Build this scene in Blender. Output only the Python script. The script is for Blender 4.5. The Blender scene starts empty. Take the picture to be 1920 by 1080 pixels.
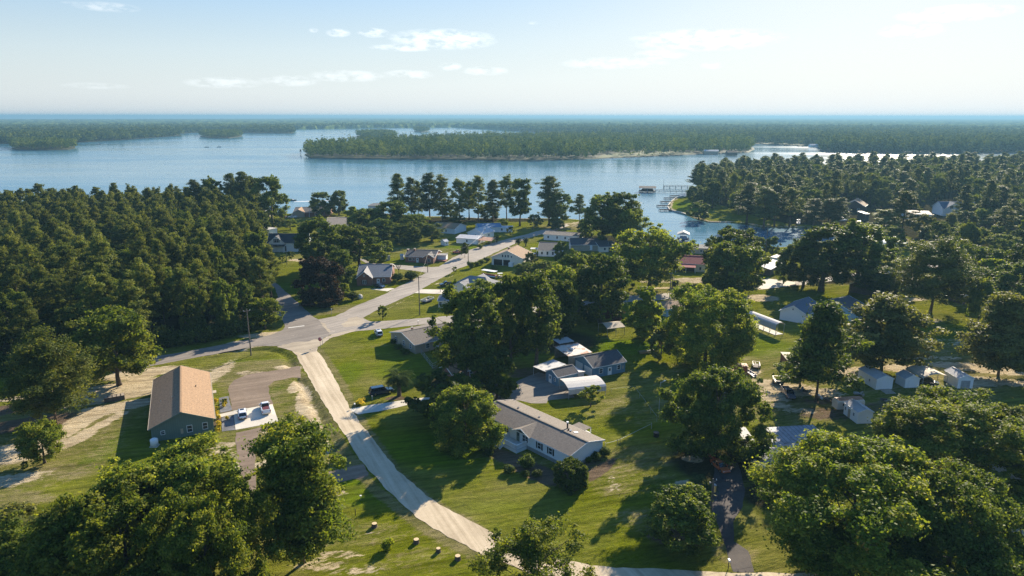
import bpy, math, random
import numpy as np
from mathutils import Vector, Matrix
C = bpy.context.scene
COL = C.collection
R = math.radians
F = 1280.0; TH = math.atan((540 - 218) / F); CAMH = 65.0
CT, ST = math.cos(TH), math.sin(TH)
SUN_AZ, SUN_EL = 29.0, 22.5

def P(px, py, z=0.0):
    """point of the world at height z seen at photo pixel (px, py)"""
    u = (px - 960) / F; v = (540 - py) / F
    r = (u, CT + v * ST, -ST + v * CT)
    t = (z - CAMH) / r[2]
    return Vector((r[0] * t, r[1] * t, z))

def proj(x, y, z):
    z -= CAMH
    d = y * CT - z * ST; up = y * ST + z * CT
    return 960 + F * x / d, 540 - F * up / d

def height_to(p, py):
    lo, hi = 0.0, 62.0
    for _ in range(40):
        m = (lo + hi) / 2
        if proj(p.x, p.y, m)[1] > py: lo = m
        else: hi = m
    return lo

def mpp(p, z=0.0):
    """metres per photo pixel at point p"""
    return (p.y * CT - (z - CAMH) * ST) / F

# ------------------------------------------------------------------ materials
def new_mat(name):
    m = bpy.data.materials.new(name); m.use_nodes = True
    nt = m.node_tree
    return m, nt, nt.nodes['Principled BSDF'], nt.nodes['Material Output']

def N(nt, typ, **kw):
    n = nt.nodes.new(typ)
    for k, v in kw.items(): setattr(n, k, v)
    return n

def noise(nt, vec, scale, detail=4, rough=.6):
    n = N(nt, 'ShaderNodeTexNoise'); n.inputs['Scale'].default_value = scale
    n.inputs['Detail'].default_value = detail; n.inputs['Roughness'].default_value = rough
    if vec is not None: nt.links.new(vec, n.inputs['Vector'])
    return n.outputs['Fac']

def ramp(nt, fac, stops):
    n = N(nt, 'ShaderNodeValToRGB'); cr = n.color_ramp
    while len(cr.elements) < len(stops): cr.elements.new(.5)
    for e, (p, c) in zip(cr.elements, stops):
        e.position = p; e.color = (c, c, c, 1) if isinstance(c, (int, float)) else (*c, 1)
    nt.links.new(fac, n.inputs[0])
    return n.outputs[0]

def mixc(nt, fac, a, b, mode='MIX'):
    n = N(nt, 'ShaderNodeMix', data_type='RGBA', blend_type=mode)
    for s, v in ((n.inputs[0], fac), (n.inputs[6], a), (n.inputs[7], b)):
        if isinstance(v, (int, float)): s.default_value = v
        elif isinstance(v, tuple): s.default_value = (*v, 1)
        else: nt.links.new(v, s)
    return n.outputs[2]

def math_(nt, op, a, b=0.0, clamp=False):
    n = N(nt, 'ShaderNodeMath', operation=op, use_clamp=clamp)
    for s, v in ((n.inputs[0], a), (n.inputs[1], b)):
        if isinstance(v, (int, float)): s.default_value = v
        else: nt.links.new(v, s)
    return n.outputs[0]

def bump(nt, h, strength, dist, bsdf):
    b = N(nt, 'ShaderNodeBump'); b.inputs['Strength'].default_value = strength; b.inputs['Distance'].default_value = dist
    nt.links.new(h, b.inputs['Height']); nt.links.new(b.outputs[0], bsdf.inputs['Normal'])

def surf(name, col, var=.15, scale=1.5, rough=.8, metal=0.0, col2=None, stripes=None, blotch=None):
    """noise-varied surface in object space; stripes=(axis, period, depth) gives boards, courses or ribs"""
    m, nt, b, out = new_mat(name)
    tc = N(nt, 'ShaderNodeTexCoord'); v = tc.outputs['Object']
    f = noise(nt, v, scale, 5)
    f2 = noise(nt, v, scale * 9, 3)
    f = math_(nt, 'ADD', math_(nt, 'MULTIPLY', f, .6), math_(nt, 'MULTIPLY', f2, .4))
    c2 = col2 or tuple(c * (1 - var * 1.6) for c in col)
    c1 = tuple(min(1, c * (1 + var)) for c in col)
    c = mixc(nt, ramp(nt, f, [(.36, 0.), (.64, 1.)]), c2, c1)
    if blotch:
        c = mixc(nt, ramp(nt, noise(nt, v, blotch[1], 5), [(blotch[2], 0.), (blotch[2] + .08, 1.)]), c, blotch[0])
    if stripes:
        ax, per, dep = stripes
        sx = N(nt, 'ShaderNodeSeparateXYZ'); nt.links.new(v, sx.inputs[0])
        w = math_(nt, 'FRACT', math_(nt, 'MULTIPLY', sx.outputs[ax], 1 / per))
        g = ramp(nt, w, [(0., 0.), (.12, 1.), (.9, 1.), (1., 0.)])
        c = mixc(nt, g, tuple(x * (1 - dep) for x in col), c)
        bump(nt, g, .5, .03, b)
    nt.links.new(c, b.inputs['Base Color'])
    b.inputs['Roughness'].default_value = rough; b.inputs['Metallic'].default_value = metal
    return m

def paint(name, col, rough=.35, metal=0., coat=0.):
    m, nt, b, out = new_mat(name)
    tc = N(nt, 'ShaderNodeTexCoord')
    c = mixc(nt, noise(nt, tc.outputs['Object'], 2.5, 3), tuple(x * .88 for x in col), col)
    nt.links.new(c, b.inputs['Base Color'])
    b.inputs['Roughness'].default_value = rough; b.inputs['Metallic'].default_value = metal; b.inputs['Coat Weight'].default_value = coat
    return m

def leafmat(name, ca, cb, cc, trans=.3, spec=.06):
    m, nt, b, out = new_mat(name)
    at = N(nt, 'ShaderNodeAttribute', attribute_name='tint')
    oi = N(nt, 'ShaderNodeObjectInfo')
    c = ramp(nt, at.outputs['Fac'], [(0., ca), (.5, cb), (1., cc)])
    br = math_(nt, 'ADD', .74, math_(nt, 'MULTIPLY', oi.outputs['Random'], .54))
    cmb = N(nt, 'ShaderNodeCombineColor')
    for i in range(3): nt.links.new(br, cmb.inputs[i])
    c = mixc(nt, 1., c, cmb.outputs[0], 'MULTIPLY')
    nt.links.new(c, b.inputs['Base Color'])
    b.inputs['Roughness'].default_value = .58; b.inputs['Specular IOR Level'].default_value = spec
    tr = N(nt, 'ShaderNodeBsdfTranslucent')
    nt.links.new(mixc(nt, 1., c, (1.55, 1.5, .55), 'MULTIPLY'), tr.inputs['Color'])
    mx = N(nt, 'ShaderNodeMixShader'); mx.inputs[0].default_value = trans
    nt.links.new(b.outputs[0], mx.inputs[1]); nt.links.new(tr.outputs[0], mx.inputs[2])
    nt.links.new(mx.outputs[0], out.inputs['Surface'])
    return m

M = {}
M['oak'] = leafmat('oak_leaves', (0.059, 0.092, 0.014), (0.112, 0.151, 0.021), (0.218, 0.230, 0.035), .44)
M['oakdark'] = leafmat('dark_leaves', (0.040, 0.066, 0.014), (0.078, 0.112, 0.020), (0.153, 0.179, 0.031), .40)
M['pine'] = leafmat('pine_needles', (0.052, 0.076, 0.018), (0.094, 0.118, 0.024), (0.171, 0.177, 0.040), .38)
M['pinegrey'] = leafmat('grey_pine_needles', (0.045, 0.066, 0.024), (0.078, 0.104, 0.033), (0.136, 0.153, 0.047), .36)
M['far'] = leafmat('far_wood_leaves', (0.031, 0.054, 0.017), (0.065, 0.097, 0.024), (0.136, 0.159, 0.035), .15, 0.)
M['lime'] = leafmat('yellow_green_leaves', (.100, .135, .012), (.170, .210, .018), (.25, .27, .03), .45)
M['shrub'] = leafmat('shrub_leaves', (.030, .052, .012), (.058, .088, .017), (.115, .140, .026), .34)
M['olive'] = leafmat('olive_leaves', (.070, .080, .020), (.115, .125, .032), (.18, .18, .05), .40)
M['redleaf'] = leafmat('plum_leaves', (.018, .016, .011), (.040, .024, .016), (.075, .042, .025), .28)
M['redbush'] = leafmat('wine_leaves', (.055, .015, .014), (.095, .025, .024), (.14, .04, .035), .3)
M['yellowflower'] = leafmat('yellow_blossom', (.20, .20, .02), (.50, .36, .02), (.70, .55, .05), .3)
M['palm'] = leafmat('palm_fronds', (.030, .050, .018), (.045, .068, .022), (.085, .11, .04), .25, .0)
M['bark'] = surf('bark', (.095, .072, .052), .35, 3, .95)
M['barkpine'] = surf('pine_bark', (.13, .085, .06), .35, 3, .95)
M['white'] = surf('white_siding', (.74, .76, .76), .04, 1, .6, stripes=(2, .2, .22))
M['whitep'] = paint('white_paint', (.78, .78, .76), .5)
M['whitemetal'] = surf('white_sheet_metal', (.43, .415, .40), .08, 1.2, .8, stripes=(0, .35, .15), blotch=((.52, .48, .44), .8, .66))
M['cream'] = surf('cream_siding', (.70, .66, .55), .05, 1, .65, stripes=(2, .2, .2))
M['tan'] = surf('tan_siding', (.40, .33, .24), .08, 1, .7, stripes=(2, .22, .25))
M['green'] = surf('green_batten_siding', (.12, .170, .138), .07, 1, .7, stripes=(0, .42, .3))
M['greenY'] = surf('green_board_siding', (.12, .170, .138), .07, 1, .7, stripes=(1, .42, .3))
M['blue'] = surf('blue_siding', (.10, .21, .30), .08, 1, .65, stripes=(2, .2, .25))
M['paleblue'] = surf('pale_blue_siding', (.36, .52, .60), .05, 1, .65, stripes=(2, .2, .2))
M['brick'] = surf('brick', (.27, .13, .09), .3, 6, .9, stripes=(2, .15, .3))
M['darkwood'] = surf('dark_wood', (.10, .075, .06), .25, 2, .85, stripes=(2, .2, .35))
M['wood'] = surf('weathered_wood', (.34, .28, .21), .2, 2, .85, stripes=(0, .2, .3))
M['redwall'] = surf('red_barn_boards', (.26, .075, .05), .2, 2, .8, stripes=(0, .3, .35))
M['redroof'] = surf('red_metal_roof', (.28, .016, .026), .15, 1.2, .85, stripes=(0, .4, .25))
M['shbrown'] = surf('brown_shingles', (.285, .18, .10), .24, 2.2, .92, stripes=(1, .32, .22))
M['shgrey'] = surf('grey_shingles', (.155, .130, .108), .22, 2.2, .9, stripes=(1, .32, .2))
M['shlight'] = surf('light_grey_shingles', (.22, .215, .22), .16, 2.2, .9, stripes=(1, .32, .18))
M['shdark'] = surf('dark_shingles', (.075, .072, .075), .22, 2.2, .9, stripes=(1, .32, .2))
M['shblack'] = surf('black_shingles', (.02, .023, .03), .2, 2.2, .85, stripes=(1, .32, .2))
M['shblue'] = surf('blue_grey_shingles', (.10, .125, .16), .2, 2.2, .88, stripes=(1, .32, .2))
M['metalroof'] = surf('grey_metal_roof', (.50, .50, .50), .12, .8, .8, stripes=(0, .45, .25), blotch=((.30, .26, .22), .5, .62))
M['corrug'] = surf('ribbed_metal_roof', (.27, .27, .29), .2, .8, .7, stripes=(0, .9, .75), blotch=((.15, .11, .10), .6, .58))
M['rust'] = surf('rusted_sheet_roof', (.55, .51, .46), .12, 1, .6, stripes=(0, .5, .3), blotch=((.33, .12, .05), .32, .50))
M['rust2'] = surf('heavily_rusted_roof', (.40, .20, .12), .25, 1.4, .7, stripes=(0, .5, .25), blotch=((.5, .42, .36), .6, .6))
M['tanmetal'] = surf('tan_metal_roof', (.46, .38, .28), .1, 1, .8, stripes=(0, .45, .25))
M['glass'] = paint('window_glass', (.03, .04, .05), .06)
M['carglass'] = paint('car_glass', (.012, .015, .018), .05)
M['black'] = paint('black_paint', (.012, .012, .014), .4)
M['rubber'] = surf('tyre_rubber', (.018, .018, .018), .2, 6, .9)
M['chrome'] = paint('bare_metal', (.55, .55, .55), .3, 1.)
M['galv'] = surf('galvanised_steel', (.36, .37, .38), .15, 2, .5, .4)
M['pole'] = surf('pole_wood', (.17, .135, .105), .2, 2, .9)
M['carwhite'] = paint('white_car_paint', (.80, .80, .80), .22, 0, .6)
M['carnavy'] = paint('navy_car_paint', (.012, .035, .065), .2, .1, .8)
M['carblack'] = paint('black_car_paint', (.012, .013, .017), .2, .1, .8)
M['cargrey'] = paint('grey_car_paint', (.16, .155, .19), .25, .3, .8)
M['carorange'] = paint('orange_car_paint', (.50, .13, .05), .25, 0, .8)
M['carred'] = paint('red_car_paint', (.33, .05, .04), .25, 0, .8)
M['lampred'] = paint('tail_light', (.35, .01, .01), .2)
M['lampwhite'] = paint('head_light', (.7, .7, .7), .1)
M['redsign'] = paint('red_sign_paint', (.42, .015, .02), .45)
M['bedred'] = paint('red_load', (.13, .02, .025), .6)
M['stumptop'] = surf('cut_wood', (.62, .46, .26), .15, 4, .85)
M['slab'] = surf('concrete', (.46, .43, .37), .12, .5, .85)
M['deck'] = surf('dock_boards', (.055, .05, .05), .2, 1.5, .85, stripes=(0, .3, .3))
M['deck'].node_tree.nodes['Principled BSDF'].inputs['Specular IOR Level'].default_value = 0.
M['paledeck'] = surf('pale_deck_boards', (.55, .57, .57), .08, 1.5, .7, stripes=(0, .2, .25))
M['fabricblue'] = paint('blue_tarp', (.09, .20, .32), .6)
M['beige'] = surf('beige_trailer_skin', (.62, .56, .46), .06, .8, .45, blotch=((.42, .36, .28), .9, .64))

# ------------------------------------------------------------------ mesh helpers
class MB:
    def __init__(s): s.v = []; s.f = []
    def quad(s, a, b, c, d): s.poly([a, b, c, d])
    def poly(s, pts):
        n = len(s.v); s.v += [tuple(p) for p in pts]; s.f.append(tuple(range(n, n + len(pts))))
    def box(s, c, d, rz=0.0):
        cx, cy, cz = c; dx, dy, dz = d[0] / 2, d[1] / 2, d[2] / 2
        co, si = math.cos(rz), math.sin(rz); n = len(s.v)
        for z in (-dz, dz):
            for x, y in ((-dx, -dy), (dx, -dy), (dx, dy), (-dx, dy)):
                s.v.append((cx + x * co - y * si, cy + x * si + y * co, cz + z))
        for q in ((0, 3, 2, 1), (4, 5, 6, 7), (0, 1, 5, 4), (1, 2, 6, 5), (2, 3, 7, 6), (3, 0, 4, 7)):
            s.f.append(tuple(n + i for i in q))
        return s
    def obox(s, c, u, w, n_, su, sw, sn):
        c = Vector(c); u = Vector(u) * su / 2; w = Vector(w) * sw / 2; k = Vector(n_) * sn / 2; n = len(s.v)
        for e in (-1, 1):
            for a, b in ((-1, -1), (1, -1), (1, 1), (-1, 1)):
                s.v.append(tuple(c + u * a + w * b + k * e))
        for q in ((0, 3, 2, 1), (4, 5, 6, 7), (0, 1, 5, 4), (1, 2, 6, 5), (2, 3, 7, 6), (3, 0, 4, 7)):
            s.f.append(tuple(n + i for i in q))
        return s
    def bar(s, a, b, w, h=None):
        a = Vector(a); b = Vector(b); d = b - a; L = d.length
        if L < 1e-6: return s
        d.normalize(); up = Vector((0, 0, 1)) if abs(d.z) < .95 else Vector((1, 0, 0))
        x = d.cross(up).normalized(); y = x.cross(d)
        return s.obox((a + b) / 2, x, y, d, w, h or w, L)
    def tube(s, pts, rad, k=6, cap=True):
        pts = [Vector(p) for p in pts]; n0 = len(s.v)
        if not isinstance(rad, (list, tuple)): rad = [rad] * len(pts)
        for i, p in enumerate(pts):
            d = (pts[min(i + 1, len(pts) - 1)] - pts[max(i - 1, 0)]).normalized()
            up = Vector((0, 0, 1)) if abs(d.z) < .9 else Vector((1, 0, 0))
            x = d.cross(up).normalized(); y = d.cross(x)
            for j in range(k):
                a = 2 * math.pi * j / k
                s.v.append(tuple(p + (x * math.cos(a) + y * math.sin(a)) * rad[i]))
        for i in range(len(pts) - 1):
            for j in range(k):
                s.f.append((n0 + i * k + j, n0 + i * k + (j + 1) % k, n0 + (i + 1) * k + (j + 1) % k, n0 + (i + 1) * k + j))
        if cap:
            s.f.append(tuple(n0 + j for j in range(k))[::-1]); e = n0 + (len(pts) - 1) * k
            s.f.append(tuple(e + j for j in range(k)))
        return s
    def prism(s, prof, p0, p1, fx, fy):
        """profile [(a,b)] swept from p0 to p1; a along fx, b along fy"""
        p0, p1, fx, fy = Vector(p0), Vector(p1), Vector(fx), Vector(fy); n = len(s.v); k = len(prof)
        for p in (p0, p1):
            for a, b in prof: s.v.append(tuple(p + fx * a + fy * b))
        for j in range(k): s.f.append((n + j, n + (j + 1) % k, n + k + (j + 1) % k, n + k + j))
        s.f.append(tuple(n + j for j in range(k))[::-1]); s.f.append(tuple(n + k + j for j in range(k)))
        return s
    def loft(s, rings, cap=True):
        n = len(s.v); k = len(rings[0])
        for r in rings: s.v += [tuple(p) for p in r]
        for i in range(len(rings) - 1):
            for j in range(k):
                s.f.append((n + i * k + j, n + i * k + (j + 1) % k, n + (i + 1) * k + (j + 1) % k, n + (i + 1) * k + j))
        if cap:
            s.f.append(tuple(n + j for j in range(k))[::-1]); e = n + (len(rings) - 1) * k
            s.f.append(tuple(e + j for j in range(k)))
        return s
    def mesh(s, name):
        me = bpy.data.meshes.new(name); me.from_pydata(s.v, [], s.f)
        import bmesh
        bm = bmesh.new(); bm.from_mesh(me); bmesh.ops.recalc_face_normals(bm, faces=bm.faces); bm.to_mesh(me); bm.free()
        return me

def link(name, me, m=None, parent=None):
    o = bpy.data.objects.new(name, me); COL.objects.link(o)
    if m is not None and not me.materials: me.materials.append(m)
    if parent is not None: o.parent = parent
    return o

def part(name, mb, m, parent, smooth=False, bevel=0.0):
    me = mb.mesh(name) if isinstance(mb, MB) else mb
    if smooth:
        for p in me.polygons: p.use_smooth = True
    o = link(name, me, m, parent)
    if bevel:
        b = o.modifiers.new('bevel', 'BEVEL'); b.width = bevel; b.segments = 2; b.limit_method = 'ANGLE'
    return o

def thing(name, label, cat, loc=(0, 0, 0), rz=0.0, group=None):
    o = bpy.data.objects.new(name, None); COL.objects.link(o)
    o.location = loc; o.rotation_euler = (0, 0, rz); o.empty_display_size = .3
    o['label'] = label; o['category'] = cat
    if group: o['group'] = group
    return o

def tag(o, label, cat, group=None):
    o['label'] = label; o['category'] = cat
    if group: o['group'] = group
    return o

def dup(root, loc, rz, label=None, group=None, sc=None):
    r = root.copy(); COL.objects.link(r); r.location = loc; r.rotation_euler = (0, 0, rz)
    if label: r['label'] = label
    if group: r['group'] = group
    if sc: r.scale = sc
    for ch in list(root.children):
        c = ch.copy(); COL.objects.link(c); c.parent = r
        for g in list(ch.children):
            d = g.copy(); COL.objects.link(d); d.parent = c
    return r

def np_mesh(name, verts, faces, attrs=None):
    """numpy verts (n,3) and equal-sized faces (m,k)"""
    me = bpy.data.meshes.new(name); n = len(verts); m, k = faces.shape
    me.vertices.add(n); me.vertices.foreach_set('co', np.ascontiguousarray(verts, dtype=np.float32).ravel())
    me.loops.add(m * k); me.loops.foreach_set('vertex_index', np.ascontiguousarray(faces, dtype=np.int32).ravel())
    me.polygons.add(m); me.polygons.foreach_set('loop_start', np.arange(0, m * k, k, dtype=np.int32))
    for key, val in (attrs or {}).items():
        a = me.attributes.new(key, 'FLOAT', 'POINT'); a.data.foreach_set('value', np.ascontiguousarray(val, dtype=np.float32))
    me.update(calc_edges=True)
    return me

def inside(pts, poly):
    x, y = pts[:, 0], pts[:, 1]; r = np.zeros(len(pts), bool); n = len(poly); j = n - 1
    for i in range(n):
        xi, yi = poly[i]; xj, yj = poly[j]
        if yi != yj:
            r ^= ((yi > y) != (yj > y)) & (x < (xj - xi) * (y - yi) / (yj - yi) + xi)
        j = i
    return r

def sdist(pts, poly, closed=True):
    """distance to the polygon outline, positive inside (unsigned for an open line)"""
    d = np.full(len(pts), 1e9); n = len(poly)
    for i in range(n if closed else n - 1):
        a = np.array(poly[i]); b = np.array(poly[(i + 1) % n]); ab = b - a; L = (ab * ab).sum()
        t = np.clip(((pts - a) @ ab) / max(L, 1e-9), 0, 1)
        q = pts - a - t[:, None] * ab
        d = np.minimum(d, np.hypot(q[:, 0], q[:, 1]))
    if closed: d = np.where(inside(pts, poly), d, -d)
    return d

def W2(pxs, z=0.0):
    return [(p.x, p.y) for p in (P(a, b, z) for a, b in pxs)]

def poisson(poly, spacing, seed, avoid=(), tries=40000, nmax=10**6):
    rng = np.random.default_rng(seed); pa = np.array(poly)
    lo, hi = pa.min(0), pa.max(0)
    c = rng.uniform(lo, hi, (tries, 2)); c = c[inside(c, poly)]
    cell = {}; out = []
    for x, y in c:
        if any((x - ax) ** 2 + (y - ay) ** 2 < ar * ar for ax, ay, ar in avoid): continue
        k = (int(x // spacing), int(y // spacing)); ok = True
        for i in (-1, 0, 1):
            for j in (-1, 0, 1):
                for qx, qy in cell.get((k[0] + i, k[1] + j), ()):
                    if (qx - x) ** 2 + (qy - y) ** 2 < spacing * spacing: ok = False
        if ok:
            cell.setdefault(k, []).append((x, y)); out.append((x, y))
            if len(out) >= nmax: break
    return out
# ------------------------------------------------------------------ trees
def leaves(cl, rng, per, size, aspect=.6, upb=.35, flat=.78, shell=.6, jit=.7):
    per = per * 1.35; size = size * .92
    """leaf-clump faces round cluster centres cl [(x,y,z,r,tint)] -> verts, faces, tint"""
    cl = np.array(cl); n = len(cl)
    w = cl[:, 3] ** 2; cnt = np.maximum(4, (per * n * w / w.sum()).astype(int))
    idx = np.repeat(np.arange(n), cnt); m = len(idx)
    d = rng.normal(size=(m, 3)); d /= np.linalg.norm(d, axis=1)[:, None]
    rad = rng.uniform(0, 1, m) ** shell; stray = rng.random(m) < .16; rad = np.where(stray, rad * 1.45, rad)
    off = d * (rad * cl[idx, 3])[:, None]; off[:, 2] *= flat
    ax = rng.normal(size=(n, 3)); ax[:, 2] *= .5; ax /= np.linalg.norm(ax, axis=1)[:, None]; st = rng.uniform(-.35, .75, n)
    dt = (off * ax[idx]).sum(1); off += ax[idx] * (dt * st[idx])[:, None]
    c = cl[idx, :3] + off
    nrm = d + np.array([0, 0, upb]) + rng.normal(size=(m, 3)) * jit
    nrm /= np.linalg.norm(nrm, axis=1)[:, None]
    t = np.cross(nrm, rng.normal(size=(m, 3))); t /= np.linalg.norm(t, axis=1)[:, None]
    b = np.cross(nrm, t)
    s = size * rng.uniform(.6, 1.4, m)[:, None]
    v = np.stack([c - t * s, c + b * s * aspect, c + t * s, c - b * s * aspect], 1).reshape(-1, 3)
    f = np.arange(m * 4).reshape(-1, 4)
    tint = np.clip(cl[idx, 4] + rng.normal(size=m) * .24, 0, 1)  # random leaf tone, spread widened to stand in for bright leaf highlights
    return v, f, np.repeat(tint, 4)

def crown_mesh(name, cl, rng, per, size, m, **kw):
    v, f, t = leaves(cl, rng, per, size, **kw)
    me = np_mesh(name, v, f, {'tint': t}); me.materials.append(M[m]); return me

def trunk_mesh(H, top, r, cl, rng, nl, lean=.03, fork=False, bark='bark', limb=.3):
    mb = MB(); pts = []; rs = []; lx, ly = rng.normal(size=2) * lean * H
    for i in range(7):
        t = i / 6; pts.append((lx * t * t + rng.normal() * r * .25 * (i > 0), ly * t * t + rng.normal() * r * .25 * (i > 0), top * t - (.3 if i == 0 else 0)))
        rs.append(r * (1.35 if i == 0 else (1 - .82 * t)))
    mb.tube(pts, rs, 7)
    order = rng.permutation(len(cl))[:nl]
    for j in order:
        c = cl[j]; e = Vector(c[:3])
        zz = max(top * .22, min(top * .92, e.z - (abs(e.x) + abs(e.y)) * .45))
        t = zz / top; a = Vector((lx * t * t, ly * t * t, zz))
        mid = (a + e) / 2 + Vector((rng.normal() * .3, rng.normal() * .3, .12 * (e - a).length * rng.uniform(-.2, 1)))
        rr = r * limb * (1 - .5 * t)
        mb.tube([a, mid, e], [rr, rr * .6, rr * .2], 5, cap=False)
    me = mb.mesh('trunk'); me.materials.append(M[bark])
    for p in me.polygons: p.use_smooth = True
    return me

def oak(seed, H=14, Rr=6.5, base=.22, ncl=70, per=200, size=.27, m='oak', rc=.22, fork=False, squash=1.0, lump=.25, flat=.7, top=1.0):
    rng = np.random.default_rng(seed); cl = []
    ph = rng.uniform(0, 6.28, 4); zc = H * (base + (1 - base) * .42); hz = H * (1 - base) * .58
    for i in range(ncl):
        z = rng.uniform(-.75, 1.) ; a = rng.uniform(0, 2 * math.pi)
        env = 1 + lump * (math.sin(2 * a + ph[0]) * .5 + math.sin(3 * a + ph[1] + z * 2) * .5 + math.sin(5 * a + ph[2]) * .3)
        q = math.sqrt(max(0, 1 - (abs(z) ** (2.2 if z > 0 else 1.8)))); k = rng.uniform(.35, 1.) ** .45
        r = rc * Rr * rng.uniform(.65, 1.25)
        rr = max(0, Rr * env * (q * .85 + .15) * k - r * .5)
        zz = zc + z * hz * (.85 + .15 * k) * (1 + .12 * math.sin(3 * a + ph[3]))
        cl.append((rr * math.cos(a), rr * math.sin(a), min(zz, H * top - r * .6), r, rng.uniform(.15, .85)))
        for _ in range(2):   # smaller sprays that break the outline
            d = rng.normal(size=3); d /= np.linalg.norm(d); r2 = r * rng.uniform(.3, .5)
            cl.append((cl[-1][0] + d[0] * r * .8, cl[-1][1] + d[1] * r * .8, cl[-1][2] + abs(d[2]) * r * .75, r2, rng.uniform(.3, 1.)))
    cr = crown_mesh('crown', cl, rng, per, size, m, flat=flat)
    tr = trunk_mesh(H, H * .72, H * .026, cl, rng, 16, bark='bark', fork=fork)
    return dict(crown=cr, trunk=tr, H=H, R=Rr)

def pine(seed, H=24, Rr=4.3, base=.45, layers=9, per=110, size=.34, m='pine', prof=None, rc=.27, aspect=.36, flat=.72, br=(3, 6)):
    rng = np.random.default_rng(seed); cl = []
    prof = prof or (lambda t: (.55 + .9 * t * (1 - t) * 2) * (1 - .55 * t ** 3) if t < .97 else .25)
    for k in range(layers):
        t = (k + rng.uniform(-.3, .3)) / (layers - 1); t = min(1, max(0, t)); z = H * (base + (1 - base - .03) * t)
        e = Rr * prof(t) * rng.uniform(.75, 1.15); n = rng.integers(*br)
        a0 = rng.uniform(0, 6.28)
        for j in range(n):
            a = a0 + 6.28 * j / n + rng.normal() * .35
            rmax = e * rng.uniform(.6, 1.1)
            for q in ((.95,) if rmax < Rr * .35 else (.45, .92)):
                r = Rr * rc * rng.uniform(.7, 1.25) * (1.0 if q > .6 else .85)
                cl.append((rmax * q * math.cos(a), rmax * q * math.sin(a), z + rng.normal() * .028 * H + .16 * rmax * q, r, rng.uniform(.1, .9)))
                d = rng.normal(size=3); cl.append((cl[-1][0] + d[0] * r * .8, cl[-1][1] + d[1] * r * .8, cl[-1][2] + d[2] * r * .6, r * .55, rng.uniform(.2, 1.)))
    cl.append((0, 0, H - Rr * .2, Rr * .28, .7))
    cr = crown_mesh('crown', cl, rng, per, size, m, aspect=aspect, flat=flat, shell=.5, upb=.5, jit=.75)
    tr = trunk_mesh(H, H * .97, H * .0115, cl, rng, 22, lean=.012, bark='barkpine', limb=.28)
    return dict(crown=cr, trunk=tr, H=H, R=Rr)

def shrub(seed, H=2, Rr=1.3, per=60, ncl=22, size=.13, m='shrub', ball=.5):
    rng = np.random.default_rng(seed); cl = []
    for i in range(ncl):
        d = rng.normal(size=3); d /= np.linalg.norm(d); k = .72 * rng.uniform(.6, 1)
        cl.append((d[0] * Rr * k, d[1] * Rr * k, H * .52 + d[2] * H * .46 * k, Rr * .38, rng.uniform(.1, .9)))
    cr = crown_mesh('crown', cl, rng, per, size, m, flat=.9)
    mb = MB()
    for a in (0, 2.1, 4.2): mb.tube([(0, 0, -.1), (math.cos(a) * Rr * .2, math.sin(a) * Rr * .2, H * .5)], [.06, .03], 5)
    tr = mb.mesh('trunk'); tr.materials.append(M['bark'])
    return dict(crown=cr, trunk=tr, H=H, R=Rr)

def palm_proto(seed=5, H=6.2, Rr=2.6):
    rng = np.random.default_rng(seed); vs = []; top = H - 1.7
    for k in range(64):
        a = rng.uniform(0, 6.28); el = rng.uniform(-.9, 1.35); L = rng.uniform(2.2, 3.1)
        d = Vector((math.cos(a) * math.cos(el), math.sin(a) * math.cos(el), math.sin(el))); p = Vector((0, 0, top)); pts = [p]
        for i in range(6):
            d = (d + Vector((0, 0, -.32))).normalized(); p = p + d * L / 6; pts.append(p)
        for i in range(6):
            s = (pts[i + 1] - pts[i]); side = s.cross(Vector((0, 0, 1))).normalized(); w = .8 * (1 - abs(i - 2) / 5.5)
            for sg in (-1, 1):
                for q in (0, .5):
                    b0 = pts[i] + s * q; b1 = pts[i] + s * (q + .3)
                    tip = b0 + s * .7 + side * sg * w + Vector((0, 0, -.22 * w - rng.uniform(0, .12)))
                    vs += [b0, b1, tip, tip + s * .06]
    v = np.array([tuple(x) for x in vs]); f = np.arange(len(v)).reshape(-1, 4)[:, [0, 1, 3, 2]]
    me = np_mesh('crown', v, f, {'tint': np.repeat(rng.uniform(0, 1, len(f)), 4)}); me.materials.append(M['palm'])
    mb = MB(); mb.tube([(0, 0, -.2), (.05, 0, 1.5), (0, .05, top * .8), (0, 0, top + .2)], [.36, .28, .30, .36], 9)
    tr = mb.mesh('trunk'); tr.materials.append(M['bark'])
    return dict(crown=me, trunk=tr, H=H, R=Rr)

PRO = {}
for s in range(4): PRO['oak%d' % s] = oak(10 + s, 14, 6.5, .2, 70, 95)
for s in range(4): PRO['dark%d' % s] = oak(30 + s, 15, 6.2, .14, 72, 95, m='oakdark', rc=.21)
for s in range(3): PRO['tall%d' % s] = oak(50 + s, 18, 5.5, .26, 72, 90, m='oakdark', rc=.22, lump=.35)
for s in range(5): PRO['pine%d' % s] = pine(70 + s, 24, 4.2, [.30, .36, .26, .40, .32][s], [13, 12, 14, 11, 13][s], 62, size=.31, prof=lambda t: (.78 + .5 * math.sin(2.6 * t + .25)) * (1 - .72 * t ** 2.2) * 1.05, rc=.24)
for s in range(4): PRO['slim%d' % s] = pine(90 + s, 27, 4.2, [.28, .36, .32, .24][s], [12, 11, 12, 14][s], 62, m='pinegrey', size=.33)
for s in range(2): PRO['fir%d' % s] = pine(110 + s, 15, 4.8, .24, 11, 85, m='oakdark', prof=lambda t: (1.05 - .88 * t ** 1.05), size=.28, aspect=.45, flat=.6, rc=.27)
PRO['pecan'] = pine(120, 15, 6.2, .2, 11, 105, m='olive', prof=lambda t: (1.0 - .78 * t ** 1.7), size=.27, aspect=.5, flat=.55, rc=.24, br=(5, 8))
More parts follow.
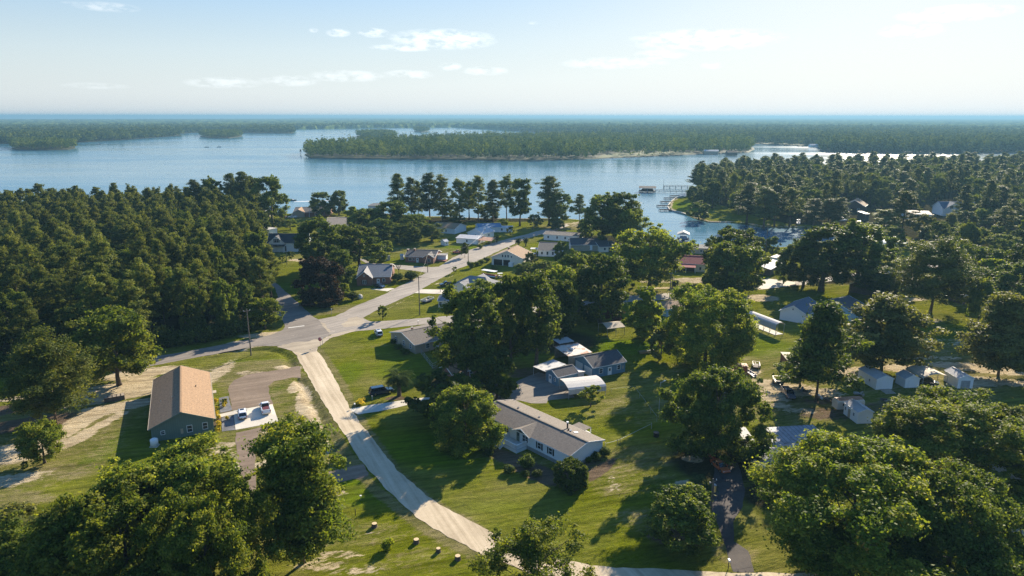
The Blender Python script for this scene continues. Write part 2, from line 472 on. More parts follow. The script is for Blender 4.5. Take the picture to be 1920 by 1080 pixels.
PRO['pinebig'] = pine(131, 21, 7.2, .26, 12, 135, m='pine', prof=lambda t: (.7 + .45 * math.sin(3.1 * min(1, t + .12))) * (1 - .6 * t ** 3), size=.30, rc=.25, br=(4, 7))
PRO['lime'] = oak(140, 10, 4, .2, 45, 130, m='lime', size=.26, squash=1)
PRO['limetall'] = pine(141, 11, 3.1, .16, 9, 120, m='lime', prof=lambda t: 1 - .75 * t ** 1.6, size=.27, aspect=.55, flat=.7)
PRO['small'] = oak(142, 5, 2.1, .25, 24, 90, m='oak', size=.17)
PRO['smalldark'] = oak(143, 6, 2.6, .15, 30, 110, m='oakdark', size=.19)
PRO['olive'] = oak(144, 8, 3.4, .15, 40, 130, m='olive', size=.22)
PRO['red'] = oak(145, 15, 6.2, .06, 75, 190, m='redleaf', size=.27); PRO['redbush'] = oak(146, 4.5, 2.6, .05, 26, 100, m='redbush', size=.2)
PRO['shrub'] = shrub(150); PRO['ball'] = shrub(151, 2, 1.2, 110, 30, .12, 'shrub')
PRO['yshrub'] = shrub(152, 1.4, .9, 60, 18, .11, 'yellowflower'); PRO['limeshrub'] = shrub(153, 1.6, 1.3, 70, 22, .14, 'lime')
PRO['olshrub'] = shrub(154, 1.6, 1.4, 70, 22, .15, 'olive')
PRO['round'] = oak(147, 12, 6.2, .0, 110, 150, m='oak', rc=.2, lump=.15, size=.2)
def hedge_block(seed=160):
    rng = np.random.default_rng(seed); cl = []
    for i in range(260):
        f = rng.integers(0, 5); q = rng.uniform(-1, 1, 2)
        x, y, z = [(q[0], q[1], 1), (1, q[0], q[1]), (-1, q[0], q[1]), (q[0], 1, q[1]), (q[0], -1, q[1])][f]
        cl.append((x * 1.2, y * 1.2, 1.05 + z * .95, .22, rng.uniform(.1, .9)))
    cr = crown_mesh('crown', cl, rng, 60, .09, 'shrub', shell=.8); mb = MB(); mb.box((0, 0, .8), (1.9, 1.9, 1.7)); tr = mb.mesh('trunk'); tr.materials.append(M['bark'])
    return dict(crown=cr, trunk=tr, H=2, R=1.5)
PRO['block'] = hedge_block()
PRO['palm'] = palm_proto()
# the large foreground trees: one mesh each, finer leaves
PRO['nearA'] = oak(201, 17, 8.5, .10, 130, 230, size=.185, m='oak', rc=.17, lump=.3)
PRO['nearB'] = oak(202, 16, 8.0, .10, 120, 230, size=.185, m='oak', rc=.17, lump=.3)
PRO['nearC'] = pine(203, 17, 6.0, .22, 13, 170, m='oak', prof=lambda t: (1.0 - .45 * t ** 2) * (.8 + .3 * math.sin(7 * t)), size=.22, aspect=.55, flat=.6, rc=.26, br=(5, 8))
PRO['nearD'] = oak(204, 14, 7.5, .2, 62, 130, size=.17, m='oak', rc=.17, lump=.4)
PRO['nearE'] = oak(205, 17, 9.5, .16, 150, 250, size=.18, m='oak', rc=.16, lump=.3)
PRO['nearF'] = oak(206, 16, 8.5, .10, 130, 230, size=.18, m='oakdark', rc=.17, lump=.3)
PRO['nearG'] = oak(207, 16, 8.5, .12, 130, 250, size=.17, m='oak', rc=.16, lump=.35)
PRO['nearH'] = oak(208, 12, 6.6, .08, 100, 230, size=.17, m='oakdark', rc=.18, lump=.25)

for pr in PRO.values():
    me = pr['crown']; a = np.empty(len(me.vertices) * 3, np.float32); me.vertices.foreach_get('co', a); a = a.reshape(-1, 3)
    pr['H'] = float(np.percentile(a[:, 2], 99.7)); pr['R'] = float(np.percentile(np.hypot(a[:, 0], a[:, 1]), 96))

def tree(kind, label, bx, by, top, wpx, cat='tree', name=None, group=None, rz=None, h=None):
    """kind of crown, label, photo pixel of the trunk foot, pixel row of the top, crown width in photo pixels"""
    p = P(bx, by); pr = PRO[kind]
    H = h or height_to(p, top)
    for _ in range(3):
        r = wpx * mpp(p, H * .6) / 2
        if h: break
        lo, hi = 1.5, 45.
        for _ in range(26):   # the far shoulder of a dome seen from above shows higher than its summit
            m = (lo + hi) / 2
            t = min(proj(p.x, p.y + r * .8 * math.sin(f), m * (.6 + .4 * math.cos(f)))[1] for f in (0, .35, .7, 1.05))
            if t > top: lo = m
            else: hi = m
        H = lo
    return plant(kind, label, p, H, r, cat, name, group, rz)

_rt = random.Random(4)
def plant(kind, label, p, H, r, cat='tree', name=None, group=None, rz=None, z=0.0):
    pr = PRO[kind]
    nm = name or {'pine': 'pine_tree', 'slim': 'pine_tree', 'fir': 'cedar_tree', 'palm': 'palm_tree'}.get(kind.rstrip('0123456789'), 'pine_tree' if kind == 'pinebig' else 'shrub' if cat in ('shrub', 'hedge') else 'broadleaf_tree')
    o = thing(nm, label, cat, (p[0], p[1], z), _rt.uniform(0, 6.28) if rz is None else rz, group)
    o.scale = (r / pr['R'], r / pr['R'], H / pr['H'])
    link('trunk', pr['trunk'], None, o); link('crown', pr['crown'], None, o)
    return o

# ------------------------------------------------------------------ setting: land, water, sky
SHORE = [(-900, 436), (-300, 430), (0, 428), (180, 427), (330, 421), (430, 411), (500, 404), (545, 400), (600, 394), (660, 396), (720, 399), (800, 405), (900, 408), (1000, 409), (1062, 408),
         (1105, 413), (1150, 425), (1180, 445), (1215, 455), (1265, 456), (1313, 457), (1345, 459), (1400, 463), (1450, 463), (1500, 459), (1560, 456), (1620, 452), (1650, 458), (1688, 459), (1700, 451), (1680, 440),
         (1640, 428), (1560, 427), (1480, 424), (1430, 424), (1400, 418), (1368, 415), (1330, 415), (1300, 406), (1288, 401), (1280, 398), (1256, 392), (1252, 386), (1258, 378), (1268, 370), (1283, 367), (1292, 362),
         (1296, 356), (1330, 343), (1400, 331), (1500, 325), (1600, 323), (1700, 323), (1845, 322), (1905, 312), (2100, 308), (2700, 306)]
LAND = W2(SHORE) + [(1500, 20), (-900, 20)]
DITCH = W2([(228, 689), (330, 673), (420, 659), (500, 655), (525, 659), (540, 668), (548, 688)])
DITCH2 = W2([(563, 712), (590, 760), (625, 830), (640, 870), (650, 885)])

def axis(segs):
    out = [segs[0][0]]
    for a, b, st in segs:
        n = int(round((b - a) / st)); out += list(np.linspace(a, b, n + 1)[1:])
    return np.array(out)

gx = axis([(-900, -420, 8), (-420, -170, 2.0), (-170, 170, 1.0), (170, 320, 1.6), (320, 1500, 8)])
gy = axis([(20, 60, 2), (60, 260, 1.0), (260, 620, 1.5), (620, 1300, 6)])
X, Y = np.meshgrid(gx, gy); G2 = np.stack([X.ravel(), Y.ravel()], 1)
rngG = np.random.default_rng(3)
sd = sdist(G2, LAND)
wob = np.sin(G2[:, 0] * .11 + 1.3 * np.sin(G2[:, 1] * .07)) * 1.2 + np.sin(G2[:, 0] * .31 + G2[:, 1] * .23) * .6
sdw = sd + wob * np.clip(1 - np.abs(sd) / 25, 0, 1) * .8
Z = np.clip((sdw - 1.2) / 4.0, -1, 0) * 2.4
for dl, w_, dp in ((DITCH, 1.5, .75), (DITCH2, 1.3, .7)):
    dd = sdist(G2, dl, False); Z -= dp * np.clip(1 - (dd / w_) ** 2, 0, 1)
att = {k: np.zeros(len(G2)) for k in ('sand', 'dry', 'lush', 'floor', 'dirt')}
att['sand'] = np.clip(1 - np.abs(sdw - 1.5) / 2.5, 0, 1) * .75
def blot(kind, px, py, rx, ry, w=1., rot=0.):
    p = P(px, py); a = R(rot); dx = G2[:, 0] - p.x; dy = G2[:, 1] - p.y
    u = (dx * math.cos(a) + dy * math.sin(a)) / rx; v = (-dx * math.sin(a) + dy * math.cos(a)) / ry
    att[kind] = np.maximum(att[kind], w * np.clip(1.35 - np.sqrt(u * u + v * v), 0, .7) / .7)
def area(kind, pxs, w=1., soft=3.):
    att[kind] = np.maximum(att[kind], w * np.clip(sdist(G2, W2(pxs)) / soft + .5, 0, 1))
def along(kind, pxs, width, w=1.):
    att[kind] = np.maximum(att[kind], w * np.clip(1.4 - sdist(G2, W2(pxs), False) / width, 0, 1))
WOOD = [(-260, 430), (0, 426), (180, 424), (330, 420), (420, 413), (480, 413), (486, 440), (470, 470), (492, 510), (512, 555), (500, 590), (478, 612), (400, 638), (300, 654), (200, 668), (100, 682), (0, 700), (-260, 735)]
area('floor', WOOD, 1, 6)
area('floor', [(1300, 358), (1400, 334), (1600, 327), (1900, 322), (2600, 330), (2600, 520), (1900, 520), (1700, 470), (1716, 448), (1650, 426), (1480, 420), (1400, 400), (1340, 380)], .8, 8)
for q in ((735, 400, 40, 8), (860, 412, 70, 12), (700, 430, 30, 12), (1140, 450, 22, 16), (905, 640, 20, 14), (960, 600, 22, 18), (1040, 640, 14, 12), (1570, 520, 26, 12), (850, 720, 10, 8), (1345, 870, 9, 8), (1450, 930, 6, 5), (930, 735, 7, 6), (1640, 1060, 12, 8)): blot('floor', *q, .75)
for q in ((215, 745, 15, 3.2, 1, 30), (260, 702, 8, 4, 1, 25), (300, 695, 6, 3, .9, 25), (195, 770, 5, 3, .8), (150, 745, 7, 3, .8, 40), (150, 790, 3, 6, .7), (135, 830, 2.2, 6, .8, -20), (20, 845, 7, 3, .9, 30), (50, 855, 7, 2.5, .9, 30), (5, 905, 8, 3, .7, 20),
          (570, 750, 2, 9, .9, 15), (555, 725, 2.0, 5, .8, 10), (605, 820, 1.6, 8, .85, 20), (545, 800, 6, 1.3, .9, 25), (430, 832, 3, 1, .7), (405, 845, 4, 2.5, .6), (520, 628, 12, 3, .9, 10), (480, 640, 8, 2, .8, 15),
          (1480, 730, 8, 5, .7), (1440, 725, 8, 4, .9), (1540, 735, 7, 3, .8), (1600, 700, 7, 3, .7), (1425, 558, 7, 5, 1), (1425, 540, 4, 3, .6), (1300, 525, 16, 5, .7), (1240, 528, 12, 3, .6), (1420, 718, 5, 3, .9), (1450, 745, 5, 2.5, .8), (1400, 695, 4, 3, .9), (1455, 760, 4, 2, .7), (1300, 860, 2, 1.5, .9), (1280, 905, 1.8, 1.2, .7),
          (1850, 690, 16, 4, .8, -15), (1880, 715, 12, 3, .7, -10), (1700, 600, 18, 4, .5), (1690, 690, 8, 3, .7), (1610, 690, 6, 2, .6), (1770, 640, 12, 4, .5), (570, 488, 8, 3, 1), (1090, 420, 20, 14, .5), (635, 925, 2.2, 1.3, .7), (600, 1060, 5, 1.6, .6), (660, 1070, 5, 1.5, .5), (445, 860, 3, 5, .5), (425, 950, 3, 3, .6),
          (330, 670, 14, 1.2, .6, 12), (180, 738, 14, 2, .9, 32), (240, 722, 9, 2, .9, 15), (1850, 960, 5, 3, .7), (1345, 415, 9, 2.5, 1.2)): blot('sand', *q)
for q in ((60, 760, 14, 3.5, .9, 35), (115, 800, 6, 4, .8), (25, 800, 12, 4, .8, 30), (1560, 775, 10, 4, .6), (1540, 750, 6, 3, .5), (1670, 762, 8, 4, .5), (960, 860, 8, 2.5, .8, -38), (1020, 890, 7, 3, .8, -38), (1110, 870, 3, 5, .6), (1130, 880, 1.2, 6, .8, -35), (745, 747, 3, 1.5, .7), (860, 690, 8, 6, .6), (1270, 1000, 6, 4, .7), (1000, 700, 8, 5, .6), (410, 790, 1.5, 9, .6)): blot('dirt', *q)
for q in ((1100, 860, 26, 7, .5), (1180, 760, 14, 12, .45), (1230, 700, 18, 10, .4), (470, 690, 18, 6, .7, 15), (430, 700, 8, 8, .7), (600, 1000, 16, 5, .5), (760, 1050, 14, 4, .35), (690, 660, 8, 12, .3), (790, 470, 26, 10, .6), (870, 480, 30, 12, .5), (1240, 550, 20, 6, .6), (1480, 530, 20, 6, .8), (1700, 660, 30, 14, .6), (1850, 690, 30, 12, .7), (1430, 760, 16, 12, .6), (1440, 690, 10, 12, .5), (640, 580, 18, 5, .7, 30), (100, 870, 14, 8, .6), (220, 780, 10, 10, .45), (560, 770, 4, 20, .7), (420, 870, 4, 8, .7), (1180, 900, 10, 8, .5), (1230, 980, 7, 5, .5), (540, 480, 20, 8, .4), (1090, 425, 25, 14, .9), (20, 940, 8, 4, .7), (1600, 650, 16, 10, .4), (1860, 930, 8, 6, .9), (1380, 1040, 4, 3, .6)): blot('dry', *q)
for q in ((830, 840, 14, 9, .8), (760, 690, 10, 10, .6), (650, 700, 5, 10, .7), (550, 540, 14, 10, 1), (1180, 650, 14, 7, .9), (1420, 650, 14, 12, .6), (1040, 500, 20, 8, .8), (1280, 385, 20, 20, 1), (500, 680, 14, 4, .6), (510, 740, 2.5, 7, .9), (700, 930, 8, 4, .7), (640, 900, 6, 3, .9), (190, 850, 3, 8, .8), (220, 820, 2, 6, .8), (1600, 660, 12, 6, .6), (1615, 395, 20, 8, 1), (960, 650, 20, 14, .6), (850, 465, 18, 8, .7), (900, 950, 12, 3, .4)): blot('lush', *q)
along('dry', [(600, 655), (640, 715), (665, 765), (690, 808), (745, 885), (800, 935), (900, 992)], 1.2, .9)
along('dry', [(553, 690), (575, 718), (650, 850), (700, 915), (790, 985), (895, 1042)], 1.3, 1.)
along('sand', [(620, 627), (680, 618), (760, 608), (830, 603)], 1.0, .8)
along('sand', [(560, 650), (500, 648), (400, 662)], 1.2, .6)
along('sand', [(720, 557), (680, 575), (640, 592), (612, 600)], 1.0, .6)
along('sand', [(690, 597), (720, 583), (800, 542), (850, 517)], .7, .5)

area('dry', [(0, 760), (130, 700), (280, 690), (285, 800), (230, 840), (120, 900), (0, 960), (-200, 960), (-200, 800)], .62, 12)
area('dry', [(400, 700), (560, 690), (640, 850), (660, 880), (560, 900), (420, 880), (400, 800)], .6, 6)
area('dry', [(1270, 690), (1500, 640), (1920, 640), (1920, 790), (1600, 800), (1450, 790), (1290, 740)], .5, 14)
area('dry', [(1180, 520), (1500, 515), (1700, 480), (1920, 520), (1920, 600), (1600, 540), (1400, 545), (1200, 560)], .5, 14)
for q in ((160, 790, 2.0, 11, .95, -14), (185, 800, 1.6, 9, .8, -14), (120, 815, 2.2, 9, .85, -10), (240, 760, 8, 3, .8, 30), (265, 720, 6, 5, .8), (80, 740, 10, 2, .8, 30), (410, 700, 3, 10, .7), (470, 700, 5, 2, .7), (540, 690, 4, 2, .8), (590, 790, 1.4, 9, .9, 18), (575, 760, 1.6, 7, .8, 18), (500, 875, 3, 4, .6), (430, 900, 2, 6, .8), (1390, 735, 4, 3, .8), (1500, 770, 5, 2, .6), (1560, 745, 5, 2, .6), (1750, 670, 10, 2, .6), (1820, 720, 8, 2, .7), (1590, 660, 6, 2, .5), (1270, 540, 14, 2, .7), (1700, 560, 10, 3, .6), (690, 1000, 3, 1, .5), (640, 1040, 4, 1.5, .6), (1150, 905, 1.5, 3, .5)): blot('sand', *q)
def ground_material():
    m, nt, b, out = new_mat('grass_and_sand')
    geo = N(nt, 'ShaderNodeNewGeometry'); pos = geo.outputs['Position']
    def A(n): return N(nt, 'ShaderNodeAttribute', attribute_name=n).outputs['Fac']
    mp = N(nt, 'ShaderNodeMapping'); nt.links.new(pos, mp.inputs[0]); mp.vector_type = 'TEXTURE'; mp.inputs['Scale'].default_value = (2.4, 1, 1); mp.inputs['Rotation'].default_value = (0, 0, R(25))
    nb = noise(nt, pos, .035, 5); nm = noise(nt, mp.outputs[0], .22, 6, .65); nf = noise(nt, mp.outputs[0], 1.6, 4, .7); nff = noise(nt, pos, 7, 2, .7)
    mixn = math_(nt, 'ADD', math_(nt, 'MULTIPLY', nm, .5), math_(nt, 'MULTIPLY', nf, .5))
    g = ramp(nt, mixn, [(.34, (.062, .080, .004)), (.47, (.118, .136, .006)), (.58, (.158, .168, .009)), (.72, (.225, .205, .035))])
    lush = ramp(nt, mixn, [(.35, (.065, .100, .004)), (.6, (.130, .178, .006))])
    dry = ramp(nt, mixn, [(.32, (.095, .100, .030)), (.5, (.185, .165, .060)), (.68, (.30, .245, .13))])
    dirt = ramp(nt, mixn, [(.35, (.085, .060, .042)), (.65, (.19, .135, .092))])
    sand = ramp(nt, mixn, [(.32, (.30, .225, .13)), (.48, (.46, .37, .24)), (.7, (.62, .53, .38))])
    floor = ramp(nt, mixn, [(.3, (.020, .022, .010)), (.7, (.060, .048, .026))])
    def W(att_, amp=.9, lo=.42, hi=.62):
        s = math_(nt, 'ADD', A(att_), math_(nt, 'MULTIPLY', math_(nt, 'SUBTRACT', mixn, .5), amp * 2))
        q = ramp(nt, s, [(lo, 0.), (hi, 1.)])
        return math_(nt, 'MULTIPLY', q, ramp(nt, A(att_), [(.02, 0.), (.18, 1.)]))
    c = mixc(nt, ramp(nt, nb, [(.42, 0.), (.62, .5)]), g, dry)
    c = mixc(nt, W('lush', .5, .3, .8), c, lush)
    c = mixc(nt, W('dry', 1.0, .34, .70), c, dry)
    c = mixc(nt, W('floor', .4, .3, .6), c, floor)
    c = mixc(nt, W('dirt', .7, .38, .6), c, dirt)
    c = mixc(nt, W('sand', 1.1, .42, .6), c, sand)
    ms = N(nt, 'ShaderNodeMapping'); nt.links.new(pos, ms.inputs[0]); ms.vector_type = 'TEXTURE'; ms.inputs['Scale'].default_value = (14, 1, 1); ms.inputs['Rotation'].default_value = (0, 0, R(14))
    c = mixc(nt, 1., c, ramp(nt, noise(nt, ms.outputs[0], .9, 4, .65), [(.3, .58), (.5, 1.), (.7, 1.35)]), 'MULTIPLY')
    c = mixc(nt, ramp(nt, nff, [(.3, .55), (.56, 0.)]), c, (.030, .038, .008))
    nt.links.new(c, b.inputs['Base Color']); b.inputs['Roughness'].default_value = 1.; b.inputs['Specular IOR Level'].default_value = 0.
    bump(nt, math_(nt, 'ADD', nff, math_(nt, 'MULTIPLY', nf, 2.)), .9, .16, b)
    return m

nx, ny = len(gx), len(gy)
ii = np.arange(nx * ny).reshape(ny, nx)
ff = np.stack([ii[:-1, :-1], ii[:-1, 1:], ii[1:, 1:], ii[1:, :-1]], -1).reshape(-1, 4)
keep = (Z[ff] > -2.39).any(1)
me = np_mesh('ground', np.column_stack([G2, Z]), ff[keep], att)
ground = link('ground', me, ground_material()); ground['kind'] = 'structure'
for p in me.polygons: p.use_smooth = True

WZ = -.8
def water_material():
    m, nt, b, out = new_mat('lake_water')
    geo = N(nt, 'ShaderNodeNewGeometry')
    mp = N(nt, 'ShaderNodeMapping'); nt.links.new(geo.outputs['Position'], mp.inputs[0]); mp.inputs['Scale'].default_value = (.35, 1, 1); mp.inputs['Rotation'].default_value = (0, 0, R(8))
    big = noise(nt, mp.outputs[0], .006, 4, .6); w1 = noise(nt, mp.outputs[0], .35, 4, .6); w2 = noise(nt, mp.outputs[0], .03, 4, .6)
    b.inputs['Base Color'].default_value = (.06, .17, .25, 1)
    b.inputs['IOR'].default_value = 1.33
    nt.links.new(ramp(nt, big, [(.4, .10), (.65, .22)]), b.inputs['Roughness'])
    h = math_(nt, 'ADD', math_(nt, 'MULTIPLY', w1, .35), math_(nt, 'MULTIPLY', w2, 1.6))
    bump(nt, h, .55, .5, b)
    return m
mw = MB(); mw.quad((-60000, -2000, WZ), (60000, -2000, WZ), (60000, 60000, WZ), (-60000, 60000, WZ))
water = part('lake_water', mw, water_material(), None); water['kind'] = 'structure'

# roads, drives and paths: sheets just above the ground, edges worn uneven
def sheet(name, pxs, m, z, wear=.35, seed=1, step=1.1):
    rng = np.random.default_rng(seed); pts = W2(pxs); out = []; ww = 0.
    for i, a in enumerate(pts):
        b = pts[(i + 1) % len(pts)]; L = math.dist(a, b); n = max(1, int(L / step))
        for k in range(n):
            t = k / n; ww = ww * .6 + rng.normal() * wear * .55; j = ww * (1 if k else .3)
            nxx, nyy = (b[1] - a[1]) / max(L, 1e-6), -(b[0] - a[0]) / max(L, 1e-6)
            out.append((a[0] + (b[0] - a[0]) * t + nxx * j, a[1] + (b[1] - a[1]) * t + nyy * j, z))
    import bmesh
    bm = bmesh.new(); vs = [bm.verts.new(p) for p in out]
    es = [bm.edges.new((vs[i], vs[(i + 1) % len(vs)])) for i in range(len(vs))]
    bmesh.ops.triangle_fill(bm, use_beauty=True, use_dissolve=False, edges=es)
    for f in bm.faces:
        if f.normal.z < 0: f.normal_flip()
    me = bpy.data.meshes.new(name); bm.to_mesh(me); bm.free()
    o = link(name, me, m); o['kind'] = 'structure'
    return o

def road_mat(name, stops, sc=(.12, 1.4), streak=None, pot=None):
    m, nt, b, out = new_mat(name); pos = N(nt, 'ShaderNodeNewGeometry').outputs['Position']
    f = math_(nt, 'ADD', math_(nt, 'MULTIPLY', noise(nt, pos, sc[0], 5, .65), .65), math_(nt, 'MULTIPLY', noise(nt, pos, sc[1], 5, .75), .35))
    if streak:
        mp = N(nt, 'ShaderNodeMapping'); nt.links.new(pos, mp.inputs[0]); mp.vector_type = 'TEXTURE'; mp.inputs['Rotation'].default_value = (0, 0, R(streak)); mp.inputs['Scale'].default_value = (22, 1, 1)
        f = math_(nt, 'ADD', math_(nt, 'MULTIPLY', f, .5), math_(nt, 'MULTIPLY', noise(nt, mp.outputs[0], .9, 4, .6), .5))
    c = ramp(nt, f, stops)
    if pot: c = mixc(nt, ramp(nt, noise(nt, pos, pot[0], 4, .6), [(pot[1], 0.), (pot[1] + .06, .6)]), c, pot[2])
    nt.links.new(c, b.inputs['Base Color']); b.inputs['Roughness'].default_value = .9; b.inputs['Specular IOR Level'].default_value = .2
    bump(nt, noise(nt, pos, 3.5, 5, .8), .5, .05, b)
    return m
MG = road_mat('pale_gravel', [(.36, (.33, .26, .17)), (.5, (.49, .40, .275)), (.64, (.62, .52, .37))], (.08, 1.2), 116)
MA = road_mat('worn_asphalt', [(.36, (.135, .118, .102)), (.5, (.205, .178, .152)), (.66, (.29, .25, .21))], (.07, 1.0), 40, (.25, .62, (.33, .28, .23)))
MA2 = road_mat('pale_asphalt', [(.36, (.20, .175, .148)), (.5, (.29, .255, .215)), (.66, (.39, .34, .285))], (.07, 1.0), 48, (.22, .62, (.42, .36, .30)))
MD = road_mat('dark_drive', [(.36, (.045, .040, .040)), (.66, (.105, .09, .082))])
MDI = road_mat('dirt_drive', [(.34, (.135, .098, .068)), (.5, (.19, .14, .10)), (.66, (.28, .21, .15))], (.15, 1.2), 25)
MC = road_mat('pale_concrete', [(.36, (.46, .42, .35)), (.66, (.64, .59, .49))])

def rz6(o, pts, k=6): return [(o[0] + a / k, o[1] + b / k) for a, b in pts]
O1 = (480, 520)
north = rz6(O1, [(-1600, 960), (-900, 860), (0, 690), (200, 640), (310, 590), (330, 560), (310, 500), (190, 400), (205, 310), (250, 220), (215, 120), (130, 60), (180, 30), (280, 110), (320, 150), (450, 262), (520, 330), (640, 440), (722, 490), (800, 570), (860, 640), (670, 735), (420, 775), (0, 778), (-900, 950), (-1600, 1090)])
sheet('asphalt_road', north, MA, .022, .2, 2)
ne = rz6(O1, [(700, 478), (900, 440), (1150, 312), (1400, 212), (1490, 172)]) + [(737, 543), (762, 531), (800, 512)] + [(818, 503.5), (850, 483), (880, 469), (930, 454), (960, 446), (985, 440), (1004, 434), (1030, 428), (1062, 420), (1068, 423), (1040, 433), (1012, 440), (985, 449), (955, 462), (915, 480), (886, 494), (862, 503), (846, 511.5)] + rz6(O1, [(1780, 182), (1600, 262), (1360, 372), (1200, 462), (1300, 500), (1600, 480), (1920, 455), (2100, 440), (2400, 415), (2900, 360), (3600, 280)]) + [(1160, 556), (1220, 552), (1290, 546), (1291, 541), (1330, 538), (1420, 531), (1500, 527), (1600, 512), (1660, 503), (1760, 494), (1762, 500), (1680, 510), (1600, 521), (1500, 534), (1400, 541), (1300, 556), (1240, 562), (1150, 568), (1040, 585)] + rz6(O1, [(2400, 500), (1920, 530), (1500, 572), (1100, 612), (840, 646), (780, 560)])
sheet('village_road', ne, MA2, .030, .2, 3)
sheet('side_road', [(660, 481), (706, 493), (740, 497), (810, 501), (828, 500), (822, 511), (800, 512), (780, 508), (730, 503), (700, 499)], MA2, .026, .2, 4)
gravel = rz6(O1, [(380, 770), (440, 740), (600, 735), (668, 730)]) + rz6(O1, [(690, 830), (780, 950), (850, 1080)]) + [(640, 735), (657, 768), (690, 808), (720, 850), (745, 883), (800, 930), (850, 961), (905, 989), (960, 1022), (1020, 1044), (1110, 1060), (1200, 1066), (1330, 1071), (1500, 1074), (1700, 1074), (1700, 1130), (1500, 1120), (1110, 1100), (1000, 1080), (895, 1035), (840, 1008), (790, 975), (720, 913), (680, 866), (655, 830), (612, 764), (578, 704), (560, 675), (548, 655)]
sheet('gravel_road', gravel, MG, .038, .22, 5)
drive = rz6((240, 660), [(1930, 160), (1800, 190), (1600, 222), (1330, 262), (1195, 322), (1135, 430), (1150, 560), (1175, 660), (1300, 640), (1470, 612), (1640, 592), (1590, 480), (1578, 385), (1650, 332), (1850, 290), (1960, 300)])
sheet('dirt_driveway', drive, MDI, .020, .25, 6)
sheet('dirt_track', [(443, 812), (520, 797), (516, 806), (485, 812), (476, 850), (480, 905), (470, 960), (455, 960), (455, 900), (445, 850)], MDI, .018, .25, 7)
sheet('dirt_track_end', [(585, 892), (640, 880), (682, 871), (690, 893), (650, 902), (590, 915)], MDI, .016, .25, 17).name = 'dirt_crossing'
sheet('concrete_pad', [(438.3, 770.8), (511.7, 758.3), (523.3, 791.7), (442.5, 806.7)], MC, .034, .02, 8)
sheet('concrete_path', [(404, 779.5), (438, 771.5), (440, 778), (404.5, 785)], MC, .036, .02, 9)
sheet('concrete_driveway', [(654, 768), (700, 759), (776, 748), (830, 743), (836, 752), (778, 757), (710, 772), (672, 777.5)], MC, .033, .1, 10)
MY = road_mat('shaded_grey_yard', [(.36, (.15, .13, .11)), (.5, (.22, .19, .16)), (.66, (.32, .28, .23))], (.12, 1.2), 30)  # grey concrete, its colour darkened for the shade over the yard
sheet('concrete_yard', [(880, 742), (935, 735), (975, 712), (1010, 698), (1060, 712), (1078, 745), (1027, 751), (1026, 756), (996, 756), (975, 751), (940, 752), (895, 757)], MY, .024, .1, 11)
sheet('tarmac_driveway', [(1340, 870), (1385, 868), (1397, 915), (1394, 950), (1376, 978), (1377, 1015), (1404, 1033), (1415, 1072), (1376, 1072), (1359, 1019), (1343, 974), (1330, 940)], MD, .024, .12, 12)
sheet('concrete_drive', rz6((640, 480), [(825, 418), (905, 376), (1240, 380), (1230, 432)]), MC, .034, .05, 13)
sheet('carport_drive', rz6((480, 520), [(1290, 135), (1520, 122), (1560, 128), (1480, 160)]), MC, .026, .05, 14)
sheet('yard_track', [(1826, 912), (1850, 930), (1925, 985), (1960, 1030), (1920, 1030), (1880, 975), (1820, 935)], MG, .02, .3, 15)
sheet('gravel_bed', rz6((240, 660), [(1030, 520), (1135, 500), (1175, 660), (1040, 690)]), road_mat('dark_gravel', [(.4, (.10, .10, .105)), (.6, (.20, .20, .21))], (.5, 3)), .03, .04, 16)
sheet('gravel_bed', rz6((240, 660), [(1055, 745), (1190, 715), (1212, 880), (1060, 900)]), bpy.data.materials['dark_gravel'], .03, .04, 18)
sheet('road_line', rz6(O1, [(365, 568), (548, 544), (549, 551), (366, 576)]), paint('road_paint', (.62, .60, .55), .7), .029, .01, 19, 30)
sheet('house_yard', [(1408, 531), (1440, 522), (1490, 528), (1492, 534), (1440, 541), (1412, 541)], MC, .036, .2, 20)

MDU = road_mat('dusty_asphalt', [(.36, (.27, .225, .165)), (.5, (.36, .30, .22)), (.66, (.48, .41, .30))], (.1, 1.0), 30)
sheet('gravel_spill', [(520, 650), (548, 643), (575, 641), (600, 636), (622, 628), (645, 622), (668, 618), (664, 622), (640, 629), (622, 634), (610, 641), (602, 648), (592, 660), (566, 662), (545, 658)], MDU, .042, .45, 21, .8)
sheet('gravel_spill', [(652, 600), (668, 594), (682, 597), (690, 603), (680, 607), (664, 612), (648, 614), (640, 610)], MDU, .042, .5, 22, .8)
sheet('gravel_spill', [(600, 604), (606, 606), (622, 622), (618, 624), (610, 616)], MDU, .042, .35, 23, .8)
# far land: shores with woods standing on them
def mound(name, pxs, m, z=.3):
    pts = W2(pxs); import bmesh
    bm = bmesh.new(); top = [bm.verts.new((x, y, z)) for x, y in pts]; cx = sum(x for x, y in pts) / len(pts); cy = sum(y for x, y in pts) / len(pts)
    es = [bm.edges.new((top[i], top[(i + 1) % len(top)])) for i in range(len(top))]
    bmesh.ops.triangle_fill(bm, use_beauty=True, edges=es)
    for f in bm.faces:
        if f.normal.z < 0: f.normal_flip()
    low = [bm.verts.new((x + (x - cx) * .004, y - 6, -2.3)) for x, y in pts]
    for i in range(len(top)):
        j = (i + 1) % len(top); bm.faces.new((top[i], top[j], low[j], low[i]))
    me = bpy.data.meshes.new(name); bm.to_mesh(me); bm.free()
    o = link(name, me, m); o['kind'] = 'structure'; return o
MFL = road_mat('far_ground', [(.4, (.028, .034, .014)), (.62, (.06, .06, .026))], (.02, .3))
MLAWN = road_mat('far_lawn', [(.4, (.04, .06, .012)), (.62, (.085, .095, .025))], (.02, .3))
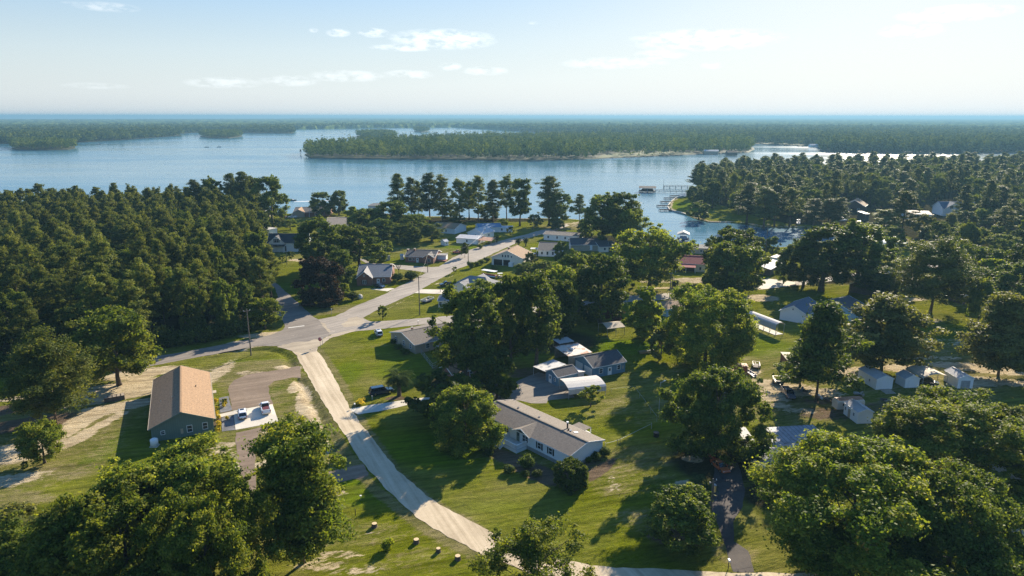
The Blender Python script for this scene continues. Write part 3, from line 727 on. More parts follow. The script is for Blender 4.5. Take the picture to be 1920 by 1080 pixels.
ISL = [(572, 290), (584, 296), (640, 297), (740, 297.5), (850, 298.5), (960, 300), (1040, 299), (1110, 297), (1200, 293), (1300, 288.5), (1370, 286), (1402, 284.5), (1414, 278), (1400, 268), (1250, 262), (1000, 260), (860, 264), (740, 270), (640, 278), (585, 284)]
MAIN = [(-700, 274), (0, 271), (60, 269), (140, 268.5), (232, 263), (300, 258), (342, 254.5), (330, 252), (352, 250.5), (400, 247), (440, 249.5), (480, 250), (548, 250.5), (552, 249), (548, 243), (640, 241.5), (700, 240.5), (850, 239), (1000, 247), (1200, 255), (1400, 268), (1470, 271), (1530, 273.5), (1545, 283), (1600, 285), (1700, 286.5), (1800, 286), (1920, 284), (2500, 284), (2500, 219.6), (850, 219.6), (640, 221), (560, 222.5), (540, 225), (200, 226.5), (0, 227), (-700, 227)]
FARSTRIP = [(-700, 219.45), (560, 219.45), (1000, 219.3), (1000, 218.6), (-700, 218.6)]
ISLETS = [[(22, 279), (32, 281.5), (80, 282), (128, 281.5), (142, 278.5), (140, 275.5), (80, 273.5), (30, 275.5)],
          [(375, 256.5), (400, 259.3), (430, 259.3), (454, 256.5), (450, 253.5), (420, 252), (385, 253.5)],
          [(668, 256), (690, 260.5), (730, 262), (745, 256), (720, 252), (680, 253)], [(776, 246), (790, 248.5), (806, 246), (790, 244.5)]]
mound('far_shore', ISL, MFL); mound('far_mainland', MAIN, MFL)
for i in ISLETS: mound('islet', i, MFL)
mound('far_clearing', [(1120, 296.2), (1190, 292.8), (1300, 287.9), (1298, 284.5), (1215, 283), (1170, 285), (1130, 291)], MLAWN, .36)
mound('far_clearing', [(1395, 268), (1440, 269), (1500, 272.3), (1528, 273.5), (1510, 270), (1440, 266.5)], MLAWN, .36)

def wood(name, label, pos, hts, rad, m, seed, quads=34, size=.30, group=None):
    """a far wood that reads as one mass: many leaf clumps round every crown"""
    rng = np.random.default_rng(seed); n = len(pos); pos = np.array(pos)
    idx = np.repeat(np.arange(n), quads); k = len(idx)
    d = rng.normal(size=(k, 3)); d[:, 2] = d[:, 2] * .8 + .25; d /= np.linalg.norm(d, axis=1)[:, None]
    u = rng.uniform(.55, 1, k) * (1 + .22 * np.sin(3 * np.arctan2(d[:, 1], d[:, 0]) + idx))
    hh = hts[idx]; rr = rad[idx]
    c = np.column_stack([pos[idx, 0] + d[:, 0] * u * rr, pos[idx, 1] + d[:, 1] * u * rr, hh * .56 + d[:, 2] * u * hh * .44])
    nr = d + rng.normal(size=(k, 3)) * .5; nr /= np.linalg.norm(nr, axis=1)[:, None]
    t = np.cross(nr, rng.normal(size=(k, 3))); t /= np.linalg.norm(t, axis=1)[:, None]; b = np.cross(nr, t)
    s = (rr * size * rng.uniform(.7, 1.5, k))[:, None]
    v = np.stack([c - t * s, c + b * s * .8, c + t * s, c - b * s * .8], 1).reshape(-1, 3)
    tint = np.repeat(np.clip(rng.uniform(0, 1, n)[idx] + rng.normal(size=k) * .12, 0, 1), 4)
    me = np_mesh(name, v, np.arange(k * 4).reshape(-1, 4), {'tint': tint})
    o = link(name, me, M[m]); o['kind'] = 'stuff'; o['label'] = label; o['category'] = 'woodland'
    return o

def merged(name, label, items, m, frac=.33, seed=1):
    rng = np.random.default_rng(seed); vs = []; ts = []
    for k, x, y, H, r in items:
        me = PRO[k]['crown']; n = len(me.vertices); a = np.empty(n * 3, np.float32); me.vertices.foreach_get('co', a); a = a.reshape(-1, 4, 3)
        t = np.empty(n, np.float32); me.attributes['tint'].data.foreach_get('value', t); t = t.reshape(-1, 4)
        sel = rng.random(len(a)) < frac; a = a[sel]; t = t[sel]; c = a.mean(1, keepdims=True); a = c + (a - c) * 1.6
        th = rng.uniform(0, 6.28); sx, sz = r / PRO[k]['R'], H / PRO[k]['H']
        b = np.empty_like(a); b[..., 0] = (a[..., 0] * math.cos(th) - a[..., 1] * math.sin(th)) * sx + x; b[..., 1] = (a[..., 0] * math.sin(th) + a[..., 1] * math.cos(th)) * sx + y; b[..., 2] = a[..., 2] * sz
        vs.append(b.reshape(-1, 3)); ts.append(t.ravel())
    v = np.concatenate(vs); me = np_mesh(name, v, np.arange(len(v)).reshape(-1, 4), {'tint': np.concatenate(ts)})
    o = link(name, me, M[m]); o['kind'] = 'stuff'; o['label'] = label; o['category'] = 'woodland'
    return o
def fill(poly, sp, seed, n=120000):
    return np.array(poisson(poly, sp, seed, tries=n))
iw = W2(ISL); rg = np.random.default_rng(9)
clear = W2([(1110, 298), (1190, 294), (1310, 288), (1300, 284.3), (1215, 282.5), (1165, 284.5), (1120, 291)])
p_ = fill(iw, 10.5, 1, 90000); p_ = p_[~inside(p_, clear) | (rg.random(len(p_)) < .5)]
wood('woodland', 'dense dark wood covering the long point across the lake', p_, rg.choice([12, 16, 20, 24, 27], len(p_)) * rg.uniform(.85, 1.1, len(p_)), rg.uniform(5, 7.5, len(p_)), 'far', 5, 60, .21)
mwp = W2(MAIN); near_ = [q for q in mwp]
pm = np.array(poisson(mwp, 15, 2, tries=1)) if False else None
rgm = np.random.default_rng(12)
rr_ = 1250 * (4200 / 1250) ** rgm.uniform(0, 1, 90000); th_ = rgm.uniform(R(-42), R(42), 90000)
cand = np.column_stack([rr_ * np.sin(th_), rr_ * np.cos(th_)]); cand = cand[inside(cand, mwp)]
cl2 = W2([(1395, 268.3), (1500, 272.6), (1530, 273.8), (1510, 269.5), (1440, 266)]); cand = cand[~inside(cand, cl2) | (rgm.random(len(cand)) < .4)]
rc_ = np.hypot(cand[:, 0], cand[:, 1])
wood('woodland', 'broad wooded plain beyond the lake, its nearer canopy', cand, rg.choice([11, 15, 19, 23, 26], len(cand)) * rg.uniform(.85, 1.1, len(cand)), rg.uniform(5, 7, len(cand)) * (1 + (rc_ - 1250) / 3500), 'far', 6, 26, .30)
for i, isl in enumerate(ISLETS):
    q = fill(W2(isl), 9, 20 + i, 6000)
    wood('islet_wood', ['dark wooded islet at the far left of the lake', 'wooded islet in the lake, off the left far shore', 'wooded islet behind the long point', 'tiny tree covered islet beside the open far water'][i], q, rg.uniform(13, 23, len(q)), rg.uniform(5, 7.5, len(q)), 'far', 40 + i, 60, .21)
# beyond: the closed canopy of the plain as one rough sheet
ra = np.geomspace(3300, 42000, 190); ta = np.linspace(R(-43), R(43), 620)
TT, RR = np.meshgrid(ta, ra); cp = np.column_stack([(RR * np.sin(TT)).ravel(), (RR * np.cos(TT)).ravel()])
rgc = np.random.default_rng(8)
hz_ = rgc.uniform(11, 23, len(cp)); ins = inside(cp, mwp) | inside(cp, W2(FARSTRIP))
hz_ = np.where(ins, hz_, -3)
cp += rgc.normal(size=cp.shape) * (RR.ravel() * .002)[:, None]
ic = np.arange(len(cp)).reshape(len(ra), len(ta)); fc = np.stack([ic[:-1, :-1], ic[:-1, 1:], ic[1:, 1:], ic[1:, :-1]], -1).reshape(-1, 4)
fc = fc[(hz_[fc] > 0).any(1)]
cm = np_mesh('far_canopy', np.column_stack([cp, hz_]), fc, {'tint': rgc.uniform(0, 1, len(cp))})
fo = link('far_canopy', cm, M['far']); fo['kind'] = 'stuff'; fo['label'] = 'blue hazy forest plain running out to the horizon'; fo['category'] = 'woodland'
# ------------------------------------------------------------------ buildings
class House:
    """gabled or hipped house; A, B, C are three eave corners in the photo (AB gable end, BC long side) at height ze"""
    def __init__(s, name, label, A, B, C, ze, rise, wall, roof, cat='house', oh=.4, hip=False, L=None, Wd=None, trim='whitep', wallend=None, skirt=0, openw=(), group=None, roofname='roof', thick=.14):
        a, b, c = P(*A, ze), P(*B, ze), P(*C, ze)
        x = (c - b); x.z = 0; s.L = L or x.length; x.normalize(); y = Vector((-x.y, x.x, 0))
        w = (a - b).dot(y); s.sB = -1 if w > 0 else 1; s.W = Wd or abs(w)
        o = b + x * s.L / 2 - y * s.sB * s.W / 2; o.z = 0
        s.ze, s.zr = ze, ze + rise; s.x, s.y, s.oh = x, y, oh
        s.root = thing(name, label, cat, o, math.atan2(x.y, x.x), group)
        s.lx, s.ly = s.L / 2 - oh, s.W / 2 - oh
        sl = rise / (s.W / 2); s.slope = sl
        L_, W_ = s.L / 2, s.W / 2
        # walls
        if wall:
            mb = MB(); zt = ze + oh * sl - .02; lx, ly = s.lx, s.ly
            ap = s.zr - .05
            if 'BC' not in openw: mb.quad((-lx, s.sB * ly, 0), (lx, s.sB * ly, 0), (lx, s.sB * ly, zt), (-lx, s.sB * ly, zt))
            if 'DA' not in openw: mb.quad((lx, -s.sB * ly, 0), (-lx, -s.sB * ly, 0), (-lx, -s.sB * ly, zt), (lx, -s.sB * ly, zt))
            for k, sx_ in (('AB', -1), ('CD', 1)):
                if k in openw: continue
                e = [(sx_ * lx, -ly, 0), (sx_ * lx, ly, 0), (sx_ * lx, ly, zt)]
                if not hip: e.append((sx_ * lx, 0, ap))
                e.append((sx_ * lx, -ly, zt))
                if not wallend: mb.poly(e)
                else:
                    m2 = MB(); m2.poly(e); part('wall', m2, M[wallend], s.root)
            mb.quad((-lx, -ly, zt - .3), (lx, -ly, zt - .3), (lx, ly, zt - .3), (-lx, ly, zt - .3))
            s.wall = part('wall', mb, M[wall], s.root)
            if skirt:
                m3 = MB(); m3.box((0, 0, skirt / 2), (2 * lx + .08, 2 * ly + .08, skirt)); part('skirting', m3, M['galv'], s.root)
        mb = MB(); t = thick; tr = MB()
        if hip:
            h = max(.05, L_ - W_ * hip)
            up = [(-L_, -W_, ze), (L_, -W_, ze), (L_, W_, ze), (-L_, W_, ze), (-h, 0, s.zr), (h, 0, s.zr)]
            lo = [(p[0], p[1], p[2] - t) for p in up[:4]]
            mb.v = up + lo; mb.f = [(0, 1, 5, 4), (2, 3, 4, 5), (1, 2, 5), (3, 0, 4), (6, 7, 1, 0), (7, 8, 2, 1), (8, 9, 3, 2), (9, 6, 0, 3), (9, 8, 7, 6)]
        else:
            mb.prism([(-W_, ze - t), (0, s.zr - t), (W_, ze - t), (W_, ze), (0, s.zr), (-W_, ze)], (-L_, 0, 0), (L_, 0, 0), (0, 1, 0), (0, 0, 1))
            for sx_ in (-1, 1):
                for sy in (-1, 1):
                    tr.bar((sx_ * (L_ + .02), sy * (W_ + .02), ze - .1), (sx_ * (L_ + .02), 0, s.zr - .1), .06, .24)
        s.roof = part(roofname, mb, M[roof], s.root)
        if trim:
            for sy in (-1, 1): tr.box((0, sy * (W_ + .03), ze - .11), (2 * L_ - .02, .05, .17))
            if hip:
                for sx_ in (-1, 1): tr.box((sx_ * (L_ + .03), 0, ze - .11), (.05, 2 * W_ - .02, .17))
            part('trim', tr, M[trim], s.root)
            if not hip:
                rc = MB(); rc.bar((-L_, 0, s.zr + .02), (L_, 0, s.zr + .02), .35, .06); part('ridge_cap', rc, M[roof], s.roof)
    def side(s, k):
        return {'AB': (Vector((-s.lx, 0, 0)), Vector((0, s.sB, 0)), Vector((-1, 0, 0))), 'BC': (Vector((0, s.sB * s.ly, 0)), Vector((1, 0, 0)), Vector((0, s.sB, 0))),
                'CD': (Vector((s.lx, 0, 0)), Vector((0, -s.sB, 0)), Vector((1, 0, 0))), 'DA': (Vector((0, -s.sB * s.ly, 0)), Vector((-1, 0, 0)), Vector((0, -s.sB, 0)))}[k]
    def win(s, k, u, z, w=.95, h=1.3, frame='whitep', shut=None, double=False, glass='glass'):
        o, ud, n = s.side(k); c = o + ud * u + Vector((0, 0, z)); up = Vector((0, 0, 1))
        fr = MB(); th = .09
        for q in (-1, 1):
            fr.obox(c + ud * q * (w / 2) + n * .04, ud, up, n, th, h + th, .09); fr.obox(c + up * q * (h / 2) + n * .045, ud, up, n, w - th, th, .09)
        fr.obox(c + n * .043, ud, up, n, w - th, .05, .07)
        if double: fr.obox(c + n * .041, ud, up, n, .09, h - th, .08)
        f = part('window', fr, M[frame], s.root)
        pn = MB(); pn.obox(c + n * .012, ud, up, n, w, h, .04); part('pane', pn, M[glass], f)
        if shut:
            for q in (-1, 1):
                sh = MB(); sh.obox(c + ud * q * (w / 2 + .27) + n * .03, ud, up, n, .36, h + .1, .05); part('shutter', sh, M[shut], s.root)
    def door(s, k, u, w=.95, h=2.05, m='whitep', z0=.05, lite=True, name='door'):
        o, ud, n = s.side(k); c = o + ud * u + Vector((0, 0, z0 + h / 2)); up = Vector((0, 0, 1))
        fr = MB()
        for q in (-1, 1): fr.obox(c + ud * q * (w / 2 + .05) + n * .03, ud, up, n, .1, h, .1)
        fr.obox(c + up * (h / 2 + .05) + n * .03, ud, up, n, w + .2, .1, .1)
        d = MB(); d.obox(c + n * .02, ud, up, n, w, h, .06); d = part(name, d, M[m], s.root)
        part('door_frame', fr, M['whitep'], d)
        if lite:
            g = MB(); g.obox(c + up * h * .2 + n * .05, ud, up, n, w * .5, h * .35, .03); part('pane', g, M['glass'], d)
    def garage(s, k, u, w=2.6, h=2.2, m='whitep'):
        o, ud, n = s.side(k); up = Vector((0, 0, 1)); d = MB()
        for i in range(4): d.obox(o + ud * u + up * (.05 + h * (i + .5) / 4) + n * .035, ud, up, n, w, h / 4 - .03, .06)
        part('garage_door', d, M[m], s.root)
    def dark(s, k, u, w, h, z0=.02, d=.02):
        o, ud, n = s.side(k); up = Vector((0, 0, 1)); b = MB(); b.obox(o + ud * u + up * (z0 + h / 2) + n * d, ud, up, n, w, h, .04); part('recess_shade', b, M['black'], s.root)  # black panel on the closed wall for the shade of a recess
    def on_roof(s, x, y, dz=0.): return Vector((x, y, s.zr - abs(y) * s.slope + dz))
    def vent(s, x, y, r=.22, h=.3, m='chrome', name='roof_vent', cap=None):
        p = s.on_roof(x, y); b = MB(); b.tube([p - Vector((0, 0, .1)), p + Vector((0, 0, h)), p + Vector((0, 0, h)), p + Vector((0, 0, h + .08))], [r * .8, r * .8, r * 1.2, r * 1.1], 8)
        return part(name, b, M[m], s.root)
    def chimney(s, x, y, w=.8, d=.8, h=1.2, m='brick'):
        p = s.on_roof(x, y); b = MB(); b.box((p.x, p.y, p.z / 2 + h / 2 - .2), (w, d, p.z + h + .4 - .4)); c = part('chimney', b, M[m], s.roof if False else s.root)
        b = MB(); b.box((p.x, p.y, p.z + h + .06), (w + .16, d + .16, .12)); part('chimney_cap', b, M['slab'], c)
    def add(s, name, mb, m, parent=None, **kw): return part(name, mb, M[m], parent or s.root, **kw)
    def wing(s, x, w, out, ze, rise, wall, roof, oh=.35, side='BC', skirt=0):
        """a cross gable whose ridge runs out over one long side"""
        o, ud, n = s.side(side); c = o + ud * x; b = MB(); W_ = w / 2
        yin = -s.ly; p0 = c + n * yin * .98; p1 = c + n * out; t = .14
        b.prism([(-W_, ze - t), (0, ze + rise - t), (W_, ze - t), (W_, ze), (0, ze + rise), (-W_, ze)], p0, p1, ud, Vector((0, 0, 1))); part('roof', b, M[roof], s.root)
        if wall:
            b = MB(); q = c + n * (out - oh); q0 = c; sl = rise / W_; wi = W_ - oh; zt = ze + oh * sl - .03
            b.poly([q - ud * wi, q + ud * wi, q + ud * wi + Vector((0, 0, zt)), q + Vector((0, 0, ze + rise - .06)), q - ud * wi + Vector((0, 0, zt))])
            for g in (-1, 1): b.quad(q + ud * wi * g, q0 + ud * wi * g, q0 + ud * wi * g + Vector((0, 0, zt)), q + ud * wi * g + Vector((0, 0, zt)))
            part('wall', b, M[wall], s.root)
        t_ = MB(); e = c + n * (out + .02)
        for g in (-1, 1): t_.bar(e + ud * W_ * g + Vector((0, 0, ze - .1)), e + Vector((0, 0, ze + rise - .1)), .05, .22)
        part('trim', t_, M['whitep'], s.root)
        return (c + n * (out - oh), ud, n)
    def fwin(s, fr, u, z, w=.9, h=1.1, shut=None, double=False):
        old = s.side; s.side = lambda k: fr; s.win('x', u, z, w, h, shut=shut, double=double); s.side = old

V = Vector
# -- green house with the brown roof
h = House('green_house', 'dark green batten-sided house with a big brown shingle gable roof', (278.7, 807.5), (404, 785.8), (394, 698), 3.0, 2.7, 'greenY', 'shbrown', wallend='greenY', trim='green')
part('wall', MB(), M['green'], h.root) if False else None
h.win('AB', h.W * .40 - .8, 1.65, .95, 1.45); h.win('AB', h.W * .10, 1.6, 1.0, 1.5); h.win('AB', -h.W * .30, 1.7, .75, .8)
h.add('vent_panel', MB().box((-h.lx - .05, -.05 * h.W * h.sB - .4, 1.35), (.12, .5, 1.1)), 'tan')
h.vent(-4.2, .5 * h.W * .28 * 1, .08, .35, 'chrome'); h.vent(2.2, h.sB * h.W * .24, .12, .28, 'black'); h.vent(-3, -h.sB * h.W * .33, .07, .3)
for u in (-5, -1.5, 3.2, 6.6): h.win('BC', u, 1.6, .95, 1.4)
h.door('BC', .8, m='tan')
h.add('porch_roof', MB().box((2.0, h.sB * (h.W / 2 + .35), 2.55), (1.7, 1.1, .12)), 'tanmetal')
g_ = MB()
for sy in (-1, 1): g_.box((0, sy * (h.W / 2 + .1), 2.92), (h.L - .1, .1, .12))
h.add('gutter', g_, 'tan')
GH = h
# -- white mobile home with the porch
h = House('mobile_home', 'long white home with grey roof, black shutters and white front porch', (1068.3, 855), (1135, 824.2), (963.3, 749), 3.1, 1.25, 'white', 'shgrey', oh=.3, skirt=.75)
for u in (-5.0, -8.6): h.win('DA', -u * -1 if False else -u * -1, 2.0, .95, 1.35, shut='black') if False else None
MHs = 'DA'
for u in (8.0, 4.9): h.win(MHs, u, 2.0, .95, 1.35, shut='black')
h.win(MHs, .9, 2.0, 1.7, 1.45, double=True); h.win(MHs, -5.2, 2.0, .95, 1.35, shut='black'); h.win(MHs, -8.8, 2.0, .8, 1.2, shut='black')
h.door(MHs, -1.2, .95, 2.1, 'green', .8)
fr = h.wing(.2, 5.2, .75, 3.08, 1.1, None, 'shgrey', side=MHs)
gb = MB(); o_, ud, n_ = h.side(MHs); c0 = o_ + ud * .9 + n_ * .10
gb.poly([c0 + ud * -1.6 + V((0, 0, 2.95)), c0 + ud * 1.6 + V((0, 0, 2.95)), c0 + ud * 1.1 + V((0, 0, 3.4)), c0 + V((0, 0, 3.6)), c0 + ud * -1.1 + V((0, 0, 3.4))]); h.add('porch_gable', gb, 'shblack')
dk = MB(); c = o_ + ud * -1.2 + n_ * 1.55; dk.obox(c + V((0, 0, .72)), ud, n_, (0, 0, 1), 5.4, 2.9, .14); deckp = h.add('deck', dk, 'paledeck')
sk = MB(); sk.obox(c + n_ * 1.42 + V((0, 0, .32)), ud, n_, (0, 0, 1), 5.3, .05, .64)
for g in (-1, 1): sk.obox(c + ud * 2.62 * g + V((0, 0, .32)), n_, ud, (0, 0, 1), 2.8, .05, .64)
h.add('deck_skirting', sk, 'white')
def rail(mb, a, b, z, hgt=.95):
    a = V(a); b = V(b); L = (b - a).length; mb.bar(a + V((0, 0, z + hgt)), b + V((0, 0, z + hgt)), .2, .12); mb.bar(a + V((0, 0, z + .14)), b + V((0, 0, z + .14)), .1)
    k = max(2, int(L / .22))
    for i in range(k + 1):
        p = a + (b - a) * i / k; mb.bar(p + V((0, 0, z)), p + V((0, 0, z + hgt)), .085 if i % 6 else .16)
rl = MB(); e0 = c + n_ * 1.4
rail(rl, e0 + ud * 2.6, e0 + ud * -.9, .79); rail(rl, e0 + ud * -2.0 - ud * .5, e0 + ud * -2.6, .79); rail(rl, e0 + ud * 2.6, c - n_ * 1.35 + ud * 2.6, .79); rail(rl, e0 - ud * 2.6, c - n_ * 1.35 - ud * 2.6, .79)
h.add('deck_railing', rl, 'whitep', deckp)
st = MB()
for i in range(4): st.obox(e0 + ud * -1.7 + n_ * (.2 + .3 * i) + V((0, 0, .62 - .17 * i)), ud, n_, (0, 0, 1), 1.5, .32, .07)
for g in (-.78, .78):
    a = e0 + ud * (-1.7 + g); b = a + n_ * 1.35; st.bar(a + V((0, 0, .7)), b + V((0, 0, .05)), .07, .25)
    st.bar(a + V((0, 0, 1.7)), b + V((0, 0, .95)), .09, .08)
    for i in range(6): q = a + (b - a) * i / 5; st.bar(q + V((0, 0, .68 - .12 * i)), q + V((0, 0, 1.68 - .15 * i)), .06)
h.add('steps', st, 'whitep', deckp)
h.vent(-7.6, h.sB * -1.3 * -1, .22, .2); h.vent(1.2, h.sB * 1.2, .22, .2); h.vent(7.4, h.sB * 1.0, .22, .2); h.vent(-7.0, h.sB * 1.3, .2, .35, 'black')
p = h.on_roof(-6.0, h.sB * 2.1); fl = MB(); fl.tube([p - V((0, 0, .1)), p + V((0, 0, 1.25))], .17, 9); fl = h.add('flue', fl, 'black')
cp_ = MB(); cp_.tube([p + V((0, 0, 1.25)), p + V((0, 0, 1.5))], [.24, .26], 9); h.add('flue_cap', cp_, 'whitep', fl)
p = h.on_roof(-8.4, h.sB * 2.0, .06); sk_ = MB(); sk_.obox(p, (1, 0, 0), V((0, 1, -h.slope * h.sB)).normalized(), V((0, h.slope * h.sB, 1)).normalized(), .6, 1.1, .1); h.add('skylight', sk_, 'whitep')
pr_ = MB(); y0 = h.sB * (h.W / 2); pr_.obox((-5.8, y0 + h.sB * 1.3, 2.75), (1, 0, 0), (0, 1, 0), (0, 0, 1), 3.4, 2.8, .1); pr_ = h.add('porch_roof', pr_, 'shgrey')
pp = MB()
for x in (-7.4, -4.2):
    pp.box((x, y0 + h.sB * 2.6, 1.35), (.14, .14, 2.7))
rail(pp, (-7.4, y0 + h.sB * 2.6, 0), (-4.2, y0 + h.sB * 2.6, 0), .6); rail(pp, (-9.2, y0 + h.sB * 1.4, 0), (-7.5, y0 + h.sB * 2.6, 0), .3)
h.add('porch_railing', pp, 'whitep')
h.add('porch_floor', MB().box((-5.8, y0 + h.sB * 1.35, .55), (3.4, 2.5, .12)), 'paledeck')
MHH = h
# -- blue garage and sheds
h = House('blue_garage', 'blue sided garage with dark grey roof and two white garage doors', (1079, 669), (1112.5, 690), (1175.8, 677.5), 2.9, 1.9, 'blue', 'shdark', cat='garage', oh=.25)
h.garage('AB', -h.W * .235, h.W * .36, 2.3); h.garage('AB', h.W * .225, h.W * .38, 2.3)
h.win('BC', -h.L * .25, 1.6, 1.1, 1.25); h.door('BC', .1); h.win('BC', h.L * .28, 1.65, 1.1, 1.2)
h.add('meter_box', MB().box((h.L * .40, h.sB * (h.ly + .06), 1.5), (.5, .16, .9)), 'galv')
h = House('blue_shed', 'small blue shed with black shingle roof and white door, beside the carport', (1024.2, 694.5), (1045.8, 707.5), (1085.8, 698), 2.6, 1.3, 'blue', 'shdark', cat='shed', oh=.2)
h.door('AB', -h.W * .12, .95, 2.0); h.win('AB', h.W * .25, 1.55, .6, .9)
lt = MB(); x0 = h.L / 2; W_ = h.W / 2
lt.obox((x0 + .9, h.sB * -.1, 2.55), V((1, 0, -.12)).normalized(), (0, 1, 0), V((.12, 0, 1)).normalized(), 2.1, h.W + .6, .1); h.add('lean_to_roof', lt, 'whitemetal')
h.add('lean_to_wall', MB().box((x0 + .8, h.sB * (W_ - .1), 1.2), (1.9, .08, 2.3)), 'whitemetal')

def posts(mb, pts, z, w=.1):
    for p in pts: mb.box((p[0], p[1], z / 2), (w, w, z))
def carport(name, label, A, B, C, ze, rise, roof='whitemetal', drop=(0, 0), nposts=4, postm='galv', L=None, flat=False, arch=True, group=None, inset=.15, slab=None, pw=.1):
    a, b, c = P(*A, ze), P(*B, ze), P(*C, ze); x = c - b; x.z = 0; Ln = L or x.length; x.normalize(); y = Vector((-x.y, x.x, 0)); w = (a - b).dot(y); sB = -1 if w > 0 else 1; Wd = abs(w)
    o = b + x * Ln / 2 - y * sB * Wd / 2; o.z = 0
    r = thing(name, label, 'carport', o, math.atan2(x.y, x.x), group); W_ = Wd / 2; mb = MB()
    prof = [(-W_, ze), (-W_ * .86, ze + rise * .42), (-W_ * .4, ze + rise * .85), (0, ze + rise), (W_ * .4, ze + rise * .85), (W_ * .86, ze + rise * .42), (W_, ze)] if arch else [(-W_, ze), (0, ze + rise), (W_, ze)]
    if flat: prof = [(-W_, ze), (W_, ze + rise)]
    mb.prism(prof + [(p, q - .06) for p, q in prof[::-1]], (-Ln / 2, 0, 0), (Ln / 2, 0, 0), (0, 1, 0), (0, 0, 1)); part('roof', mb, M[roof], r)
    for sg, dr in ((sB, drop[0]), (-sB, drop[1])):
        if dr: part('side_panel', MB().box((0, sg * (W_ + .02), ze - dr / 2), (Ln, .05, dr)), M[roof], r)
    for i in range(nposts):
        xx = -Ln / 2 + inset + (Ln - 2 * inset) * i / (nposts - 1)
        for sg in (-1, 1): part('post', MB().box((xx, sg * (W_ - inset), (ze - .06) / 2), (pw, pw, ze - .06)), M[postm], r)
    if slab: part('floor', MB().box((0, 0, .06), (Ln * slab, Wd * .9, .12)), M['slab'], r)
    return r
carport('metal_carport', 'white metal carport with rounded eaves and side panel, by the blue shed', (1050.8, 710.5), (1066.7, 730.8), (1137.5, 723.3), 2.5, .62, drop=(1.25, .6))
carport('metal_carport', 'low pale flat-roofed carport under the trees beside the blue shed', (1003, 687), (1024, 697), (1062, 683), 2.3, .2, 'metalroof', nposts=3, flat=True)
carport('metal_carport', 'tan gable-roofed open carport on the grass by the yellow-green tree', (1112, 607), (1139.5, 616.5), (1173, 612.5), 2.7, .9, 'tanmetal', nposts=3, arch=False)
carport('metal_carport', 'long white arched carport with a side panel over a concrete floor', (1473.5, 607.5), (1456, 609.5), (1400, 588), 3.3, .8, drop=(1.6, .25), nposts=6, slab=.96)
carport('metal_carport', 'wide tan arched carport between the white sheds', (1781, 707), (1732, 708.5), (1698, 690.5), 2.9, 1.0, 'tanmetal', nposts=3)

def flat_shed(name, label, pts, z, wall, roof, tilt=0., cat='shed', opens=(), doorside=None):
    """box shed from three roof corners at height z; tilt lifts the far long side"""
    a, b, c = P(*pts[0], z), P(*pts[1], z), P(*pts[2], z); x = c - b; Ln = x.length; x.normalize(); y = Vector((-x.y, x.x, 0)); w = (a - b).dot(y); sB = -1 if w > 0 else 1; Wd = abs(w)
    o = b + x * Ln / 2 - y * sB * Wd / 2; o.z = 0; r = thing(name, label, cat, o, math.atan2(x.y, x.x)); W_, L_ = Wd / 2, Ln / 2
    zf = z + tilt
    part('roof', MB().prism([(sB * (W_ + .15), z), (-sB * (W_ + .15), zf), (-sB * (W_ + .15), zf - .08), (sB * (W_ + .15), z - .08)], (-L_ - .15, 0, 0), (L_ + .15, 0, 0), (0, 1, 0), (0, 0, 1)), M[roof], r)
    mb = MB(); i = .1; k = (W_ - i)
    if 'BC' not in opens: mb.quad((-L_ + i, sB * k, 0), (L_ - i, sB * k, 0), (L_ - i, sB * k, z - .09), (-L_ + i, sB * k, z - .09))
    if 'DA' not in opens: mb.quad((-L_ + i, -sB * k, 0), (L_ - i, -sB * k, 0), (L_ - i, -sB * k, zf - .09), (-L_ + i, -sB * k, zf - .09))
    for kx, g in (('AB', -1), ('CD', 1)):
        if kx not in opens: mb.quad((g * (L_ - i), sB * k, 0), (g * (L_ - i), -sB * k, 0), (g * (L_ - i), -sB * k, zf - .09), (g * (L_ - i), sB * k, z - .09))
    part('wall', mb, M[wall], r)
    for g in (-1, 1):
        for q in (-1, 1): part('post', MB().box((g * (L_ - .06), q * (W_ - .06), (z - .1) / 2), (.12, .12, z - .1)), M['wood'], r)
    return r, L_, W_, sB
r_, L_, W_, sB = flat_shed('open_shed', 'open-fronted shed with white sheet roof stained by a large rust patch', [(1041.7, 651.7), (1066.7, 667.5), (1110, 660)], 2.9, 'wood', 'rust', .35, opens=('AB',))
part('roof_tarp', MB().loft([[(-1.2, -.5, 3.35), (-.2, -.9, 3.3), (.3, .3, 3.22), (-.9, .6, 3.2)], [(-.9, -.3, 3.75), (-.4, -.5, 3.7), (-.2, .1, 3.6), (-.7, .3, 3.55)]]), M['whitep'], r_)
flat_shed('lean_shed', 'small low dark-roofed shed in the trees behind the rusty shed', [(1041, 636.5), (1050, 644), (1076, 639.5)], 2.1, 'darkwood', 'metalroof', .2)
flat_shed('box_shed', 'rusty red box shed with a tan roof beside the dark cedar', [(1482, 659), (1465, 659.5), (1481, 679)], 2.6, 'redwall', 'tanmetal', .0)
r_, L_, W_, sB = flat_shed('shipping_container', 'dull red metal container under the tree, next to a small boat', [(1380, 680), (1381, 686), (1403, 687)], 2.6, 'redwall', 'rust2', .0, cat='container')
flat_shed('lumber_shed', 'long low rust-topped shelter half hidden by the big dark cedar', [(1490, 686), (1492, 692), (1507, 694)], 2.0, 'darkwood', 'tanmetal', .1)
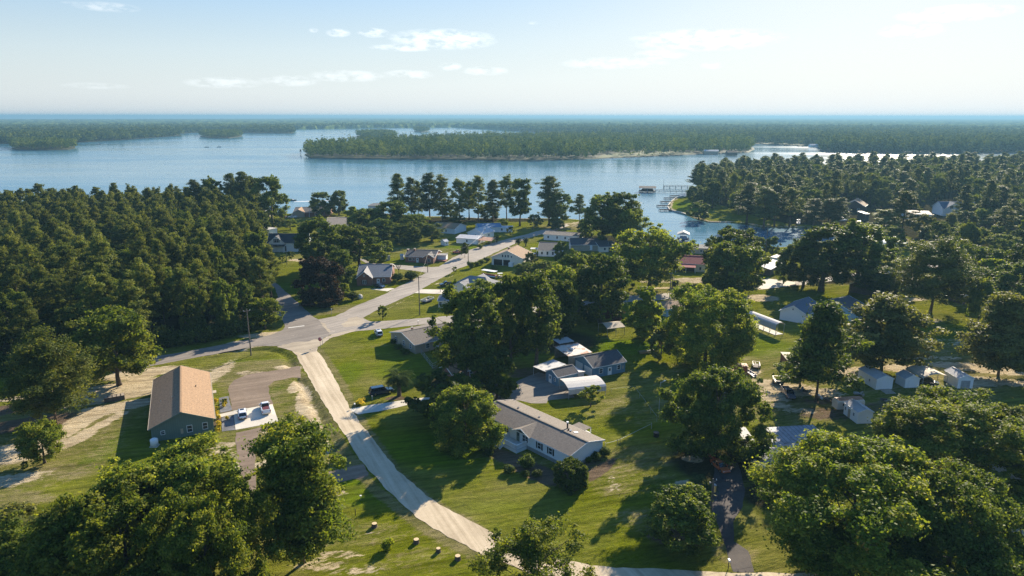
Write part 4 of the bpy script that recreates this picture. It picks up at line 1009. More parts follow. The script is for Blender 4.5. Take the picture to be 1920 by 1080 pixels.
# silver jon boat and stack lying on the grass
def boat(name, label, p, rz, L=4.5, Wd=1.5, hull='galv', inside_='slab', top=None, cat='boat', wake=False, z=0., flip=False, motor=True, seats=3):
    r = thing(name, label, cat, (p[0], p[1], z), rz); rings = []; H = Wd * .38
    for t in (0, .25, .5, .75, .93, 1.0):
        w = Wd / 2 * (1 if t < .6 else max(.06, 1 - ((t - .6) / .4) ** 2)); hz = H * (1 + .35 * t * t); kx = -L / 2 + L * t
        kz = .0 + .35 * H * max(0, t - .7) / .3
        rings.append([(kx, -w, hz), (kx, -w * .75, kz + H * .15), (kx, 0, kz), (kx, w * .75, kz + H * .15), (kx, w, hz), (kx, w * .86, hz), (kx, w * .6, kz + H * .42), (kx, 0, kz + H * .36), (kx, -w * .6, kz + H * .42), (kx, -w * .86, hz)])
    part('hull', MB().loft(rings), M[hull], r)
    for i in range(seats): part('seat', MB().box((-L * .3 + i * L * .24, 0, H * .72), (L * .07, Wd * .62, .06)), M[inside_], r)
    if motor: part('motor', MB().box((-L / 2 - .15, 0, H * .9), (.35, .32, .7)), M['black'], r)
    if top:
        part('console', MB().loft([[(-.5, -.4, H * .4), (.5, -.4, H * .4), (.5, .4, H * .4), (-.5, .4, H * .4)], [(-.3, -.35, H * 1.8), (.2, -.35, H * 1.8), (.2, .35, H * 1.8), (-.3, .35, H * 1.8)]]), M['whitep'], r)
        t_ = MB(); t_.box((0, 0, H * .5 + 1.9), (L * .34, Wd * .8, .07))
        for a in (-1, 1):
            for b in (-1, 1): t_.box((a * L * .15, b * Wd * .36, H * .5 + 1.0), (.06, .06, 1.8))
        part('canopy', t_, M[top], r)
    if flip: r.rotation_euler = (math.pi, 0, rz); r.location.z = H * 1.35
    return r
a_ = P(1196, 663); b_ = P(1237, 659); boat('upturned_boat', 'long silver aluminium boat upside down on the grass', ((a_ + b_) / 2), math.atan2((b_ - a_).y, (b_ - a_).x), 6.2, 1.5, 'chrome', flip=True, motor=False, seats=0)
p = P(1408, 702); boat('rowing_boat', 'small grey open boat with white seats beside the red container', p, R(100), 3.9, 1.5, 'cargrey', 'whitep', motor=False, seats=4)
# -- tan house left of the big trees
h = House('tan_house', 'tan ranch house with grey roof at the side street, partly under trees', (747.5, 619), (777.5, 647.5), (860, 629), 2.8, 1.9, 'tan', 'shgrey', L=15)
h.win('AB', -h.W * .28, 1.6, .9, 1.3, shut='black'); h.win('AB', h.W * .05, 1.6, .9, 1.3); h.win('AB', h.W * .3, 1.6, .9, 1.3); h.win('BC', -3, 1.6, 1.2, 1.3); h.door('BC', 0)
h.vent(2, 0, .1, .6, 'black'); h.chimney(-3.2, -h.sB * 1.2, .5, .5, .6)
h = House('brick_cottage', 'brown-roofed brick cottage almost hidden under the dense street trees', (828, 688), (848, 703), (890, 692), 2.6, 1.6, 'brick', 'shbrown', L=9)
h.add('porch_post', MB().box((-2, h.sB * (h.W / 2 - .1), 1.25), (.14, .14, 2.5)), 'whitep'); h.win('BC', 1.5, 1.5)
h = House('pale_house', 'small pale house with a brown roof behind the round oak crown', (1234, 566), (1250, 580), (1283, 574), 2.7, 1.5, 'paleblue', 'shbrown', L=8)
h.win('AB', .2, 1.5)
# -- brick house with front wing
h = House('brick_house', 'red brick house with a steep blue-grey roof and front gable', (665, 500), (669, 520), (724, 519), 3.1, 3.0, 'brick', 'shblue', L=13.5)
fr = h.wing(-h.L * .5 + 3.2, 6.6, 2.6, 3.05, 2.7, 'brick', 'shlight'); h.fwin(fr, 0, 1.5, 1.3, 1.5, 'black', True); h.fwin(fr, 0, 4.1, .6, .8)
h.win('BC', 3.8, 1.6); h.door('BC', 1.6, m='whitep'); h.chimney(h.L * .5 - .5, h.sB * 1.2, .9, 1.1, .5); h.win('CD', 0, 1.6, 1.1, 1.3)
# -- brick ranch
h = House('brick_ranch', 'low brick ranch house with dark roof and a white-trimmed porch wing', (763, 470), (758, 481), (797, 482), 2.8, 2.0, 'brick', 'shdark', L=14.5)
fr = h.wing(h.L * .5 - 3.0, 5.6, 1.6, 2.75, 1.7, 'brick', 'shdark'); h.fwin(fr, .2, 1.4, 1.4, 1.3)
h.win('BC', -4.5, 1.5, 1.5, 1.3); h.door('BC', -1.2); h.win('BC', -2.8, 1.5, .9, 1.2); h.chimney(-3.8, 1.0 * h.sB, .7, .7, .9); h.chimney(-h.L / 2 + .2, h.sB * .8, .9, .9, .4)
x_ = MB(); x_.box((h.L / 2 + 1.8, h.sB * 1.5, .35), (4.5, 4.0, .3)); h.add('deck', x_, 'redwall'); x_ = MB(); x_.box((h.L / 2 + 1.6, -h.sB * .8, 2.6), (4.6, 4.4, .14)); h.add('porch_roof', x_, 'shlight')
x_ = MB(); x_.box((h.L / 2 + 1.6, -h.sB * 1.2, 1.3), (4.0, 3.6, 2.5)); h.add('porch_wall', x_, 'white'); h.win('CD', -1, 1.5, 1, 1.2)
# -- white farmhouse
h = House('farmhouse', 'white farmhouse with a steep black roof and front dormer gable', (503, 449), (500, 456.5), (551, 456.5), 4.4, 4.0, 'white', 'shblack', L=20, Wd=10)
fr = h.wing(-h.L * .5 + 5.0, 8.2, .8, 4.4, 3.6, 'white', 'shblack'); h.fwin(fr, 0, 5.6, 2.0, 1.8, 'black', True)
h.win('BC', 4.6, 2.7, 1.7, 2.0, shut='black', double=True); h.dark('BC', -4.6, 8, 2.6, .3); h.win('CD', 0, 5.6, 1.0, 1.5, shut='black'); h.win('CD', -2, 2.2, 1.0, 1.5)
x_ = MB()
for k in range(4): x_.box((-h.L * .5 + 1.6 + k * 2.3, h.sB * (h.ly + 1.5), 1.6), (.22, .22, 3.2))
h.add('porch_posts', x_, 'whitep').name = 'porch_colonnade'
x_ = MB(); x_.obox((-h.L * .5 + 5.0, h.sB * (h.ly + 1.0), 3.5), (1, 0, 0), V((0, h.sB, -.35)).normalized(), V((0, .35 * h.sB, 1)).normalized(), 8.4, 2.3, .14); h.add('porch_roof', x_, 'shblack')
flat_shed('white_shed', 'white flat-roofed outbuilding behind the black-roofed farmhouse', [(497, 424), (504, 431), (520, 428)], 3.4, 'whitep', 'whitemetal', .2)
# -- white metal house, its shed and rusty lean-to
h = House('white_house', 'white house with a pale metal roof beside the lakeside pines', (873.5, 434), (907, 439), (925, 434), 3.0, 2.6, 'white', 'metalroof', L=12, Wd=11)
h.win('BC', 0, 1.6, 1.5, 1.2, double=True); h.win('AB', 0, 1.6); h.door('AB', 2.5)
h = House('metal_shed', 'white shed with a light blue-grey metal roof and a rusted porch roof', (862, 439), (854, 446), (897, 449), 2.8, 1.0, 'whitep', 'metalroof', cat='shed', trim=None, L=13)
h.win('BC', 0, 1.5); x_ = MB(); x_.obox((h.L / 2 + 3.3, h.sB * 1.2, 2.5), (1, 0, 0), V((0, h.sB, -.12)).normalized(), V((0, .12 * h.sB, 1)).normalized(), 7.4, 6.6, .1); h.add('porch_roof', x_, 'rust2')
x_ = MB(); posts(x_, [(h.L / 2 + .4, h.sB * 4.2), (h.L / 2 + 3.5, h.sB * 4.2), (h.L / 2 + 6.8, h.sB * 4.2), (h.L / 2 + 6.8, -h.sB * 1.6)], 2.3, .16); h.add('porch_post', x_, 'wood')
h = House('teal_roof_house', 'low house with a blue metal roof behind the white house', (893, 421), (897, 427), (925, 426), 3.0, 1.5, 'white', 'fabricblue', L=14)
h = House('red_roof_house', 'reddish-roofed white house among the dark lakeside trees', (810, 418), (808, 426), (845, 429), 3.0, 2.2, 'white', 'shbrown', L=16)
h.win('BC', 2, 1.6); h.win('BC', -3, 1.6)
h = House('white_trailer', 'small white trailer house behind the leafy garden by the road end', (935, 424), (933, 427), (952, 427), 2.6, .7, 'white', 'metalroof', L=9); h.win('BC', 1, 1.5); h.win('BC', -2, 1.5)
h = House('garden_shed', 'tiny white garden shed at the lawn edge by dark trees', (832, 450.5), (834, 453.5), (842, 452.5), 2.2, .9, 'whitep', 'metalroof', cat='shed', oh=.15); h.door('BC', 0, .8, 1.8)
# -- cream house with brown roof
h = House('cream_house', 'cream two-storey house with a brown roof and dark carport recess', (923.3, 480), (982.5, 486), (1004, 472), 3.6, 3.3, 'cream', 'shbrown', L=15)
for u in (-2.2, -.9, .4): h.win('AB', u, 4.4, .8, 1.2)
h.win('AB', 2.0, 4.2, .7, .9); h.dark('AB', -h.W * .28, h.W * .26, 2.6, .05); h.dark('AB', -h.W * .02, h.W * .2, 2.6, .05)
x_ = MB(); x_.box((-h.lx - .9, h.sB * h.W * .13, .9), (1.5, 1.9, 1.8)); h.add('white_box', x_, 'whitep').name = 'utility_box'
x_ = MB()
for u in (-h.W * .42, -h.W * .14): x_.box((-h.lx - .12, h.sB * u, 1.6), (.2, .2, 3.2))
h.add('porch_post', x_, 'whitep'); h.chimney(-1.0, -h.sB * 1.2, .9, .9, .9)
h = House('white_cottage', 'white cottage with a grey roof beside the small leafy tree', (1013, 457), (1008, 469), (1042, 470), 3.0, 2.5, 'white', 'shgrey', L=11.5)
h.win('BC', -1, 1.6, .9, 1.5); h.win('BC', 1.6, 1.6, .9, 1.5); h.door('BC', 3.6, m='black'); h.win('BC', -3.6, 1.6)
x_ = MB(); x_.box((-h.L / 2 - 1.8, h.sB * 2.2, 2.6), (4.6, 3.4, .14)); h.add('porch_roof', x_, 'metalroof'); x_ = MB(); posts(x_, [(-h.L / 2 - 3.8, h.sB * 3.6), (-h.L / 2 - 1, h.sB * 3.6), (-h.L / 2 - 3.8, h.sB * .8)], 2.5, .16); h.add('porch_post', x_, 'whitep')
h = House('long_trailer', 'long low white trailer house with brown-grey roof near the road end', (1022, 432.5), (1018, 439), (1067, 442), 3.1, 1.1, 'white', 'shgrey', L=20)
h.win('BC', -2, 1.7); h.win('BC', 2.5, 1.7); h.door('BC', 6); h.win('BC', -7, 1.7)
h = House('dark_roof_house', 'long house with a dark brown roof behind the white motorhome', (1072, 449), (1070, 459), (1122, 459), 3.2, 2.2, 'tan', 'shdark', L=19); h.win('CD', 0, 1.7)
h = House('porch_cottage', 'beige cottage with a dark porch next to the dark-roofed house', (1121, 453), (1124, 463), (1150, 462), 2.7, 1.6, 'cream', 'shdark', L=9); h.win('BC', -1.5, 1.5, 1.0, 1.3); h.dark('BC', 2, 3, 2.1)
# -- grey hip-roofed house by the road
h = House('grey_roof_house', 'large house with a blue-grey hipped roof beside the village road', (858, 513), (845, 534), (905, 541), 2.9, 2.9, 'cream', 'shlight', hip=.85, L=17, Wd=12)
fr = h.wing(-h.L * .18, 7.5, 2.8, 2.85, 2.2, 'cream', 'shlight'); h.win('BC', 4, 1.5); h.vent(1, h.sB * 2, .1, .4, 'chrome'); h.dark('AB', 0, 2.6, 2.1)
fr = h.wing(h.L * .1, 7.5, 2.6, 2.85, 2.2, 'cream', 'shlight', side='DA')
h = House('hip_cottage', 'small pale cottage with a blue-grey pyramid roof by the parked trailer', (818, 558), (820, 564), (851, 564), 2.7, 2.2, 'cream', 'shlight', hip=.9, Wd=7.5); h.win('BC', -1.8, 1.5); h.win('BC', 1.2, 1.5)
# -- red roof house
h = House('red_metal_house', 'cream house with a dark red metal roof and red porch awning', (1280, 482), (1267, 493), (1307, 495), 3.4, 2.4, 'cream', 'redroof', L=13)
x_ = MB(); x_.obox((-2.2, h.sB * (h.W / 2 + 1.6), 2.8), (1, 0, 0), V((0, h.sB, -.2)).normalized(), V((0, .2 * h.sB, 1)).normalized(), 8.5, 3.4, .1); h.add('porch_roof', x_, 'redroof')
x_ = MB(); posts(x_, [(1.9, h.sB * (h.W / 2 + 3.0)), (-2, h.sB * (h.W / 2 + 3.0)), (-6.2, h.sB * (h.W / 2 + 3.0))], 2.4, .16); h.add('porch_post', x_, 'whitep'); h.dark('BC', -2.2, 7.5, 2.3); h.win('CD', 0, 1.7); h.win('BC', 4, 1.5)
h = House('tan_roof_house', 'low tan-roofed house on the cove shore behind the red roof', (1264, 457.5), (1262, 463), (1312, 465), 2.8, 1.2, 'tan', 'tanmetal', L=19, trim=None); h.win('BC', 4, 1.4)
# -- grey white roof
h = House('brick_bungalow', 'brick bungalow with a pale grey roof, seen corner-on beside the big oak', (1423, 489), (1446, 505), (1471, 492), 2.9, .9, 'darkwood', 'metalroof', trim=None); h.win('AB', 0, 1.4)
flat_shed('cove_shed', 'blue-white roofed shed just behind the brick bungalow', [(1452, 479), (1462, 484), (1474, 479)], 2.6, 'whitep', 'whitemetal', .2)
# -- blue house with white gable wing
h = House('blue_house', 'pale blue L-shaped house with a dark roof and a white gable wing', (1556, 563), (1607, 588.5), (1637, 568), 3.0, 2.6, 'paleblue', 'shdark', L=13, Wd=13)
h.win('AB', 1, 1.6, 1.2, 1.3); h.win('AB', -3, 1.6); h.dark('AB', 3.2, 1.0, 2)
h = House('white_gable_house', 'white gabled wing with a grey roof and a small attic vent', (1468, 577), (1515, 591), (1552, 566), 3.1, 2.4, 'whitep', 'shblue', L=15); h.win('AB', -.2, 4.2, .5, .6, glass='black')
h = House('dark_house', 'dark brown-roofed house in the shade between the big trees', (1628, 520), (1640, 541), (1672, 530), 3.0, 2.6, 'darkwood', 'shdark', L=11)
# -- houses on the wooded point at the right
h = House('point_house', 'brown-roofed house with a dark gable front on the cove lawn', (1579, 386), (1623, 387), (1630, 381), 4.0, 4.2, 'darkwood', 'shbrown', L=16)
h.win('AB', -3, 1.8, 1.4, 1.4); h.win('AB', 3, 1.8, 1.4, 1.4); h.dark('AB', 0, 3, 2.3)
flat_shed('pump_shed', 'small blue-roofed dark shed at the right corner of the cove lawn', [(1622, 396), (1623, 400), (1631, 400)], 4.5, 'darkwood', 'fabricblue', .3)
h = House('lake_house', 'large white house with a long blue-grey roof and wide front dormer', (1772, 378), (1768, 390), (1846, 391), 5.0, 4.0, 'white', 'shblue', L=32, Wd=15)
fr = h.wing(-h.L * .5 + 7.5, 13, 1.0, 4.9, 4.2, 'white', 'shblue'); h.fwin(fr, -2, 6, 2.2, 2, double=True); h.fwin(fr, 2, 6, 2.2, 2, double=True); h.win('BC', 6, 2.8, 4, 1.5, double=True)
h = House('boathouse', 'boathouse with a sunlit tan roof beside the canal', (1706, 393), (1704, 400), (1732, 401), 3.6, 1.2, 'white', 'tanmetal', cat='boathouse', L=14, trim=None); h.dark('BC', -2, 5, 2.4); h.dark('BC', 4, 3, 2.4)
h = House('brown_house', 'brown-roofed house with a dark front at the right edge', (1896, 392), (1893, 404), (1925, 406), 4.0, 3.2, 'darkwood', 'shbrown', L=20); h.win('BC', -3, 2); h.win('BC', 3, 2)
# -- far shore
h = House('long_hall', 'long pale-roofed hall on the clearing across the lake', (1172, 269.5), (1170, 271), (1198, 271.2), 5, 3, 'tan', 'metalroof', L=40, Wd=16, trim=None)
h = House('shore_house', 'white house on the far point by its clearing', (1322, 281), (1320, 283), (1347, 283.2), 5, 2.5, 'tan', 'whitemetal', L=26, Wd=14, trim=None)
for i, (px, py, lab, wl, rf) in enumerate(((1372, 285.5, 'dark-roofed house at the tip of the far point', 'darkwood', 'shbrown'), (1528, 271.5, 'small pale house on the yellow clearing beyond the channel', 'white', 'metalroof'), (1695, 247, 'lone white building in the far forest', 'white', 'whitemetal'), (1868, 272, 'pale house at the far right shore', 'white', 'metalroof'), (1893, 276, 'second pale house on the far right shore, nearest the frame edge', 'white', 'whitemetal'))):
    House('far_house', lab, (px - 7, py - 1.2), (px - 8, py), (px + 8, py), 5, 2.5, wl, rf, L=18 if i != 2 else 30, Wd=12, trim=None)
# -- lake-front house left
h = House('ranch_house', 'dark low ranch house with a brown gable, on the shore under the spreading trees', (552, 391), (549, 399), (607, 398), 3.0, 2.2, 'brick', 'shdark', L=24)
fr = h.wing(-h.L * .5 + 4, 8, 3, 3, 2.4, 'tan', 'shbrown'); h.win('BC', 3, 1.6, 2, 1.3); h.win('BC', 8, 1.6)
h = House('grey_house', 'grey-roofed house with a pale wall behind the roadside trees', (610, 408), (613, 424), (668, 422), 3.0, 2.0, 'tan', 'shgrey', L=19); h.win('BC', 3, 1.6)
h = House('shore_pavilion', 'white pavilion with a pale roof at the water behind the dark trees', (690, 383.5), (689, 386), (712, 386), 4.2, 1.4, 'whitep', 'tanmetal', hip=.9, L=11, Wd=8); h.dark('BC', 0, 4, 2.5)
h = House('hidden_house', 'brown-roofed house glimpsed between shoreline trunks', (458, 394), (456, 401), (480, 402), 3.0, 2.2, 'tan', 'shbrown', L=13)
h = House('shed_teal', 'small teal garden shed near the brick ranch', (717, 477), (716.5, 480.5), (732, 479.5), 2.3, .5, 'blue', 'metalroof', cat='shed', trim=None, oh=.1, Wd=3.5); h.root.name = 'garden_shed'; h.door('BC', 1.2, .9, 1.9, 'galv', lite=False)
h = House('white_tank_house', 'tiny white pump house beside the brick ranch', (750, 477.5), (750, 480), (757, 480), 1.9, .8, 'whitep', 'whitemetal', cat='shed', trim=None, oh=.1, Wd=2.2); h.root.name = 'pump_house'
# -- sheds at the right
GR = 'white sheds in the yard at the right'
def shed(label, A, B, C, ze, rise, wall='whitep', roof='whitemetal', L=None, ex=None, trim='whitep'):
    h = House('white_shed', label, A, B, C, ze, rise, wall, roof, cat='shed', oh=.12, L=L, trim=trim, group=GR)
    if ex: ex(h)
    return h
h = shed('long white shed with a closed end door, left of the three rear sheds', (1675, 707.5), (1645, 710.5), (1610, 690), 2.8, .9); h.garage('AB', 0, h.W * .6, 2.1, 'whitep'); h.win('BC', -1.0, 1.5, .6, .7, glass='black')
part('ramp', MB().obox((-h.lx - 1.5, 0, .1), (1, 0, .06), (0, 1, 0), (0, 0, 1), 2.6, 2.6, .08), M['wood'], h.root)
h = shed('short white shed with a double door, middle of the three rear sheds', (1726, 708), (1699, 710), (1680, 699.5), 2.4, 1.0); h.door('AB', .2, 1.5, 1.9, lite=False)
h = shed('white shed with a grey roll-up door, right of the tan carport', (1829, 708.5), (1798, 708.5), (1771, 693), 2.7, .9); h.garage('AB', 0, h.W * .55, 2.0, 'galv')
h = shed('white shed with a tan wooden door and two small windows, nearest of the sheds', (1639, 771), (1610, 773), (1583, 753.5), 2.7, .75); h.win('BC', -1.2, 1.6, .6, .75, glass='black'); h.win('BC', 2.0, 1.6, .6, .75, glass='black'); h.door('BC', .5, 1.0, 2.0, 'tan', lite=False)
# old trailer behind it
a = P(1567, 748, 2.6); b = P(1618, 745, 2.6)
r = thing('camper_trailer', 'old rounded travel trailer with a stained roof behind the near white shed', 'trailer', ((a + b) / 2).to_tuple()[:2] + (0,), math.atan2((b - a).y, (b - a).x))
pr = [(-1.15, .55), (1.15, .55), (1.18, 2.3), (.9, 2.62), (0, 2.74), (-.9, 2.62), (-1.18, 2.3)]
Lh = (b - a).length / 2
part('body', MB().loft([[(x, p * (.9 if abs(x) == Lh else 1), .55 + (q - .55) * (.85 if abs(x) == Lh else 1)) for p, q in pr] for x in (-Lh, -Lh + .35, 0, Lh - .35, Lh)]), M['beige'], r)
part('roof', MB().prism([(-1.0, 2.63), (0, 2.76), (1.0, 2.63), (1.0, 2.66), (0, 2.80), (-1.0, 2.66)], (-Lh + .3, 0, 0), (Lh - .3, 0, 0), (0, 1, 0), (0, 0, 1)), M['rust2'], r)
for g in (-1, 1): part('wheel', MB().tube([(-.3, g * 1.0, .33), (-.3, g * 1.16, .33)], .33, 12), M['rubber'], r)
for x in (-Lh * .5, Lh * .5): part('window', MB().box((x, -1.17, 1.7), (.9, .05, .55)), M['glass'], r)
# -- ribbed roof yard, trailer house and old camper at the lower right
h = House('trailer_house', 'cream house with a rounded ribbed metal roof under the big tree', (1412, 838.5), (1432, 861.5), (1520, 850), 2.8, .75, 'whitep', 'corrug', L=14, trim=None); h.win('AB', .6, 1.5, .7, 1.3); h.door('BC', -5.6, .9, 2, 'wood')
r = carport('porch_canopy', 'large ribbed metal canopy roof behind the trailer house', (1432.5, 804), (1452, 837.5), (1523, 833), 2.9, .35, 'corrug', nposts=3, flat=True, L=12.5); r['category'] = 'canopy'
a = P(1388, 800, 2.8); b = P(1411, 833, 2.8)
r = thing('travel_trailer', 'beige travel trailer with a white roof under the dark oak', 'trailer', ((a + b) / 2).to_tuple()[:2] + (0,), math.atan2((b - a).y, (b - a).x)); Lh = (b - a).length / 2
part('body', MB().loft([[(x, -1.2, .6), (x, 1.2, .6), (x, 1.22, 2.6), (x, 1.0, 2.82), (x, -1.0, 2.82), (x, -1.22, 2.6)] for x in (-Lh, -Lh + .2, Lh - .2, Lh)]), M['beige'], r)
part('roof', MB().box((0, 0, 2.85), (2 * Lh - .1, 2.1, .06)), M['whitemetal'], r); part('awning_box', MB().box((0, -1.26, 2.5), (3, .12, .14)), M['whitep'], r)
part('window', MB().box((Lh + .02, 0, 2.0), (.05, 1.4, .6)), M['glass'], r); part('bumper', MB().box((Lh + .12, 0, .62), (.16, 2.2, .16)), M['galv'], r)
for x in (-.6, .4): part('wheel', MB().tube([(x, -1.22, .36), (x, -1.0, .36)], .36, 12), M['rubber'], r)
h = House('roadside_house', 'white house half hidden behind the tree at the right edge', (1812, 838), (1820, 868), (1925, 872), 3.0, 1.6, 'whitep', 'metalroof', L=16, skirt=.6)
# ------------------------------------------------------------------ vehicles
def car(kind, label, px, py, rz, col, name=None, cat='car', load=None, sc=1.0):
    p = P(px, py); r = thing(name or ('pickup_truck' if kind == 'pickup' else 'parked_car'), label, cat, p, R(rz)); r.scale = (sc, sc, sc)
    L, Wd, H, hood, hb = {'suv': (4.8, 1.9, 1.72, 1.0, .95), 'sedan': (4.7, 1.82, 1.45, .9, .85), 'pickup': (5.8, 2.02, 1.9, 1.15, 1.1), 'van': (5.6, 2.0, 1.9, 1.1, 1.08)}[kind]
    w = Wd / 2; rings = []
    prof = [(-L / 2, .45, hb * .80, .86), (-L / 2 + .12, .34, hb, .96), (-L / 4, .28, hb, 1), (L * .1, .28, hb, 1), (L * .3, .28, hb * .98, .99), (L / 2 - .18, .32, hb * .84, .93), (L / 2, .42, hb * .66, .80)]
    for x, lo, hi, k in prof: rings.append([(x, -w * k, lo), (x, -w * k * 1.0, hi * .62), (x, -w * k * .93, hi), (x, w * k * .93, hi), (x, w * k, hi * .62), (x, w * k, lo)])
    part('body', MB().loft(rings), M[col], r, bevel=.05)
    if kind == 'pickup': c0, c1, t0, t1 = -.35, 1.45, -.2, .75
    elif kind == 'sedan': c0, c1, t0, t1 = -1.75, 1.05, -1.0, .2
    else: c0, c1, t0, t1 = -L / 2 + .12, 1.25, -L / 2 + .42, .45
    wt = w * .74; wb = w * .92
    part('glasshouse', MB().loft([[(c0, -wb, hb - .02), (c1, -wb, hb - .02), (c1, wb, hb - .02), (c0, wb, hb - .02)], [(t0, -wt, H - .05), (t1, -wt, H - .05), (t1, wt, H - .05), (t0, wt, H - .05)]]), M['carglass'], r).name = 'window'
    part('roof', MB().loft([[(t0 - .04, -wt - .03, H - .07), (t1 + .05, -wt - .03, H - .07), (t1 + .05, wt + .03, H - .07), (t0 - .04, wt + .03, H - .07)], [(t0 + .1, -wt * .86, H), (t1 - .1, -wt * .86, H), (t1 - .1, wt * .86, H), (t0 + .1, wt * .86, H)]]), M[col], r)
    pl = MB()
    for g in (-1, 1):
        pl.bar((c0, g * wb, hb), (t0, g * wt, H - .05), .10); pl.bar((c1, g * wb, hb), (t1, g * wt, H - .05), .08); xm = (t0 + t1) / 2
        pl.bar((xm, g * wb, hb), (xm, g * wt, H - .05), .10)
        if kind in ('suv', 'van'): pl.bar((t0 + .55, g * wb, hb), (t0 + .6, g * wt, H - .05), .18)
    part('pillar', pl, M[col], r)
    wr = .39 if kind != 'sedan' else .34
    for x in (-L * .3, L * .31):
        for g in (-1, 1):
            t = part('wheel', MB().tube([(x, g * (w - .2), wr), (x, g * (w + .015), wr)], wr, 14), M['rubber'], r)
            part('rim', MB().tube([(x, g * (w - .02), wr), (x, g * (w + .03), wr)], wr * .6, 10), M['chrome'], t)
    for g in (-1, 1):
        part('headlight', MB().box((L / 2 - .12, g * w * .66, hb * .66), (.14, .34, .15)), M['lampwhite'], r)
        part('tail_light', MB().box((-L / 2 + .02, g * w * .82, hb * .82), (.10, .18, .30)), M['lampred'], r)
        part('mirror', MB().box((c1 - .25, g * (w + .1), hb + .1), (.14, .24, .17)), M[col], r)
    part('bumper', MB().box((-L / 2 - .03, 0, .5), (.12, Wd * .84, .18)), M['chrome' if kind == 'pickup' else 'black'], r)
    part('plate', MB().box((-L / 2 - .1, 0, .62), (.03, .4, .14)), M['whitep'], r)
    if kind == 'pickup':
        part('bed', MB().box((-L / 2 + 1.25, 0, hb + .006), (2.05, Wd * .76, .02)), M['black'], r)
        b = MB()
        for g in (-1, 1): b.box((-L / 2 + 1.22, g * w * .86, hb + .12), (2.3, .12, .26))
        b.box((-L / 2 + .12, 0, hb + .11), (.1, Wd * .82, .25)); part('bed_side', b, M[col], r)
        if load: part('load', MB().loft([[(-2.5, -.7, hb + .02), (-.8, -.7, hb + .02), (-.8, .7, hb + .02), (-2.5, .7, hb + .02)], [(-2.4, -.6, hb + .2), (-.9, -.62, hb + .28), (-.9, .6, hb + .22), (-2.4, .6, hb + .16)]]), M[load], r)
    if kind == 'suv': part('sunroof', MB().box((.1 * 1 - .3, 0, H + .01), (.8, .85, .03)), M['carglass'], r)
    return r
def head(a, b): a, b = P(*a), P(*b); return math.degrees(math.atan2(b.y - a.y, b.x - a.x))
pad = head((442.5, 806.7), (438.3, 770.8))
car('suv', 'white crossover parked on the concrete pad with its dark sunroof up', 455.5, 781, pad, 'carwhite')
car('pickup', 'white pickup truck with a dark red load in its bed on the concrete pad', 498.5, 770, pad + 1, 'carwhite', cat='pickup', load='bedred')
car('suv', 'white car parked on the front lawn of the tan house', 710.5, 628, 112, 'carwhite')
car('van', 'long dark navy van parked on the lawn beside the palm', 716, 738, head((695, 741), (740, 733)), 'carnavy', cat='van', sc=1.04)
car('sedan', 'dark blue car in the driveway of the red brick house', 712, 539, head((702, 536), (722, 540)), 'carnavy', sc=1.05)
car('pickup', 'black pickup truck beside the grey hip-roofed house', 838, 536, 200, 'carblack', cat='pickup')
car('pickup', 'old grey pickup in the sandy yard, hood to the camera', 1478, 741, head((1464, 722), (1488, 750)), 'cargrey', cat='pickup')
car('suv', 'black vehicle under the wide tan carport', 1740, 719, -30, 'carblack')
car('sedan', 'orange car in the deep shade at the top of the dark driveway', 1351, 878, -75, 'carorange')
car('sedan', 'red car behind the orange car under the dark oak', 1342, 860, -70, 'carred')
car('sedan', 'white car in the shade by the far right trees', 1704, 538, 10, 'carwhite')
car('sedan', 'second white car, nearer and lower than the one beside it', 1715, 547, 20, 'carwhite')
car('pickup', 'small reddish truck on the lawn behind the round cedar', 859, 475, 170, 'carred', cat='pickup', sc=.9)
car('pickup', 'white truck parked in front of the dark shore ranch house', 549, 409, 180, 'carwhite', cat='pickup')
car('sedan', 'small red car beside the white truck at the shore', 532, 409, 180, 'carred')
car('suv', 'silver car in the shade of the white cottage porch', 1003, 481, 60, 'cargrey')
# motorhome
a = P(1066, 468, 0); b = P(1113, 470, 0)
r = thing('motorhome', 'large white motorhome parked below the dark-roofed house', 'motorhome', ((a + b) / 2).to_tuple()[:2] + (0,), math.atan2((b - a).y, (b - a).x))
part('body', MB().loft([[(x, -1.25 * k, .5), (x, 1.25 * k, .5), (x, 1.25 * k, 3.2 * q), (x, -1.25 * k, 3.2 * q)] for x, k, q in ((-5.8, .97, 1), (-5.6, 1, 1.02), (5.2, 1, 1.02), (5.8, .94, .82))]), M['carwhite'], r, bevel=.12)
part('stripe', MB().box((0, -1.27, 1.5), (9.5, .03, .35)), M['cargrey'], r); part('windscreen', MB().box((5.72, 0, 2.2), (.12, 2.1, .9)), M['carglass'], r)
for x in (-3.2, -.6, 2.6): part('window', MB().box((x, -1.27, 2.3), (1.3, .04, .6)), M['carglass'], r)
for x in (-3, .2, 3.4): part('roof_unit', MB().box((x, 0, 3.38), (.9, .8, .26)), M['whitep'], r)
for x in (-3.8, 3.9):
    for g in (-1, 1): part('wheel', MB().tube([(x, g * 1.02, .48), (x, g * 1.27, .48)], .48, 12), M['rubber'], r)
